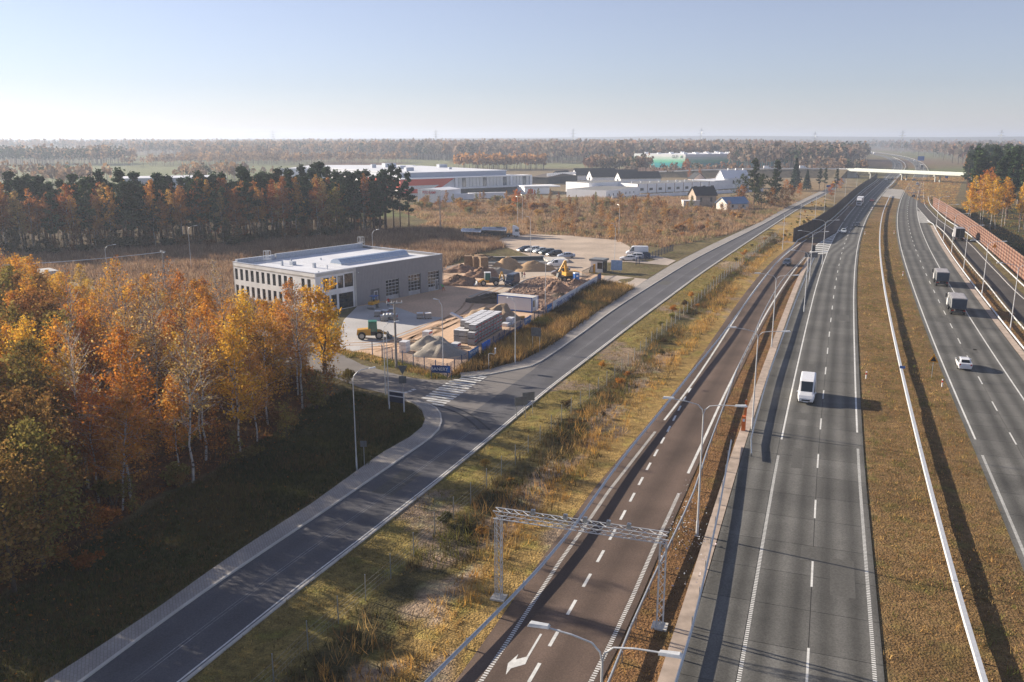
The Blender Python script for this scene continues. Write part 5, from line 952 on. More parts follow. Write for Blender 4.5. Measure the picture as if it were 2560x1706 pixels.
# loose stones in the churned earth
r_ = np.random.default_rng(5); ER_ = GP([(1215, 757), (1290, 716), (1340, 694), (1420, 700), (1475, 700), (1365, 780), (1345, 772), (1262, 745)]); q = np.stack([r_.uniform(-6, 20, 5000), r_.uniform(150, 192, 5000)], -1); q = q[pip(q, ER_)][:1500]; v, f = [], []
for i, p in enumerate(q):
    s = r_.uniform(.08, .32)*(1.8 if r_.random() < .05 else 1); b = len(v)
    for dx, dy, dz in ((-1, -1, 0), (1, -1, 0), (1, 1, 0), (-1, 1, 0), (-.5, -.6, 1), (.6, -.5, .9), (.5, .6, 1), (-.6, .5, .8)): v.append((p[0]+dx*s*r_.uniform(.6, 1), p[1]+dy*s*r_.uniform(.6, 1), .03+dz*s*r_.uniform(.6, 1.1)))
    f += [(b+4, b+5, b+6, b+7), (b, b+1, b+5, b+4), (b+1, b+2, b+6, b+5), (b+2, b+3, b+7, b+6), (b+3, b, b+4, b+7)]
tag(add('rubble', fast_mesh('rubble', v, f, M('stone_rubble', (.34, .23, .17), .95, 0, .4, 1.5))), 'loose stones and clods in the churned earth', 'rubble', kind='stuff'); ngon('churned_earth', ER_, .05, DIRT, yard)
# kerbs laid in the yard
for pts in ([(1220, 678), (1247, 684), (1258, 692), (1255, 700), (1235, 706)], [(1340, 695), (1310, 703), (1290, 716), (1262, 735), (1235, 748)]): a = dense(GP(pts), 1, 0); [MB().bar((*p0, .12), (*p1, .12), .18, .22).build('kerb_stone', WCONC, yard) for p0, p1 in zip(a[:-1:2], a[2::2])]
# pallets of paving blocks
BLOCKG = M('paver_grey', (.36, .345, .33), .9, 0, .1, 6, rnd=.15); WRAP = M('white_wrap', (.7, .71, .73), .4, 0, .05, 3, rnd=.05); WRED = M('wrap_red', (.5, .05, .04), .5)
def pallet_proto(label, loc, rz, wrapped=False, red=False):
    t = thing('paver_pallet', label, 'pallet', loc, rz, 'pallets of paving blocks'); mb = MB()
    for y in (-.5, 0, .5): mb.box(-.55, .55, y-.06, y+.06, 0, .1)
    mb.box(-.58, .58, -.58, .58, .1, .13).build('pallet_base', WOOD, t)
    for k in range(5): MB().box(-.55, .55, -.55, .55, .14+k*.17, .14+k*.17+.155).build('block_layer', BLOCKG, t)
    MB().box(-.56, .56, -.56, .56, .985, 1.0).build('wrap_cover', WRAP, t)
    if red: MB().box(-.3, .5, -.575, -.56, .5, .7).box(.56, .575, -.3, .5, .45, .7).build('wrap_print', WRED, t)
    return t
pg = pallet_proto('pallet of grey paving blocks in the low front pair, lower left', (*G(1160, 858), .05), frz, red=True); pr = pg
b0 = np.array(G(1178, 866)); ud = fd/fL; vd = np.array([-ud[1], ud[0]]); cnt = 0
LAB = 'pallet of grey paving blocks, %s layer of the big stack, %s row from the fence, %s pallet from the yard corner'
for (i, j) in [(i, j) for i in range(1, 10) for j in range(3)]:
    for k in range(3 if (i > 1 or j == 0) and not (j == 2 and i < 3) else 2):
        p = b0+ud*(i*1.3+.4)+vd*(j*1.28+.3); dup(pg, (p[0], p[1], .05+k*1.02), frz+.02*((i*7+j*3+k) % 3-1), 'paver pallet, %s layer, %s row from the fence, %s from the yard corner' % (('bottom', 'middle', 'top')[k], ORD[j], ORD[i-1]))
for lb, p, z in (('top pallet of the low pair nearest the gravel heap', (1160, 858), 1.02), ('bottom pallet of the low pair nearest the fence', (1181, 863), 0), ('top pallet of the low pair nearest the fence', (1181, 863), 1.02)): dup(pg, (*G(*p), .05+z), frz, lb)
for i, p in enumerate([(962, 790), (972, 798), (985, 800), (945, 792), (980, 786), (1050, 797), (1070, 797), (960, 803)]): dup(pg, (*G(*p), .06), frz+.1*i, 'paver pallet standing in shade on the concrete apron, %s from the hall' % ORD[i], 'pallets on the shaded apron')
def white_stack(label, p, n, red): 
    t = thing('wrapped_stack', label, 'pallet', Y_(p), frz)
    for k in range(n): MB().box(-.75, .75, -.55, .55, k*.55, k*.55+.5).build('wrapped_bale', WRAP, t)
    if red: MB().box(-.6, .6, -.57, -.551, n*.55-.45, n*.55-.2).build('wrap_print', WRED, t)
white_stack('white wrapped bales stacked four high beside the gravel heap', (1012, 880), 3, False); white_stack('white wrapped pallet with red print behind the gravel heap', (1069, 853), 3, True); white_stack('low white wrapped bundle by the gravel heap foot', (1140, 866), 1, True); white_stack('blue and white wrapped sheets by the fence past the pallets', (1265, 815), 1, False); white_stack('white wrapped bale by the fence past the pallets', (1276, 810), 2, False)
t = thing('conveyor', 'white slanting conveyor ramp behind the paver pallets', 'conveyor', Y_((1185, 822)), math.radians(160)); MB().bar((0, 0, .6), (4.2, 0, 2.3), .8, .25).build('belt_frame', WPAINT, t); MB().bar((1.2, -.3, 0), (1.4, -.3, 1.0), .08, .08).bar((1.2, .3, 0), (1.4, .3, 1.0), .08, .08).build('leg', STEELDK, t)
t = thing('steel_tube', 'orange drain tube lying by the fence', 'tube', Y_((1296, 798)), math.radians(30)); MB().cyl((-1.2, 0, .22), (1.2, 0, .22), .2, .2, 12).build('pipe', YELP, t)
BRK = M('brick_stack', (.27, .18, .11), .9, 0, .25, 5)
for i, p in enumerate([(1171, 668), (1192, 670), (1208, 672), (1199, 665)]):
    t = thing('brick_stack', 'tall brown brick stack by the far drive, %s from the hall' % ORD[i], 'brick stack', Y_(p), .2*i, 'brick stacks')
    for k in range(6): MB().box(-1, 1, -.9, .9, .1+k*.45, .1+k*.45+.42).build('brick_layer', BRK, t)
    MB().box(-1.1, 1.1, -1, 1, 0, .1).build('pallet_base', WOOD, t)
lp = thing('loading_pit', 'sunken loading pit with pale concrete rim at the far yard edge', 'loading pit', (*G(1300, 655), 0), math.radians(8)); MB().box(-11, 7, -4.2, -3.7, .05, .5).box(-11, 7, 3.7, 4.2, .05, .9).box(6.6, 12, -3.6, 3.6, .05, .62).box(-11, -10.5, -3.6, 3.6, .05, .5).build('rim', WCONC, lp); MB().box(-10.4, 6.5, -3.6, 3.6, .05, .1).build('pit_floor', M('pit_dark', (.05, .06, .07), .5), lp); MB().box(-10.4, 6.5, 3.4, 3.68, .1, .88).build('rear_wall', MATS['pit_dark'], lp)

# wheel ruts, spill and odd boards in the yard
RUT = M('sand_rut', (.4, .255, .155), .95, 0, .25, 3); r_ = np.random.default_rng(8)
for pts in ([(860, 862), (940, 858), (1010, 838), (1080, 812), (1150, 790)], [(900, 872), (980, 866), (1060, 838), (1120, 812), (1190, 782), (1230, 762)], [(950, 882), (1010, 862), (1100, 822), (1140, 800)], [(1030, 905), (1020, 870), (1050, 840), (1110, 815)], [(1120, 800), (1160, 775), (1180, 752), (1230, 728), (1290, 705), (1380, 690)], [(1110, 690), (1180, 676), (1240, 668), (1330, 660)]):
    a = dense(GP(pts), 1.5, 0)
    for d in (-.85, .85): b = off(a, d)+r_.normal(0, .06, (len(a), 2)); w_ = r_.uniform(.14, .3, len(a)); strip('wheel_rut', off(b, -w_), off(b, w_), .052, RUT, yard)
for i, (p, nm) in enumerate([((1165, 872), 'near the low pallets'), ((1090, 822), 'in the open sand'), ((1000, 858), 'beside the apron edge'), ((1310, 800), 'by the orange tube'), ((1030, 852), 'behind the wrapped bales')]):
    t = thing('loose_pallet', 'flat wooden pallet lying %s' % nm, 'pallet', Y_(p), r_.uniform(0, 3), 'loose pallets in the yard')
    for k in range(5): MB().box(-.6, .6, -.5+k*.22, -.38+k*.22, .1, .13).build('slat', WOOD, t)
    for y in (-.42, 0, .42): MB().box(-.6, .6, y-.05, y+.05, 0, .1).build('bearer', WOOD, t)
# ================================================================== FAR BUILDINGS
def V2(a): return Vector((a[0], a[1], 0))
def bframe(name, label, a, b, cat='building', group=None):
    """thing whose local x runs from ground point a to b, local +y away behind it"""
    d = Vector(b)-Vector(a); t = thing(name, label, cat, (*a, 0), math.atan2(d.y, d.x), group); return t, d.length
FWHITE = M('far_white_wall', (.84, .85, .87), .7, 0, .05, .3); FGREY = M('far_grey_clad', (.44, .47, .53), .6, 0, .05, .3); FROOF = M('far_pale_roof', (.72, .74, .78), .6, 0, .06, .1); FRED = paint('far_red_panel', (.62, .09, .05), .5); FDARK = M('far_dark_roof', (.035, .037, .042), .75, 0, .2, .6); FGL = M('far_glass', (.1, .14, .18), .1, 0, .1, .4, spec=.8)
DARKW = M('far_window', (.06, .065, .07), .3)
t, L = bframe('factory', 'small works building with red POLSKAMP lettering on its grey front', (-46.5, 431), (-34.6, 423)); MB().box(0, L, 0, 16, 0, 6.2).build('wall', FWHITE, t); MB().box(-.05, L+.05, -.12, -.01, 0, 6.4).build('front_panel', M('sign_grey_blue', (.3, .34, .42), .6), t); MB().prism([(-.3, 6.2), (L/2, 7.0), (L+.3, 6.2)], 0, 16.2).build('roof', FROOF, t); letters('POLSKAMP', t, (L*.5, -.16, 4.9), 1.75, M('sign_red', (.3, .03, .03), .5), bold=.03)
for x in (2.5, 5, 9): MB().cyl((x, -3, 0), (x, -3, 7.5), .08, .08, 6).build('flagpole', GALVL, t)
t, L = bframe('factory', 'long white factory with red band, glazed front and pale flat roof', (-60, 471), (11.5, 522)); MB().box(0, L, 1.2, 118, 0, 9.0).build('wall', FWHITE, t); MB().box(4, L-12, 9, 112, 9.0, 12.0).build('upper_storey', FGREY, t); MB().box(3.6, L-11.6, 8.6, 112.4, 12.0, 12.3).build('roof', FROOF, t); MB().box(-.4, L+.4, -.2, 9, 9.0, 9.5).build('roof_edge', FWHITE, t)
rd = MB().prism([(-.3, 9.0), (-.3, 1.5), (14, 1.5), (26, 4.5), (34, 9.0)], -.1, 1.1); rd.build('red_band', FRED, t); MB().prism([(1, 5.6), (1, 3.8), (20, 3.8), (24, 5.6)], -.16, -.11).build('window_band', M('reflection_glazing', (.7, .71, .7), .3), t); MB().box(-.35, -.31, 1.2, 40, 3.5, 9.0).build('red_side_panel', paint('sunlit_red', (.6, .08, .03)), t)  # glazing colour holds the bright reflection; side panel red holds the sunlit tint
nw = 22
for k in range(nw):
    x0 = 35+k*(L-36)/nw; x1 = x0+(L-36)/nw-.25
    if x0 > 72 and x0 < 75: continue
    MB().box(x0, x1, .6, 1.15, 3.9, 8.9).build('window', FGL if k % 6 == 2 else M('reflection_glazing', (.5, .52, .5)), t)  # reflection put into the colour of the bright panes
for x in (34.5, 72.5, L-1): MB().box(x, x+1.6, -.2, 1.15, 2.9, 9.0).build('white_pier', FWHITE, t)
MB().box(20, L+.4, -.25, 1.15, 2.9, 3.8).build('white_ledge', FWHITE, t); MB().box(24, L, .5, 1.1, 0, 2.9).build('ground_floor_glass', DARKW, t)
for x, y, w, h in ((20, 30, 5, 2), (32, 60, 4, 2), (40, 95, 8, 2.5), (55, 40, 2, 1.2), (66, 70, 6, 2), (28, 90, 3, 2.2)): MB().box(x, x+w, y, y+w*.6, 12.3, 12.3+h).build('roof_unit', FGREY, t)
t, L = bframe('factory_hall', 'pale grey hall with sloping white end behind the pine wood', (-148, 560), (-66, 560)); MB().box(0, L, 0, 70, 0, 10).build('wall', FGREY, t); MB().prism([(-.5, 10), (4, 12), (L-4, 12), (L+.5, 10)], -.3, 70.3).build('roof', FROOF, t); MB().prism([(L*.35, 0), (L, 0), (L, 8), (L*.35, 12)], -.8, -.35).build('white_end', FWHITE, t); MB().box(0, L*.22, -.4, -.35, 6, 12).build('white_panel', FWHITE, t)
t, L = bframe('factory_hall', 'low blue grey hall showing between pine tops, farther from the works', (-225, 500), (-170, 520)); MB().box(0, L, 0, 30, 0, 8).build('wall', FGREY, t); MB().box(-.3, L+.3, -.3, 30.3, 8, 8.4).build('roof', FROOF, t)
def trailer(label, a, rz, L=12, col=None): t = thing('parked_trailer', label, 'trailer', (*a, 0), rz, 'white trailers by the factory'); MB().box(0, L, -1.25, 1.25, 1.1, 3.9).build('cargo_box', col or FWHITE, t); MB().box(0, L, -.5, .5, .8, 1.1).build('chassis', STEELDK, t); axles(t, (1, 2.3, 3.6)); return t
trailer('white trailer parked beside the works with red lettering', (-32, 432), .3, 13); trailer('white trailer parked before the factory glass front', (-22, 440), .35); trailer('white trailer half hidden by brush before the factory', (-12, 445), .2, 9); trailer('white trailer with red cab end on the green by the barns', G(1422, 474), .1, 11); t = thing('lorry_cab', 'red lorry cab coupled to the white trailer by the barns', 'lorry', (*G(1463, 474), 0), math.pi*0+.1); cab(t, 2.2, FRED, 3); axles(t, (.8,))
t, L = bframe('canopy_building', 'low white canopy building right of the factory', G(1312, 486), G(1400, 484)); MB().box(0, L*.7, 0, 12, 0, 3.6).build('wall', FWHITE, t); MB().box(-.5, L, -.5, 14, 3.8, 4.5).build('canopy', FWHITE, t); MB().box(2, 5, -.05, -.01, .3, 2.8).build('window', FRED, t)
t, L = bframe('long_shed', 'long brown shed with a row of roof vents', (25, 600), (52, 640)); MB().box(0, 40, 0, 14, 0, 4.5).build('wall', FDARK, t); MB().prism([(-.5, 4.5), (20, 6.5), (40.5, 4.5)], 0, 14).build('roof', M('brown_roof', (.12, .1, .09), .85), t)
for k in range(14): MB().box(1+k*2.8, 2.2+k*2.8, .5, 2, 5.2, 7.2).build('roof_vent', FWHITE, t)
def gable(name, label, a, ax, L, w, he, hr, wall, roof, group=None, windows=0, chim=0, ov=.5):
    """gabled house: a = near corner, ax = direction angle of the ridge"""
    t = thing(name, label, 'house' if 'house' in name else 'barn', (*a, 0), ax, group)
    MB().box(0, L, 0, w, 0, he).build('wall', wall, t); MB().hexa([(0, 0, he), (.25, 0, he), (.25, w, he), (0, w, he)], [(0, w/2-.01, hr-.1), (.25, w/2-.01, hr-.1), (.25, w/2+.01, hr-.1), (0, w/2+.01, hr-.1)]).build('gable', wall, t); MB().hexa([(L-.25, 0, he), (L, 0, he), (L, w, he), (L-.25, w, he)], [(L-.25, w/2-.01, hr-.1), (L, w/2-.01, hr-.1), (L, w/2+.01, hr-.1), (L-.25, w/2+.01, hr-.1)]).build('gable', wall, t)
    for s in (0, 1):
        y0, y1 = (-ov, w/2) if s == 0 else (w+ov, w/2); z0 = he-ov*(hr-he)/(w/2); MB().hexa([(-ov, y0, z0), (L+ov, y0, z0), (L+ov, y1, hr), (-ov, y1, hr)], [(-ov, y0, z0+.18), (L+ov, y0, z0+.18), (L+ov, y1, hr+.18), (-ov, y1, hr+.18)]).build('roof', roof, t)
    for k in range(windows): x = L*(k+.5)/windows; MB().box(x-.5, x+.5, -.06, -.01, he*.45, he*.8).build('window', DARKW, t)
    MB().box(-.06, -.01, w*.35, w*.62, he*.4, he*.85).build('window', DARKW, t)
    for k in range(chim): MB().box(L*(.3+.3*k)-.35, L*(.3+.3*k)+.35, w/2-.35, w/2+.35, hr-.5, hr+1.3).build('chimney', FWHITE, t)
    return t
ba = math.radians(14)
gable('barn', 'barn with dark roof and white gable, farthest from the white sheds', (48, 652), ba, 32, 11, 4, 8.6, FWHITE, FDARK, 'dark roofed barns'); gable('barn', 'barn with dark roof and white gable, middle of the three', (57, 622), ba, 36, 12, 4, 8.6, FWHITE, FDARK, 'dark roofed barns'); gable('barn', 'barn with dark roof and white gable, nearest the white houses', (75, 604), ba, 30, 11, 3.8, 8, FWHITE, FDARK, 'dark roofed barns'); gable('barn', 'grey gabled barn at the end of the vented shed', (36, 628), ba+.6, 14, 12, 3.6, 7.5, FGREY, FDARK)
t, L = bframe('white_shed', 'low white shed with flat grey roof, corner nearest the brush', (49.5, 458), (72, 492)); MB().box(0, L, 0, 24, 0, 4).build('wall', FWHITE, t); MB().box(.4, L-.4, .4, 23.6, 4, 4.05).build('roof', M('flat_grey_roof', (.2, .2, .2), .9), t)
for k in range(7): MB().box(3+k*5, 3.8+k*5, -.06, -.01, 1, 2.2).build('window', DARKW, t)
t, L = bframe('white_shed', 'long low white shed with flat grey roof behind the white wall', (72, 500), (124, 533)); MB().box(0, L, 0, 24, 0, 5.2).build('wall', FWHITE, t); MB().box(.4, L-.4, .4, 23.6, 5.2, 5.25).build('roof', MATS['flat_grey_roof'], t)
for k in range(9): MB().box(2+k*7, 4.5+k*7, -.06, -.01, 1.4, 2.8).build('window', DARKW, t); MB().box(k*7+.3, k*7+.6, -.1, -.01, 0, 5.2).build('pilaster', M('brown_trim', (.2, .1, .08), .7), t)
for k in range(8): MB().cyl((4+k*7, 10, 5.2), (4+k*7, 10, 6.2), .4, .4, 8).build('roof_vent', FWHITE, t)
t, L = bframe('white_shed', 'white shed block behind the corner shed', (44, 500), (70, 520)); MB().box(0, L, 0, 20, 0, 5.8).build('wall', FWHITE, t); MB().box(.4, L-.4, .4, 19.6, 5.8, 5.85).build('roof', MATS['flat_grey_roof'], t)
t, L = bframe('white_shed', 'white shed with pale roof before the big white house', (124, 535), (150, 560)); MB().box(0, L, 0, 18, 0, 5).build('wall', FWHITE, t); MB().box(-.3, L+.3, -.3, 18.3, 5, 5.4).build('roof', FROOF, t)
w0, w1 = Vector((52, 452)), Vector((150, 520)); t = thing('boundary_wall', 'long low white wall along the mown strip before the sheds', 'wall', (*w0, 0), math.atan2((w1-w0).y, (w1-w0).x)); n = 24; wl = (w1-w0).length/n
for k in range(n): MB().box(k*wl+.12, (k+1)*wl-.12, -.08, .08, 0, 1.7).build('panel', FWHITE, t); MB().box(k*wl-.12, k*wl+.12, -.14, .14, 0, 1.85).build('post', FWHITE, t)
gable('farm_house', 'big white house with pale roof and three chimneys', (133, 548), math.radians(12), 17, 11, 6.5, 11, FWHITE, FROOF, windows=4, chim=3); gable('farm_house', 'small house with pinkish gable beside the big white house', (124, 560), math.radians(100), 10, 8, 5.5, 9, M('pink_plaster', (.55, .42, .36), .85), FDARK, windows=2)
gable('farm_house', 'old grey house with dark roof amid the brush', (84, 397), math.radians(12), 10, 8.5, 5.6, 9.0, M('old_plaster', (.36, .29, .23), .9, 0, .25, 1), FDARK, windows=2); t, L = bframe('annex', 'flat roofed white annex beside the old grey house', (78.2, 396), (85.5, 396)); MB().box(0, L, 0, 5, 0, 3).build('wall', M('annex_plaster', (.6, .55, .5), .9, 0, .1, 1), t); MB().box(-.2, L+.2, -.2, 5.2, 3, 3.2).build('roof', FROOF, t); MB().box(3.2, 4.3, -.05, -.01, .9, 2.3).build('window', DARKW, t)
gable('farm_house', 'small white cottage with blue metal roof beside the side road', (93.5, 377), math.radians(20), 11, 8.5, 3.2, 5.6, M('cottage_white', (.6, .56, .52), .9, 0, .15, 1), M('blue_metal_roof', (.16, .26, .42), .4, .2), windows=2)
# striped green warehouse
t = thing('warehouse', 'huge warehouse banded from white down to teal green', 'warehouse', (181.5, 919, 0), 0); c0 = Vector((0, 0)); dl = Vector((134-181.5, 964-919)); dr = Vector((233-181.5, 951-919)); bands = [(.01, .3, .33), (.02, .36, .38), (.06, .46, .34), (.16, .56, .38), (.34, .64, .48), (.55, .7, .62), (.74, .78, .78)]; bh = [0, 2.4, 4.9, 6.3, 7.8, 9.4, 11.4, 14.2]
for k, c in enumerate(bands):
    m_ = M('green_band_%s' % 'abcdefg'[k], c, .6, 0, .03, .2); z0, z1 = bh[k], bh[k+1]-.03
    for d in (dl, dr*2.6): n_ = Vector((d.y, -d.x)).normalized()*(1 if d is dl else -1)*-.3; MB().hexa([(0, 0, z0), (d.x, d.y, z0), (d.x+n_.x, d.y+n_.y, z0), (n_.x, n_.y, z0)], [(0, 0, z1), (d.x, d.y, z1), (d.x+n_.x, d.y+n_.y, z1), (n_.x, n_.y, z1)]).build('wall_band', m_, t)
e = dr*2.6; MB().hexa([(0, 0, 13.9), (e.x, e.y, 13.9), (e.x+dl.x, e.y+dl.y, 13.9), (dl.x, dl.y, 13.9)], [(0, 0, 14.25), (e.x, e.y, 14.25), (e.x+dl.x, e.y+dl.y, 14.25), (dl.x, dl.y, 14.25)]).build('roof', FROOF, t)
for i in range(9):
    for j in range(4): p = e*((i+.5)/9)+dl*((j+.5)/4); MB().box(p.x-2, p.x+2, p.y-1.2, p.y+1.2, 14.25, 15.1 if (i+j) % 3 else 16).build('roof_light', FWHITE, t)
la = math.atan2(-dl.y, -dl.x); q_ = dl*.2; nn = Vector((dl.y, -dl.x)).normalized(); nn = nn if nn.y < 0 else -nn; letters('GLP', t, (q_.x+nn.x*.6, q_.y+nn.y*.6, 11.6), 4.2, M('logo_dark', (.03, .09, .09), .6), (math.pi/2, 0, la)); q_ = dl*.1; sq = MB().tube([(0, 0, -.9), (.6, 0, 0), (1.1, 0, 1.1), (1.7, 0, -.7), (2.4, 0, 1.2)], .28, 6).build('logo_wave', paint('logo_green', (.1, .45, .2)), t, (q_.x+nn.x*.5, q_.y+nn.y*.5, 11.6), la)
# pylons on the skyline
def pylon(label, x, y, h):
    t = thing('power_pylon', label, 'pylon', (x, y, 0), .3, 'pylons on the skyline'); mb = MB(); lv = [0, .25, .45, .6, .72, .84, 1]; w = [4.2, 2.9, 1.9, 1.2, 1.1, .9, .15]
    for i in range(6):
        for sx, sy in ((1, 1), (1, -1), (-1, -1), (-1, 1)):
            mb.bar((sx*w[i], sy*w[i], lv[i]*h), (sx*w[i+1], sy*w[i+1], lv[i+1]*h), .32, .32)
        mb.bar((w[i], w[i], lv[i]*h), (-w[i+1], w[i+1], lv[i+1]*h), .22, .22); mb.bar((-w[i], w[i], lv[i]*h), (w[i+1], w[i+1], lv[i+1]*h), .22, .22); mb.bar((w[i], -w[i], lv[i]*h), (-w[i+1], -w[i+1], lv[i+1]*h), .22, .22); mb.bar((-w[i], -w[i], lv[i]*h), (w[i+1], -w[i+1], lv[i+1]*h), .22, .22)
    mb.build('tower', GALV, t)
    for z, l in ((.64, 7), (.76, 9), (.88, 6)): MB().bar((-l, 0, z*h), (l, 0, z*h), .4, .4).bar((-l, 0, z*h), (0, 0, z*h+1.6), .25, .25).bar((l, 0, z*h), (0, 0, z*h+1.6), .25, .25).build('crossarm', GALV, t)
for i, (px, D, h) in enumerate([(690, 2500, 52), (1092, 2300, 52), (1431, 2200, 54), (1747, 2100, 54), (2028, 1900, 44), (2244, 1800, 46), (2488, 1700, 46)]): pylon('lattice power pylon on the skyline, %s from the hazy end' % ORD[i], (px-1280)*D*.985/F, D, h)
# ================================================================== VEGETATION
def leaf_mesh(name, c, size, r_, mat, tint, vary=.35, flat=.0, up=.25):
    """c: centres (n,3); one small rhombic leaf face at each"""
    n = len(c); a = r_.normal(size=(n, 3)); a[:, 2] += up; a /= np.linalg.norm(a, axis=1)[:, None]
    b = np.cross(a, r_.normal(size=(n, 3))); b /= np.linalg.norm(b, axis=1)[:, None]; d = np.cross(a, b); s = size*np.clip(r_.lognormal(-.05, .36, n), .4, 2.1)[:, None]
    v = np.stack([c+b*s, c+d*s*.62, c-b*s, c-d*s*.62], 1).reshape(-1, 3); f = np.arange(4*n).reshape(-1, 4)
    br = r_.uniform(1-vary, 1+vary, n)[:, None]; hue = r_.uniform(-.14, .14, n)[:, None]; col = np.array(tint)[None]*br*np.concatenate([1+hue*0, 1+hue, 1+hue*.5], 1)
    return fast_mesh(name, v, f, mat, np.repeat(col, 4, 0))
def limb(mb, p0, p1, r0, r1, n=4, bend=0., r_=None):
    m = (Vector(p0)+Vector(p1))/2+Vector((0, 0, bend)); mb.cyl(p0, m, r0, (r0+r1)/2, n, caps=False); mb.cyl(m, p1, (r0+r1)/2, r1, n, caps=False)
def broad(kind, h, seed, nleaf, leaf, crown0=.3, spread=.2, bark=None, thick=.012, ascend=1.0, bare=0., droop=0., nb=44, stems=1):
    r_ = np.random.default_rng(seed); mb = MB(); cs = []
    for st in range(stems):
        lean = r_.normal(0, .035, 2)+(r_.normal(0, .09, 2) if stems > 1 else 0); hh = h*(1 if st == 0 else r_.uniform(.7, .95)); base = np.array([r_.normal(0, .25*(stems > 1)), r_.normal(0, .25*(stems > 1)), 0]); tr = []
        for k in range(9): t = k/8; tr.append(base+np.array([lean[0]*hh*t+r_.normal(0, .1)*(k > 0), lean[1]*hh*t+r_.normal(0, .1)*(k > 0), hh*t-.25*(k == 0)]))
        for k in range(8): mb.cyl(tr[k], tr[k+1], h*thick*(1-k/8.6), h*thick*(1-(k+1)/8.6), 7, caps=False)
        for i in range(int(nb/stems)):
            t = crown0+(1-crown0)*(i+r_.random())/(nb/stems); t = min(t, .985); p = np.array([np.interp(t*8, range(9), [q[j] for q in tr]) for j in range(3)]); az = r_.uniform(0, 6.283)
            s = (t-crown0)/(1-crown0); L = h*spread*(np.sin(np.pi*min(1, s*.8+.22))**.7)*r_.uniform(.65, 1.25)+.3; el = (.35+.75*s)*ascend*r_.uniform(.7, 1.2)
            d = np.array([math.cos(az)*math.cos(el), math.sin(az)*math.cos(el), math.sin(el)]); e = p+d*L; limb(mb, p, e, h*thick*.32*(1-t*.6), .012, 3, .08*L)
            m = max(3, int(nleaf/nb*(L/(h*spread))*r_.uniform(.5, 1.5)*(1-bare*s)*(.15 if r_.random() < .16 else 1.1))); ss = r_.uniform(.25, 1.08, m)**.8; c = p+d*L*ss[:, None]+r_.normal(0, .1*L+.16, (m, 3)); c[:, 2] -= droop*ss*L*r_.random(m); cs.append(c)
            for k in range(3): q = p+d*L*r_.uniform(.4, .9); e2 = q+(d+r_.normal(0, .45, 3))*L*.42; mb.cyl(q, e2, .016, .007, 3, caps=False)
    c = np.vstack(cs); return mb.mesh('trunk', bark), leaf_mesh('crown', c, leaf, r_, LEAF, (1, 1, 1))
def pine(h, seed, n=2600, leaf=.33, crown0=.38, spread=.19):
    r_ = np.random.default_rng(seed); mb = MB(); lean = r_.normal(0, .02, 2); top = np.array([lean[0]*h, lean[1]*h, h])
    for k in range(5): mb.cyl(top*(k/5)-np.array([0, 0, .25*(k == 0)]), top*((k+1)/5), h*.0125*(1-k/6), h*.0125*(1-(k+1)/6), 6, caps=False)
    cs = []
    for i in range(34):
        t = crown0*.75+(1-crown0*.75)*(i+r_.random())/34; p = top*t; az = r_.uniform(0, 6.283); s = max(0, (t-crown0)/(1-crown0)); L = h*spread*(1-s*.75)*r_.uniform(.5, 1.2)*(.5 if t < crown0 else 1); el = r_.uniform(-.1, .5)+s*.5; d = np.array([math.cos(az)*math.cos(el), math.sin(az)*math.cos(el), math.sin(el)])
        limb(mb, p, p+d*L, .07, .02, 3)
        if t > crown0*.85: m = int(n/30*r_.uniform(.5, 1.4)); ss = r_.uniform(.35, 1.05, m); c = p+d*L*ss[:, None]+r_.normal(0, .32, (m, 3))*np.array([1, 1, .6]); cs.append(c)
    cs.append(top+r_.normal(0, .5, (n//14, 3))); c = np.vstack(cs); return mb.mesh('trunk', PINEB), leaf_mesh('crown', c, leaf, r_, NEEDLE, (1, 1, 1), .4, up=.5)
def spruce(h, seed, n=2600):
    r_ = np.random.default_rng(seed); mb = MB().cyl((0, 0, -.2), (0, 0, h), h*.014, .03, 6); t = r_.uniform(.03, 1, n)**.8; a = r_.uniform(0, 6.283, n); lay = np.modf(t*14)[0]; R = h*.22*(1-t)*(1.1-.5*lay)*r_.uniform(.45, 1.05, n); c = np.stack([R*np.cos(a), R*np.sin(a), h*t-.12*R], -1)
    return mb.mesh('trunk', PINEB), leaf_mesh('crown', c, .34, r_, NEEDLE, (1, 1, 1), .4)
def shrub(h, w, seed, n, leaf, lobes=9):
    r_ = np.random.default_rng(seed); mb = MB(); cs = []
    for k in range(lobes):
        a = r_.uniform(0, 6.283); R = w*.5*r_.uniform(.1, .8); z = h*r_.uniform(.35, .8); c0 = np.array([R*math.cos(a), R*math.sin(a), z]); mb.cyl((R*.2*math.cos(a), R*.2*math.sin(a), -.1), c0, .04, .015, 3, caps=False); rad = np.array([w*.24, w*.24, h*.24])*r_.uniform(.7, 1.2)
        u = r_.normal(size=(n//lobes, 3)); u /= np.linalg.norm(u, axis=1)[:, None]; cs.append(c0+u*rad*r_.uniform(.5, 1.08, (n//lobes, 1)))
    c = np.vstack(cs); c[:, 2] = np.maximum(c[:, 2], .05); return mb.mesh('stems', BRANCHB), leaf_mesh('crown', c, leaf, r_, LEAF, (1, 1, 1))
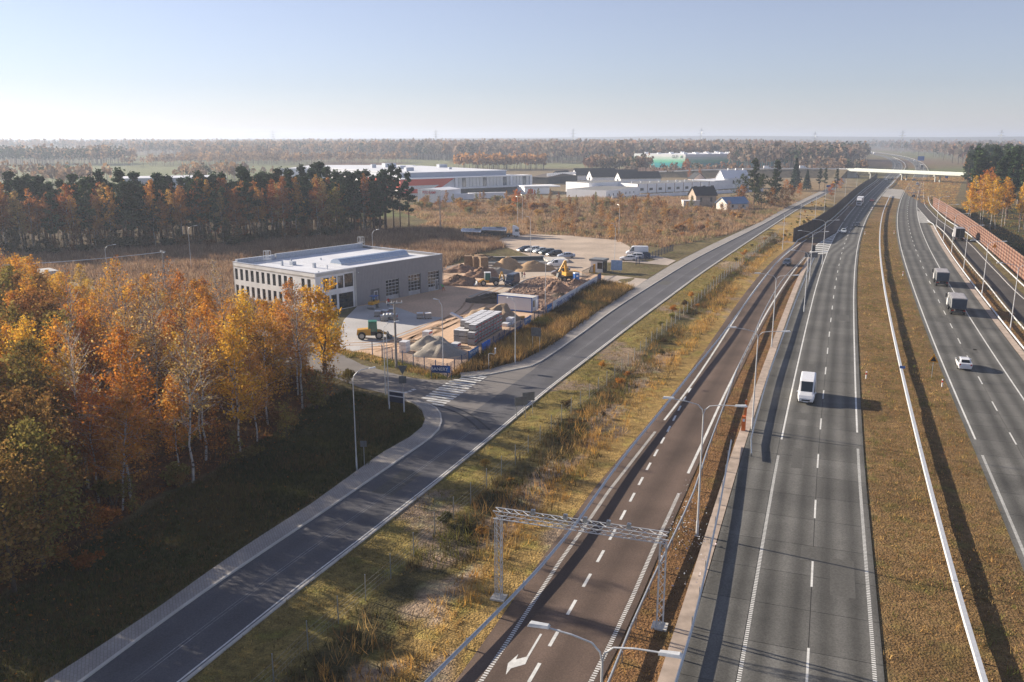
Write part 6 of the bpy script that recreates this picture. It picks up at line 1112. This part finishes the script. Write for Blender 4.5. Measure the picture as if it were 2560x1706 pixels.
def birch_bark():
    m = M('birch_bark', (.46, .43, .4), .8, 0, .25, 2); t = m.node_tree; N = t.nodes; Lk = t.links.new; b = N['Principled BSDF']; src = b.inputs['Base Color'].links[0].from_socket; tc = N.new('ShaderNodeTexCoord'); mp = N.new('ShaderNodeMapping'); mp.inputs['Scale'].default_value = (2, 2, 5); Lk(tc.outputs['Object'], mp.inputs[0]); n = N.new('ShaderNodeTexNoise'); n.inputs['Scale'].default_value = 1; n.inputs['Detail'].default_value = 4; Lk(mp.outputs[0], n.inputs[0])
    r = N.new('ShaderNodeMapRange'); Lk(n.outputs[0], r.inputs[0]); r.inputs[1].default_value = .53; r.inputs[2].default_value = .6; x = N.new('ShaderNodeMix'); x.data_type = 'RGBA'; Lk(r.outputs[0], x.inputs[0]); Lk(src, x.inputs[6]); x.inputs[7].default_value = (.05, .04, .035, 1); Lk(x.outputs[2], b.inputs['Base Color']); return m
BIRCHB = birch_bark(); PINEB = M('pine_bark', (.13, .075, .05), .9, 0, .3, 3); BRANCHB = M('brown_bark', (.1, .075, .055), .9, 0, .3, 3)
def plant(proto, name, label, cat, p, s, color, group, zs=1.0, leafname='crown', stem='trunk'):
    x, y = float(p[0]), float(p[1]); t = thing(name, label, cat, (x, y, gz(x, y)), random.uniform(0, 6.28), group); t.scale = (s, s, s*zs)
    add(stem, proto[0], t); c = add(leafname, proto[1], t); c.color = (*color, 1); return t
def scatter(poly, n, dmin, seed, tries=40):
    r_ = np.random.default_rng(seed); poly = np.asarray(poly); lo, hi = poly.min(0), poly.max(0); q = r_.uniform(lo, hi, (n*tries, 2)); q = q[pip(q, poly)]; out = []
    cell = {}
    for p in q:
        k = (int(p[0]//dmin), int(p[1]//dmin))
        if any((p[0]-o[0])**2+(p[1]-o[1])**2 < dmin*dmin for i in (-1, 0, 1) for j in (-1, 0, 1) for o in cell.get((k[0]+i, k[1]+j), ())): continue
        cell.setdefault(k, []).append(p); out.append(p)
        if len(out) >= n: break
    return np.array(out)
ORA, YEL, RUS, BRN, TAN, OLV = (.63, .3, .05), (.72, .43, .05), (.5, .21, .05), (.26, .145, .05), (.46, .3, .12), (.24, .19, .055)
PIN, PIN2 = (.045, .07, .034), (.06, .085, .038)
BIR = [broad('birch', 15, 11+i, 6000, .115, .24, .18, BIRCHB, .0085, 1.0, .25*(i % 2), .35) for i in range(3)]; BARE = [broad('birch', 15.5, 31+i, 1700, .1, .3, .15, BIRCHB, .009, 1.15, .8, .3, 60) for i in range(2)]
OAK = [broad('oak', 13, 41+i, 6200, .14, .12, .27, BRANCHB, .014, .8, 0, 0, 54) for i in range(3)]; MAP = broad('maple', 12.5, 51, 6800, .15, .1, .24, BRANCHB, .012, 1.0, 0, 0, 60, 2)
MIDB = [broad('birch', 18, 61+i, 1500, .24, .35, .13, BIRCHB, .0075, 1.0, .3*(i % 2), .2, 36) for i in range(4)]; MIDP = [pine(20, 71+i) for i in range(4)]; MIDO = [broad('oak', 14, 81+i, 1700, .27, .12, .26, BRANCHB, .012, .8, 0, 0, 36) for i in range(2)]
SHR = [shrub(2.4, 3.2, 91+i, 900, .13) for i in range(3)]; SAP = [broad('sapling', 5, 95+i, 700, .12, .1, .22, BRANCHB, .009, 1.1, .3, 0, 26) for i in range(2)]; SPR = [spruce(16, 99)]
# --- the grove in front
GROVEV = np.array([(-23, 107), (-25, 90), (-28, 80), (-31, 70), (-33, 58), (-37, 48), (-52, 40), (-66, 60), (-84, 100), (-104, 140), (-120, 182), (-104, 174), (-60, 137), (-33, 113)]); gp = scatter(GROVEV, 300, 3.0, 3)
def edge_d(p): return np.min(np.hypot(*(BRANCH_L-p).T))
def where_grove(p):
    e = edge_d(p); r = np.min(np.hypot(*(GV_EDGE-p).T))
    return 'at the pavement side of the front grove' if r < 7 else 'at the branch road side of the front grove' if e < 14 else 'deep in the front grove' if p[1] > 85 else 'in the near end of the front grove'
GV_EDGE = dense([(-23, 107), (-25, 90), (-28, 80), (-31, 70), (-33, 58), (-37, 48)], 2, 0)
BCOL = [('orange', ORA), ('orange', (.65, .34, .055)), ('golden', (.7, .41, .06)), ('golden', (.68, .38, .06)), ('rust', RUS), ('amber', (.6, .33, .085)), ('copper', (.5, .23, .065))]
for i, p in enumerate(gp):
    nearroad = edge_d(p); u = random.random(); wh = where_grove(p)
    if nearroad < 4.5 or softat(p[0:1], p[1:2])[0] < .5 or (p[1] < 80 and random.random() < .38) or math.hypot(p[0]+27, p[1]-113) < 7.5: continue
    if (p[0] < -.535*p[1] and p[1] < 120 and u < .6) or (p[1] < 66 and u < .35): n_, c_ = random.choice([('dark brown', BRN), ('brown', (.3, .15, .05)), ('olive', OLV)]); plant(OAK[i % 3], 'oak_tree', n_+' leaved oak '+wh, 'tree', p, random.uniform(.8, 1.08), c_, 'oaks in the front grove')
    elif nearroad < 16 and p[1] > 120: n_, c_ = random.choice([('yellow', YEL), ('golden', (.62, .32, .04)), ('pale yellow', (.58, .38, .08))]); plant(random.choice([BIR[1], OAK[0], MAP]), 'birch_tree', n_+' leaved low tree '+wh, 'tree', p, random.uniform(.5, .74), c_, 'yellow trees along the branch road')
    elif u < (.45 if 'pavement' in wh else .34): n_, c_ = random.choice([('tan', TAN), ('rust', RUS)]); plant(BARE[i % 2], 'birch_tree', 'nearly bare birch with %s leaves %s' % (n_, wh), 'tree', p, random.uniform(.85, 1.05), c_, 'bare birches in the front grove')
    elif u < .9: n_, c_ = random.choice(BCOL); plant(BIR[i % 3], 'birch_tree', n_+' leaved birch '+wh, 'tree', p, random.uniform(.66, .96), c_, 'birches in the front grove')
    else: n_, c_ = random.choice([('rust', RUS), ('brown', BRN)]); plant(OAK[i % 3], 'oak_tree', n_+' leaved oak '+wh, 'tree', p, random.uniform(.55, .85), c_, 'oaks in the front grove')
plant(MAP, 'maple_tree', 'bright yellow maple at the grove corner before the new hall', 'tree', (-25.2, 112.4), 1.0, (.8, .5, .04), None); plant(MAP, 'maple_tree', 'golden maple just behind the bright yellow one', 'tree', (-28.2, 106), .78, (.7, .4, .04), None)
plant(BIR[0], 'birch_tree', 'white trunked birch standing alone before the grove edge', 'tree', G(327, 1250), 1.05, ORA, None)
us = scatter(GROVEV, 150, 2.8, 9); us = us[us[:, 0] > -.62*us[:, 1]-6]
us = np.vstack([us[:110], GV_EDGE[::2]+rng.normal(0, 1.6, (len(GV_EDGE[::2]), 2))+np.array([1.6, 0])])
for i, p in enumerate(us): k_ = i % 2; plant((SHR+SAP)[(i*7) % 3] if k_ else SAP[i//2 % 2], 'shrub' if k_ else 'sapling', ('brown shrub ' if k_ else 'thin brown sapling ')+where_grove(p), 'shrub' if k_ else 'sapling', p, random.uniform(.6, 1.1), random.choice([BRN, RUS, OLV, (.35, .16, .04)]), 'undergrowth shrubs in the front grove', stem='stems')
# --- pine and birch wood behind the reeds
front = dense([(-185, 212), (-160, 222), (-138, 230), (-114, 238), (-92, 248), (-74, 259), (-58, 273), (-46, 287), (-39, 297)], 3, 0)
wp = []
for row, (dy, dm) in enumerate(((3, 2.8), (7, 2.9), (12, 3.0), (17, 3.2), (24, 3.6), (32, 4.4))):
    s = np.arange(0, arclen(front)[-1], dm); q = off(resample(front, s), -dy); wp += [(*(a+rng.normal(0, .9, 2)), row) for a in q]
for i, (x, y, row) in enumerate(wp[:380]):
    u = random.random(); pe = np.interp(x, [-180, -120, -62, -45], [.3, .25, .35, .9])*(1 if row < 2 else 1.2)
    if row >= 3: pe = .88
    sec = 'at the far end of' if x < -140 else 'in the middle of' if x < -85 else 'behind the new hall in' if x < -50 else 'at the meadow end of'; rw = 'edge' if row < 2 else 'interior'
    if u < pe: plant(MIDP[i % 4], 'pine_tree', 'tall dark pine on the %s %s the wood behind the reeds' % (rw, sec), 'tree', (x, y), random.uniform(.85, 1.2), random.choice([PIN, PIN, PIN2]), 'pines in the wood behind the reeds', random.uniform(.78, .92))
    elif u < .94: plant(MIDB[i % 4], 'birch_tree', 'autumn birch on the %s %s the wood behind the reeds' % (rw, sec), 'tree', (x, y), random.uniform(.76, 1.08), random.choice([(.44, .2, .06), (.38, .17, .06), (.36, .14, .045), (.48, .26, .07), (.36, .24, .1)]), 'birches in the wood behind the reeds')
    else: plant(MIDO[i % 2], 'oak_tree', 'rusty oak on the %s %s the wood behind the reeds' % (rw, sec), 'tree', (x, y), random.uniform(.8, 1.2), random.choice([RUS, (.3, .12, .04), OLV]), 'oaks in the wood behind the reeds')
fs = np.vstack([resample(front, np.arange(0, arclen(front)[-1]*.86, 2.2)), off(resample(front, np.arange(0, arclen(front)[-1], 4.0)), -9)])
for i, p in enumerate(fs): k_ = i % 3; plant(MIDO[i % 2] if k_ else SHR[i % 3], 'small_oak' if k_ else 'shrub', (('low bushy oak' if k_ else 'dense dark shrub')+' at the foot of the pine wood, '+('far' if p[0] < -140 else 'middle' if p[0] < -85 else 'hall side')+' stretch'), 'tree' if k_ else 'shrub', (p[0]+random.uniform(-2, 2), p[1]-random.uniform(-1, 6)), random.uniform(.32, .6) if k_ else random.uniform(1.2, 1.9), random.choice([(.06, .065, .03), (.08, .065, .03), (.2, .1, .035), (.1, .09, .035)]), 'shrubs at the foot of the pine wood', stem='stems')
for x, y, s in ((-38.5, 298, 1.0), (-36, 302, .93), (-41, 300, 1.05)): plant(MIDP[1], 'pine_tree', 'dark pine standing free at the end of the wood by the meadow', 'tree', (x, y), s, PIN, 'free pines at the wood end')
# --- wood behind the striped noise wall
RW = np.array([(186, 318), (198, 372), (244, 470), (312, 600), (356, 690), (430, 700), (375, 600), (300, 470), (255, 400), (212, 318)]); rp = scatter(RW, 190, 4.4, 21)
for i, p in enumerate(rp):
    u = random.random()
    if u < .84: plant(MIDP[i % 4], 'pine_tree', ('dark pine in the wood behind the striped noise wall, '+('front' if p[1] < 400 else 'middle' if p[1] < 500 else 'far')+' part'), 'tree', p, random.uniform(1.0, 1.3), random.choice([PIN, PIN2]), 'pines behind the striped wall')
    else: plant(random.choice(MIDO+MIDB), 'oak_tree', ('orange brown tree in the wood behind the striped noise wall, '+('front' if p[1] < 400 else 'middle' if p[1] < 500 else 'far')+' part'), 'tree', p, random.uniform(.9, 1.2), random.choice([(.45, .17, .03), RUS, ORA]), 'orange trees behind the striped wall')
for i, p in enumerate([(158, 300), (163, 294), (168, 300), (171, 291), (176, 297), (166, 306), (180, 303), (174, 307), (184, 295), (161, 305), (170, 312), (178, 312), (186, 306), (190, 300), (181, 288)]): plant(MIDB[i % 4], 'birch_tree', 'yellow orange birch in the bright clump behind the striped wall', 'tree', p, random.uniform(.85, 1.02), random.choice([(.62, .36, .045), (.58, .3, .045)]), 'yellow birches behind the striped wall')
for i, p in enumerate([(190, 345), (196, 356), (201, 368), (205, 378), (212, 395)]): plant(MIDO[i % 2], 'oak_tree', 'orange oak at the edge of the wood by the slip lane', 'tree', p, random.uniform(1.0, 1.35), (.46, .17, .03), 'orange oaks by the slip lane')
# --- trees by the houses and the bridge
for i, p in enumerate([(112, 402), (116, 408), (120, 400), (124, 410), (108, 410), (114, 397)]): plant([MIDP[2], MIDO[0], MIDO[1]][i % 3], 'pine_tree', 'broad dark pine in the clump beside the cottage with blue roof', 'tree', p, random.uniform(.95, 1.15), (.055, .07, .03), 'pines by the cottage', .95)
for i, p in enumerate([(105, 399), (118, 395), (128, 402), (123, 394)]): plant(MIDO[i % 2], 'oak_tree', 'orange leaved oak at the foot of the cottage pines', 'tree', p, random.uniform(.6, .9), random.choice([(.4, .17, .04), (.3, .15, .05)]), 'oaks by the cottage')
plant(SPR[0], 'spruce_tree', 'big dark spruce before the bridge embankment', 'tree', (170, 524), 1.5, (.03, .05, .03), None, .8); plant(SPR[0], 'spruce_tree', 'dark spruce beside the big one, half as tall', 'tree', (179, 530), 1.1, (.035, .055, .03), None, .7)
for i, p in enumerate([(186, 528), (191, 533), (196, 527)]): plant(MIDP[i], 'pine_tree', 'thin pine between the spruce and the bridge bank', 'tree', p, .62, (.075, .095, .05), 'thin pines by the bridge bank')
for i, p in enumerate([(158, 478), (173, 472), (163, 520), (201, 535), (150, 700), (140, 690)]): plant(MIDO[i % 2], 'oak_tree', 'small orange tree near the bridge bank, %s of six' % ORD[i], 'tree', p, .5, (.48, .19, .04), None)
plant(MIDO[0], 'oak_tree', 'single red orange tree in the far field before the green warehouse', 'tree', (148, 740), 1.0, (.4, .13, .03), None)
# --- brush between the lot and the factory
BELT = np.array([(-40, 372), (-5, 340), (45, 330), (85, 372), (78, 392), (40, 410), (-10, 425), (-42, 420)]); bq = scatter(BELT, 120, 4.2, 33)
for i, p in enumerate(bq): plant(random.choice([MIDB[0], MIDB[2], MIDO[0], SAP[0], SAP[1]]) if i % 3 else SHR[i % 3], 'young_tree', ('thin young tree in the brush '+('before the works sign' if p[0] < -10 else 'before the factory' if p[0] < 30 else 'before the white sheds')), 'tree', p, random.uniform(.3, .46) if i % 3 else random.uniform(1.2, 1.9), random.choice([(.34, .19, .07), (.3, .2, .1), (.4, .22, .07), (.22, .2, .08), (.33, .17, .07)]), 'young trees before the factory')
plant(MIDO[1], 'oak_tree', 'vivid orange tree standing in the brush before the factory', 'tree', G(1290, 522), .62, (.6, .2, .03), None)
MB_ = np.array([(25, 268), (46, 262), (62, 282), (86, 330), (104, 366), (60, 372), (20, 335), (0, 300)]); mq = scatter(MB_, 130, 3.8, 35)
for i, p in enumerate(mq): k_ = i % 2; plant(SHR[i % 3] if k_ else SAP[i//2 % 2], 'shrub' if k_ else 'sapling', (('russet shrub' if k_ else 'russet sapling')+' on the brown meadow '+('near the car lot' if p[1] < 300 else 'half way to the cottage' if p[1] < 340 else 'by the cottage')), 'shrub', p, random.uniform(.55, 1.15), random.choice([(.36, .22, .12), (.42, .25, .1), (.34, .23, .14), (.48, .26, .08), (.3, .24, .12)]), 'shrubs on the brown meadow', stem='stems')
vq = scatter(VERGE, 150, 2.0, 37); vq = vq[(vq[:, 1] > 60) & (softat(vq[:, 0], vq[:, 1]) > .6)]
for i, p in enumerate(vq): plant(SHR[i % 3], 'shrub', ('low weedy shrub on the rough verge '+('near the gantry' if p[1] < 75 else 'across from the yard' if p[1] < 150 else 'towards the noise wall')), 'shrub', p, random.uniform(.2, .52), random.choice([(.5, .24, .05), (.2, .19, .05), (.4, .24, .07), (.11, .1, .04), (.12, .085, .04)]), 'shrubs on the rough verge', stem='stems')
# --- grasses, reeds and weeds (nobody could count them)
def tufts(name, label, poly, n, h, w, cols, seed, blades=4, spread=.14, mask=None, lat=False):
    r_ = np.random.default_rng(seed); poly = np.asarray(poly); lo, hi = poly.min(0), poly.max(0); q = r_.uniform(lo, hi, (int(n*6), 2)); q = q[pip(q, poly)]
    if len(q) == 0: return
    inn = (q[:, 1] < 440); q = q[~inn | (hardat(q[:, 0], q[:, 1]) < .5)]
    if mask is not None: q = q[mask(q)]
    q = q[:n]; n = len(q); z = hz(q[:, 0], q[:, 1]); vv, cc = [], []; cl = np.array(cols)
    pat = vnoise(q[:, 0], q[:, 1], 5, seed) if not lat else .55*vnoise(q[:, 0]*.93-q[:, 1]*.37, (q[:, 1]*.93+q[:, 0]*.37)*.05, .9, seed)+.45*vnoise(q[:, 0], q[:, 1], 6, seed+3); ci = np.clip((pat*1.25-.12+r_.normal(0, .12, n))*len(cl), 0, len(cl)-1).astype(int); base = cl[ci]*r_.uniform(.65, 1.35, (n, 1)); hh = r_.uniform(h[0], h[1], n)*(0.6+.8*vnoise(q[:, 0], q[:, 1], 8, seed+1))
    for b in range(blades):
        a = r_.uniform(0, 6.283, n); o = r_.normal(0, spread, (n, 2)); tip = r_.normal(0, .32, (n, 2))*hh[:, None]; k = r_.uniform(.6, 1.15, n); dx = np.cos(a)*w; dy = np.sin(a)*w
        p0 = np.stack([q[:, 0]+o[:, 0]-dx, q[:, 1]+o[:, 1]-dy, z-.03], -1); p1 = np.stack([q[:, 0]+o[:, 0]+dx, q[:, 1]+o[:, 1]+dy, z-.03], -1); p2 = np.stack([q[:, 0]+o[:, 0]+tip[:, 0], q[:, 1]+o[:, 1]+tip[:, 1], z+hh*k], -1)
        vv.append(np.stack([p0, p1, p2], 1)); cc.append(np.repeat((base*r_.uniform(.75, 1.25, (n, 1)))[:, None], 3, 1))
    v = np.concatenate(vv).reshape(-1, 3); c = np.concatenate(cc).reshape(-1, 3); tag(add(name, fast_mesh(name, v, np.arange(len(v)).reshape(-1, 3), GRASSM, c)), label, 'grass', kind='stuff')
STRAW, GRN, DRY, RED_, DKB = (.54, .36, .14), (.16, .16, .04), (.4, .24, .085), (.38, .19, .07), (.11, .08, .04)
Vn = VERGE[VERGE[:, 1] < 300]
def vf(q): x0 = np.interp(q[:, 1], SR[:, 1], SR[:, 0]); return (q[:, 0]-x0)/np.maximum(np.interp(q[:, 1], BL[:, 1], BL[:, 0])-x0, 1)
tufts('grass', 'short olive grass along the side road', Vn, 16000, (.08, .28), .04, [(.25, .2, .06), (.17, .16, .045), (.4, .29, .1), (.32, .22, .075), (.14, .1, .035)], 101, 4, .16, lambda q: vf(q) < .36)
tufts('weeds', 'dark tangled weeds along the wire fence', Vn, 9000, (.4, 1.2), .04, [DKB, (.1, .08, .03), (.08, .078, .026), (.24, .14, .055), DKB, (.16, .15, .04)], 115, 6, .25, lambda q: (vf(q) > .33) & (vf(q) < .6) & (vnoise(q[:, 0], q[:, 1], 6, 61) > .3))
tufts('grass', 'golden dry grass along the slip road rail', Vn, 17000, (.25, .8), .035, [(.56, .35, .1), STRAW, DRY, (.6, .34, .085), (.28, .22, .06), DKB], 116, 4, .16, lambda q: (vf(q) > .6) & ((vnoise(q[:, 0], q[:, 1], 4, 62) > .25)))
tufts('grass', 'tall straw coloured weeds on the verge', Vn, 8000, (.6, 1.3), .03, [STRAW, DRY, (.5, .28, .08), DKB], 102, 4, .2, lambda q: (vnoise(q[:, 0], q[:, 1], 7, 55) > .55) & (vf(q) > .4))
tufts('grass', 'short dry mown grass on the median', MEDIAN[MEDIAN[:, 1] < 330], 42000, (.05, .16), .05, [(.34, .185, .075), (.17, .15, .05), (.4, .25, .1), (.14, .14, .045), (.3, .17, .07), (.48, .33, .15)], 103, 3, .2, lat=True)
tufts('grass', 'short dry grass on the lamp post strip', STRIPM, 12000, (.06, .22), .045, [(.28, .15, .065), DRY, (.3, .19, .09), (.15, .14, .05), (.36, .25, .12)], 104, 3, .2, lat=True)
tufts('grass', 'dry grass on the bank between the carriageway and dark slip road', np.vstack([E_OUT[E_OUT[:, 1] < 320], FRAIL[::-1]]), 9000, (.08, .3), .05, [DRY, RED_, STRAW], 105, 3, .2)
tufts('weeds', 'tall dark weeds on the strip before the yard fence', WEEDS, 9000, (.5, 1.5), .05, [DKB, (.13, .1, .04), DRY, DKB, (.09, .085, .03)], 106, 6, .28); tufts('weeds', 'straw coloured weed heads along the pavement', WEEDS, 2200, (.7, 1.5), .04, [STRAW, DRY, (.3, .19, .09)], 107, 5, .25, lambda q: np.min([np.hypot(q[:, 0]-s_[0], q[:, 1]-s_[1]) for s_ in dense(SWUO, 3, 0)], axis=0) < 3.2)
tufts('reeds', 'brown reed bed between the branch road and the pine wood', REEDS, 34000, (1.1, 2.3), .1, [(.36, .24, .155), (.3, .19, .12), (.4, .28, .18), (.27, .17, .11)], 108, 4, .45)
tufts('grass', 'tall brown grass of the meadow beyond the car lot', MEADOW, 30000, (.6, 1.6), .12, [(.42, .3, .19), (.36, .23, .14), (.42, .27, .15), (.28, .24, .12)], 109, 4, .5)
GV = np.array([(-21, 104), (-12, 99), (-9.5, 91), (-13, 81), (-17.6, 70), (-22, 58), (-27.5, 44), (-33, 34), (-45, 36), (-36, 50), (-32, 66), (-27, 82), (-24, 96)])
tufts('grass', 'shaded green grass between the grove and the pavement', GV, 20000, (.12, .5), .035, [(.09, .09, .03), (.07, .075, .026), (.16, .11, .045), (.1, .1, .03), (.15, .11, .04)], 110, 4); tufts('grass', 'sparse grass and bracken on the grove floor', GROVE, 12000, (.2, .7), .04, [RED_, DKB, DRY, (.13, .12, .04)], 111, 4, .25, lambda q: q[:, 0] > -.62*q[:, 1]-4)  # blades beside the pavement coloured darker to deepen the grove's shade
LA = np.array([(-30, 114), (-23, 121), (-10, 109), (-2.5, 112), (2, 119), (-8, 111), (-21.5, 125.5), (-34, 148), (-40, 143)]); tufts('grass', 'rough grass around the yard corner', LA, 2600, (.2, .8), .04, [GRN, DRY, STRAW, GRN], 112, 5, .2)
tufts('grass', 'dry grass on the far verges of the motorway', np.array([(205, 400), (245, 480), (330, 640), (380, 720), (300, 690), (215, 470), (196, 410)]), 4000, (.3, .8), .12, [DRY, STRAW, RED_], 113, 4, .5); tufts('grass', 'mixed grass behind the striped noise wall', np.array([(118, 190), (196, 396), (240, 420), (190, 260), (150, 180)]), 6000, (.2, .7), .08, [GRN, DRY, DKB], 114, 4, .4)
r_ = np.random.default_rng(77); q = r_.uniform((-70, 40), (-14, 112), (30000, 2)); q = q[pip(q, GROVE) | (pip(q, GV) & (r_.random(len(q)) < .6*np.clip(1-np.min([np.hypot(q[:, 0]-e_[0], q[:, 1]-e_[1]) for e_ in GV_EDGE], axis=0)/9, .06, 1)))][:17000]; c = np.column_stack([q, hz(q[:, 0], q[:, 1])+.03+r_.random(len(q))*.08]); lm = leaf_mesh('fallen_leaves', c, .11, r_, GRASSM, (.4, .16, .04), .5, up=3); tag(add('fallen_leaves', lm), 'fallen orange leaves on the grove floor', 'leaves', kind='stuff')
q = np.vstack([r_.uniform((11, 55), (17, 75), (260, 2)), r_.uniform((12.2, 61), (15.2, 66.5), (90, 2))]); q = q[pip(q, STRIPM)]; c = np.column_stack([q, np.full(len(q), .2)]); tag(add('litter', leaf_mesh('litter', c, .07, r_, GRASSM, (.75, .75, .78), .2, up=2)), 'scraps of white litter beside the gantry foot', 'litter', kind='stuff')
tufts('weeds', 'green and straw weed clumps dotted over the median', MEDIAN[MEDIAN[:, 1] < 260], 1500, (.18, .5), .03, [(.16, .17, .05), STRAW, (.2, .19, .06), DRY], 117, 7, .2)
# --- far woods: one mass
def woods(name, label, polys, seed):
    r_ = np.random.default_rng(seed); P_, H_, R_, C_ = [], [], [], []
    for poly, n, h, cols, pc in polys:
        poly = np.asarray(poly, float); lo, hi = poly.min(0), poly.max(0); q = r_.uniform(lo, hi, (n*5, 2)); q = q[pip(q, poly)][:n]; m = len(q); P_.append(q); con = r_.random(m) < pc*(.3+1.4*vnoise(q[:, 0], q[:, 1], 120, seed)); hh = r_.uniform(h[0], h[1], m); H_.append(hh); R_.append(np.where(con, .16, .26)*hh*r_.uniform(.8, 1.2, m)); cl = np.array(cols)[r_.integers(0, len(cols), m)]; cl[con] = np.array([.04, .058, .028]); C_.append(cl*r_.uniform(.75, 1.25, (m, 1)))
    q = np.vstack(P_); h = np.concatenate(H_); R = np.concatenate(R_); cl = np.vstack(C_); n = len(q); K = 26; u = r_.normal(size=(n, K, 3)); u /= np.linalg.norm(u, axis=2)[:, :, None]; u[:, :, 2] = np.abs(u[:, :, 2])*1.0-.35*(r_.random((n, K)) < .4); z0 = hz(q[:, 0], q[:, 1])
    c = np.empty((n, K, 3)); rr = r_.uniform(.55, 1.05, (n, K)); c[:, :, 0] = q[:, 0:1]+u[:, :, 0]*R[:, None]*rr; c[:, :, 1] = q[:, 1:2]+u[:, :, 1]*R[:, None]*rr; c[:, :, 2] = z0[:, None]+h[:, None]*(.52+.46*u[:, :, 2]*rr); c = c.reshape(-1, 3); N = len(c); s = np.repeat(R*.42, K)[:, None]*r_.uniform(.6, 1.3, (N, 1)); a = r_.normal(size=(N, 3)); a[:, 2] *= .7; a /= np.linalg.norm(a, axis=1)[:, None]; b = np.cross(a, r_.normal(size=(N, 3))); b /= np.linalg.norm(b, axis=1)[:, None]; d = np.cross(a, b)
    v = np.stack([c+b*s, c+d*s*.7, c-b*s, c-d*s*.7], 1).reshape(-1, 3); col = np.repeat(np.repeat(cl, K, 0)*r_.uniform(.7, 1.3, (N, 1)), 4, 0)
    w = h*.012; t0 = np.stack([np.stack([q[:, 0]-w, q[:, 1], z0], -1), np.stack([q[:, 0]+w, q[:, 1], z0], -1), np.stack([q[:, 0]+w*.5, q[:, 1], z0+h*.7], -1), np.stack([q[:, 0]-w*.5, q[:, 1], z0+h*.7], -1)], 1).reshape(-1, 3); tc = np.repeat(np.where(r_.random((n, 1)) < .4, np.array([[.35, .32, .3]]), np.array([[.1, .075, .06]])), 4, 0)
    v = np.vstack([v, t0]); col = np.vstack([col, tc]); tag(add(name, fast_mesh(name, v, np.arange(len(v)).reshape(-1, 4), GRASSM, col)), label, 'woods', kind='stuff')
AUT = [(.25, .175, .125), (.23, .17, .13), (.3, .19, .11), (.21, .17, .135), (.26, .155, .105), (.21, .175, .135)]; PAL = [(.3, .2, .12), (.26, .18, .12), (.33, .2, .1), (.22, .16, .11)]
woods('far_woods', 'autumn woods either side of the motorway beyond the bridge', [([(214, 860), (262, 800), (330, 880), (470, 1160), (520, 1300), (400, 1320), (250, 1000)], 620, (17, 27), AUT, .4), ([(520, 1050), (700, 1480), (900, 2100), (1500, 2100), (1300, 1000), (760, 800), (640, 900)], 1500, (17, 26), AUT, .28), ([(420, 760), (600, 900), (900, 900), (700, 600), (500, 600)], 260, (12, 20), AUT, .4)], 201)
woods('far_woods', 'long belt of autumn woods behind the factory and green warehouse', [([(-70, 1180), (60, 1080), (130, 1060), (260, 1040), (400, 1350), (520, 1700), (-200, 1750), (-260, 1400)], 2300, (19, 29), AUT, .25), ([(-60, 880), (-20, 860), (30, 870), (35, 900), (-55, 905)], 120, (12, 17), [(.42, .22, .08), (.38, .2, .08)], 0), ([(66, 770), (110, 750), (130, 800), (70, 810)], 90, (12, 18), AUT, .3), ([(90, 730), (140, 700), (230, 720), (220, 800), (110, 790)], 60, (6, 12), AUT, .1), ([(250, 770), (290, 730), (310, 760), (280, 800)], 40, (9, 16), AUT, .2)], 202)
woods('far_woods', 'hazy woods and tree lines fading away beyond the pine wood', [([(-420, 1420), (-100, 1300), (-180, 1900), (-700, 1950), (-760, 1600)], 1500, (18, 27), PAL, .35), ([(-430, 950), (-150, 1080), (-120, 1180), (-420, 1180)], 380, (9, 16), PAL, .05), ([(-640, 1000), (-480, 1010), (-470, 1100), (-620, 1110)], 260, (15, 24), PAL, .6), ([(-400, 560), (-330, 520), (-250, 560), (-300, 620), (-420, 640)], 110, (9, 16), PAL, .1), ([(-260, 640), (-220, 620), (-180, 700), (-240, 720)], 50, (9, 15), PAL, .2), ([(-900, 1300), (-560, 1250), (-560, 1330), (-950, 1420)], 240, (12, 20), PAL, .3), ([(-470, 1240), (-330, 1230), (-330, 1300), (-470, 1310)], 120, (14, 22), PAL, .3)], 203)
woods('far_woods', 'farthest wooded skyline under the haze', [([(-2200, 2000), (-300, 1950), (560, 1900), (620, 2700), (-2400, 2800)], 2600, (20, 30), PAL, .4), ([(900, 2150), (1900, 2150), (2200, 3000), (800, 3000)], 1100, (15, 24), AUT, .35), ([(300, 2300), (1000, 2300), (1000, 3000), (300, 3000)], 600, (15, 22), PAL, .4)], 204)
# ================================================================== AIR
hm = bpy.data.materials.new('haze_air'); hm.use_nodes = True; t = hm.node_tree; t.nodes.remove(t.nodes['Principled BSDF'])
pv = t.nodes.new('ShaderNodeVolumePrincipled'); pv.inputs['Color'].default_value = (.72, .82, 1, 1); pv.inputs['Density'].default_value = 2.45e-4; pv.inputs['Anisotropy'].default_value = .25
t.links.new(pv.outputs[0], t.nodes['Material Output'].inputs['Volume']); hm.volume_intersection_method = 'FAST' if hasattr(hm, 'volume_intersection_method') else None
tag(MB().box(-7600, 7600, -260, 9600, -2, 75).build('haze', hm), 'pale blue haze in the air', 'haze', kind='stuff')
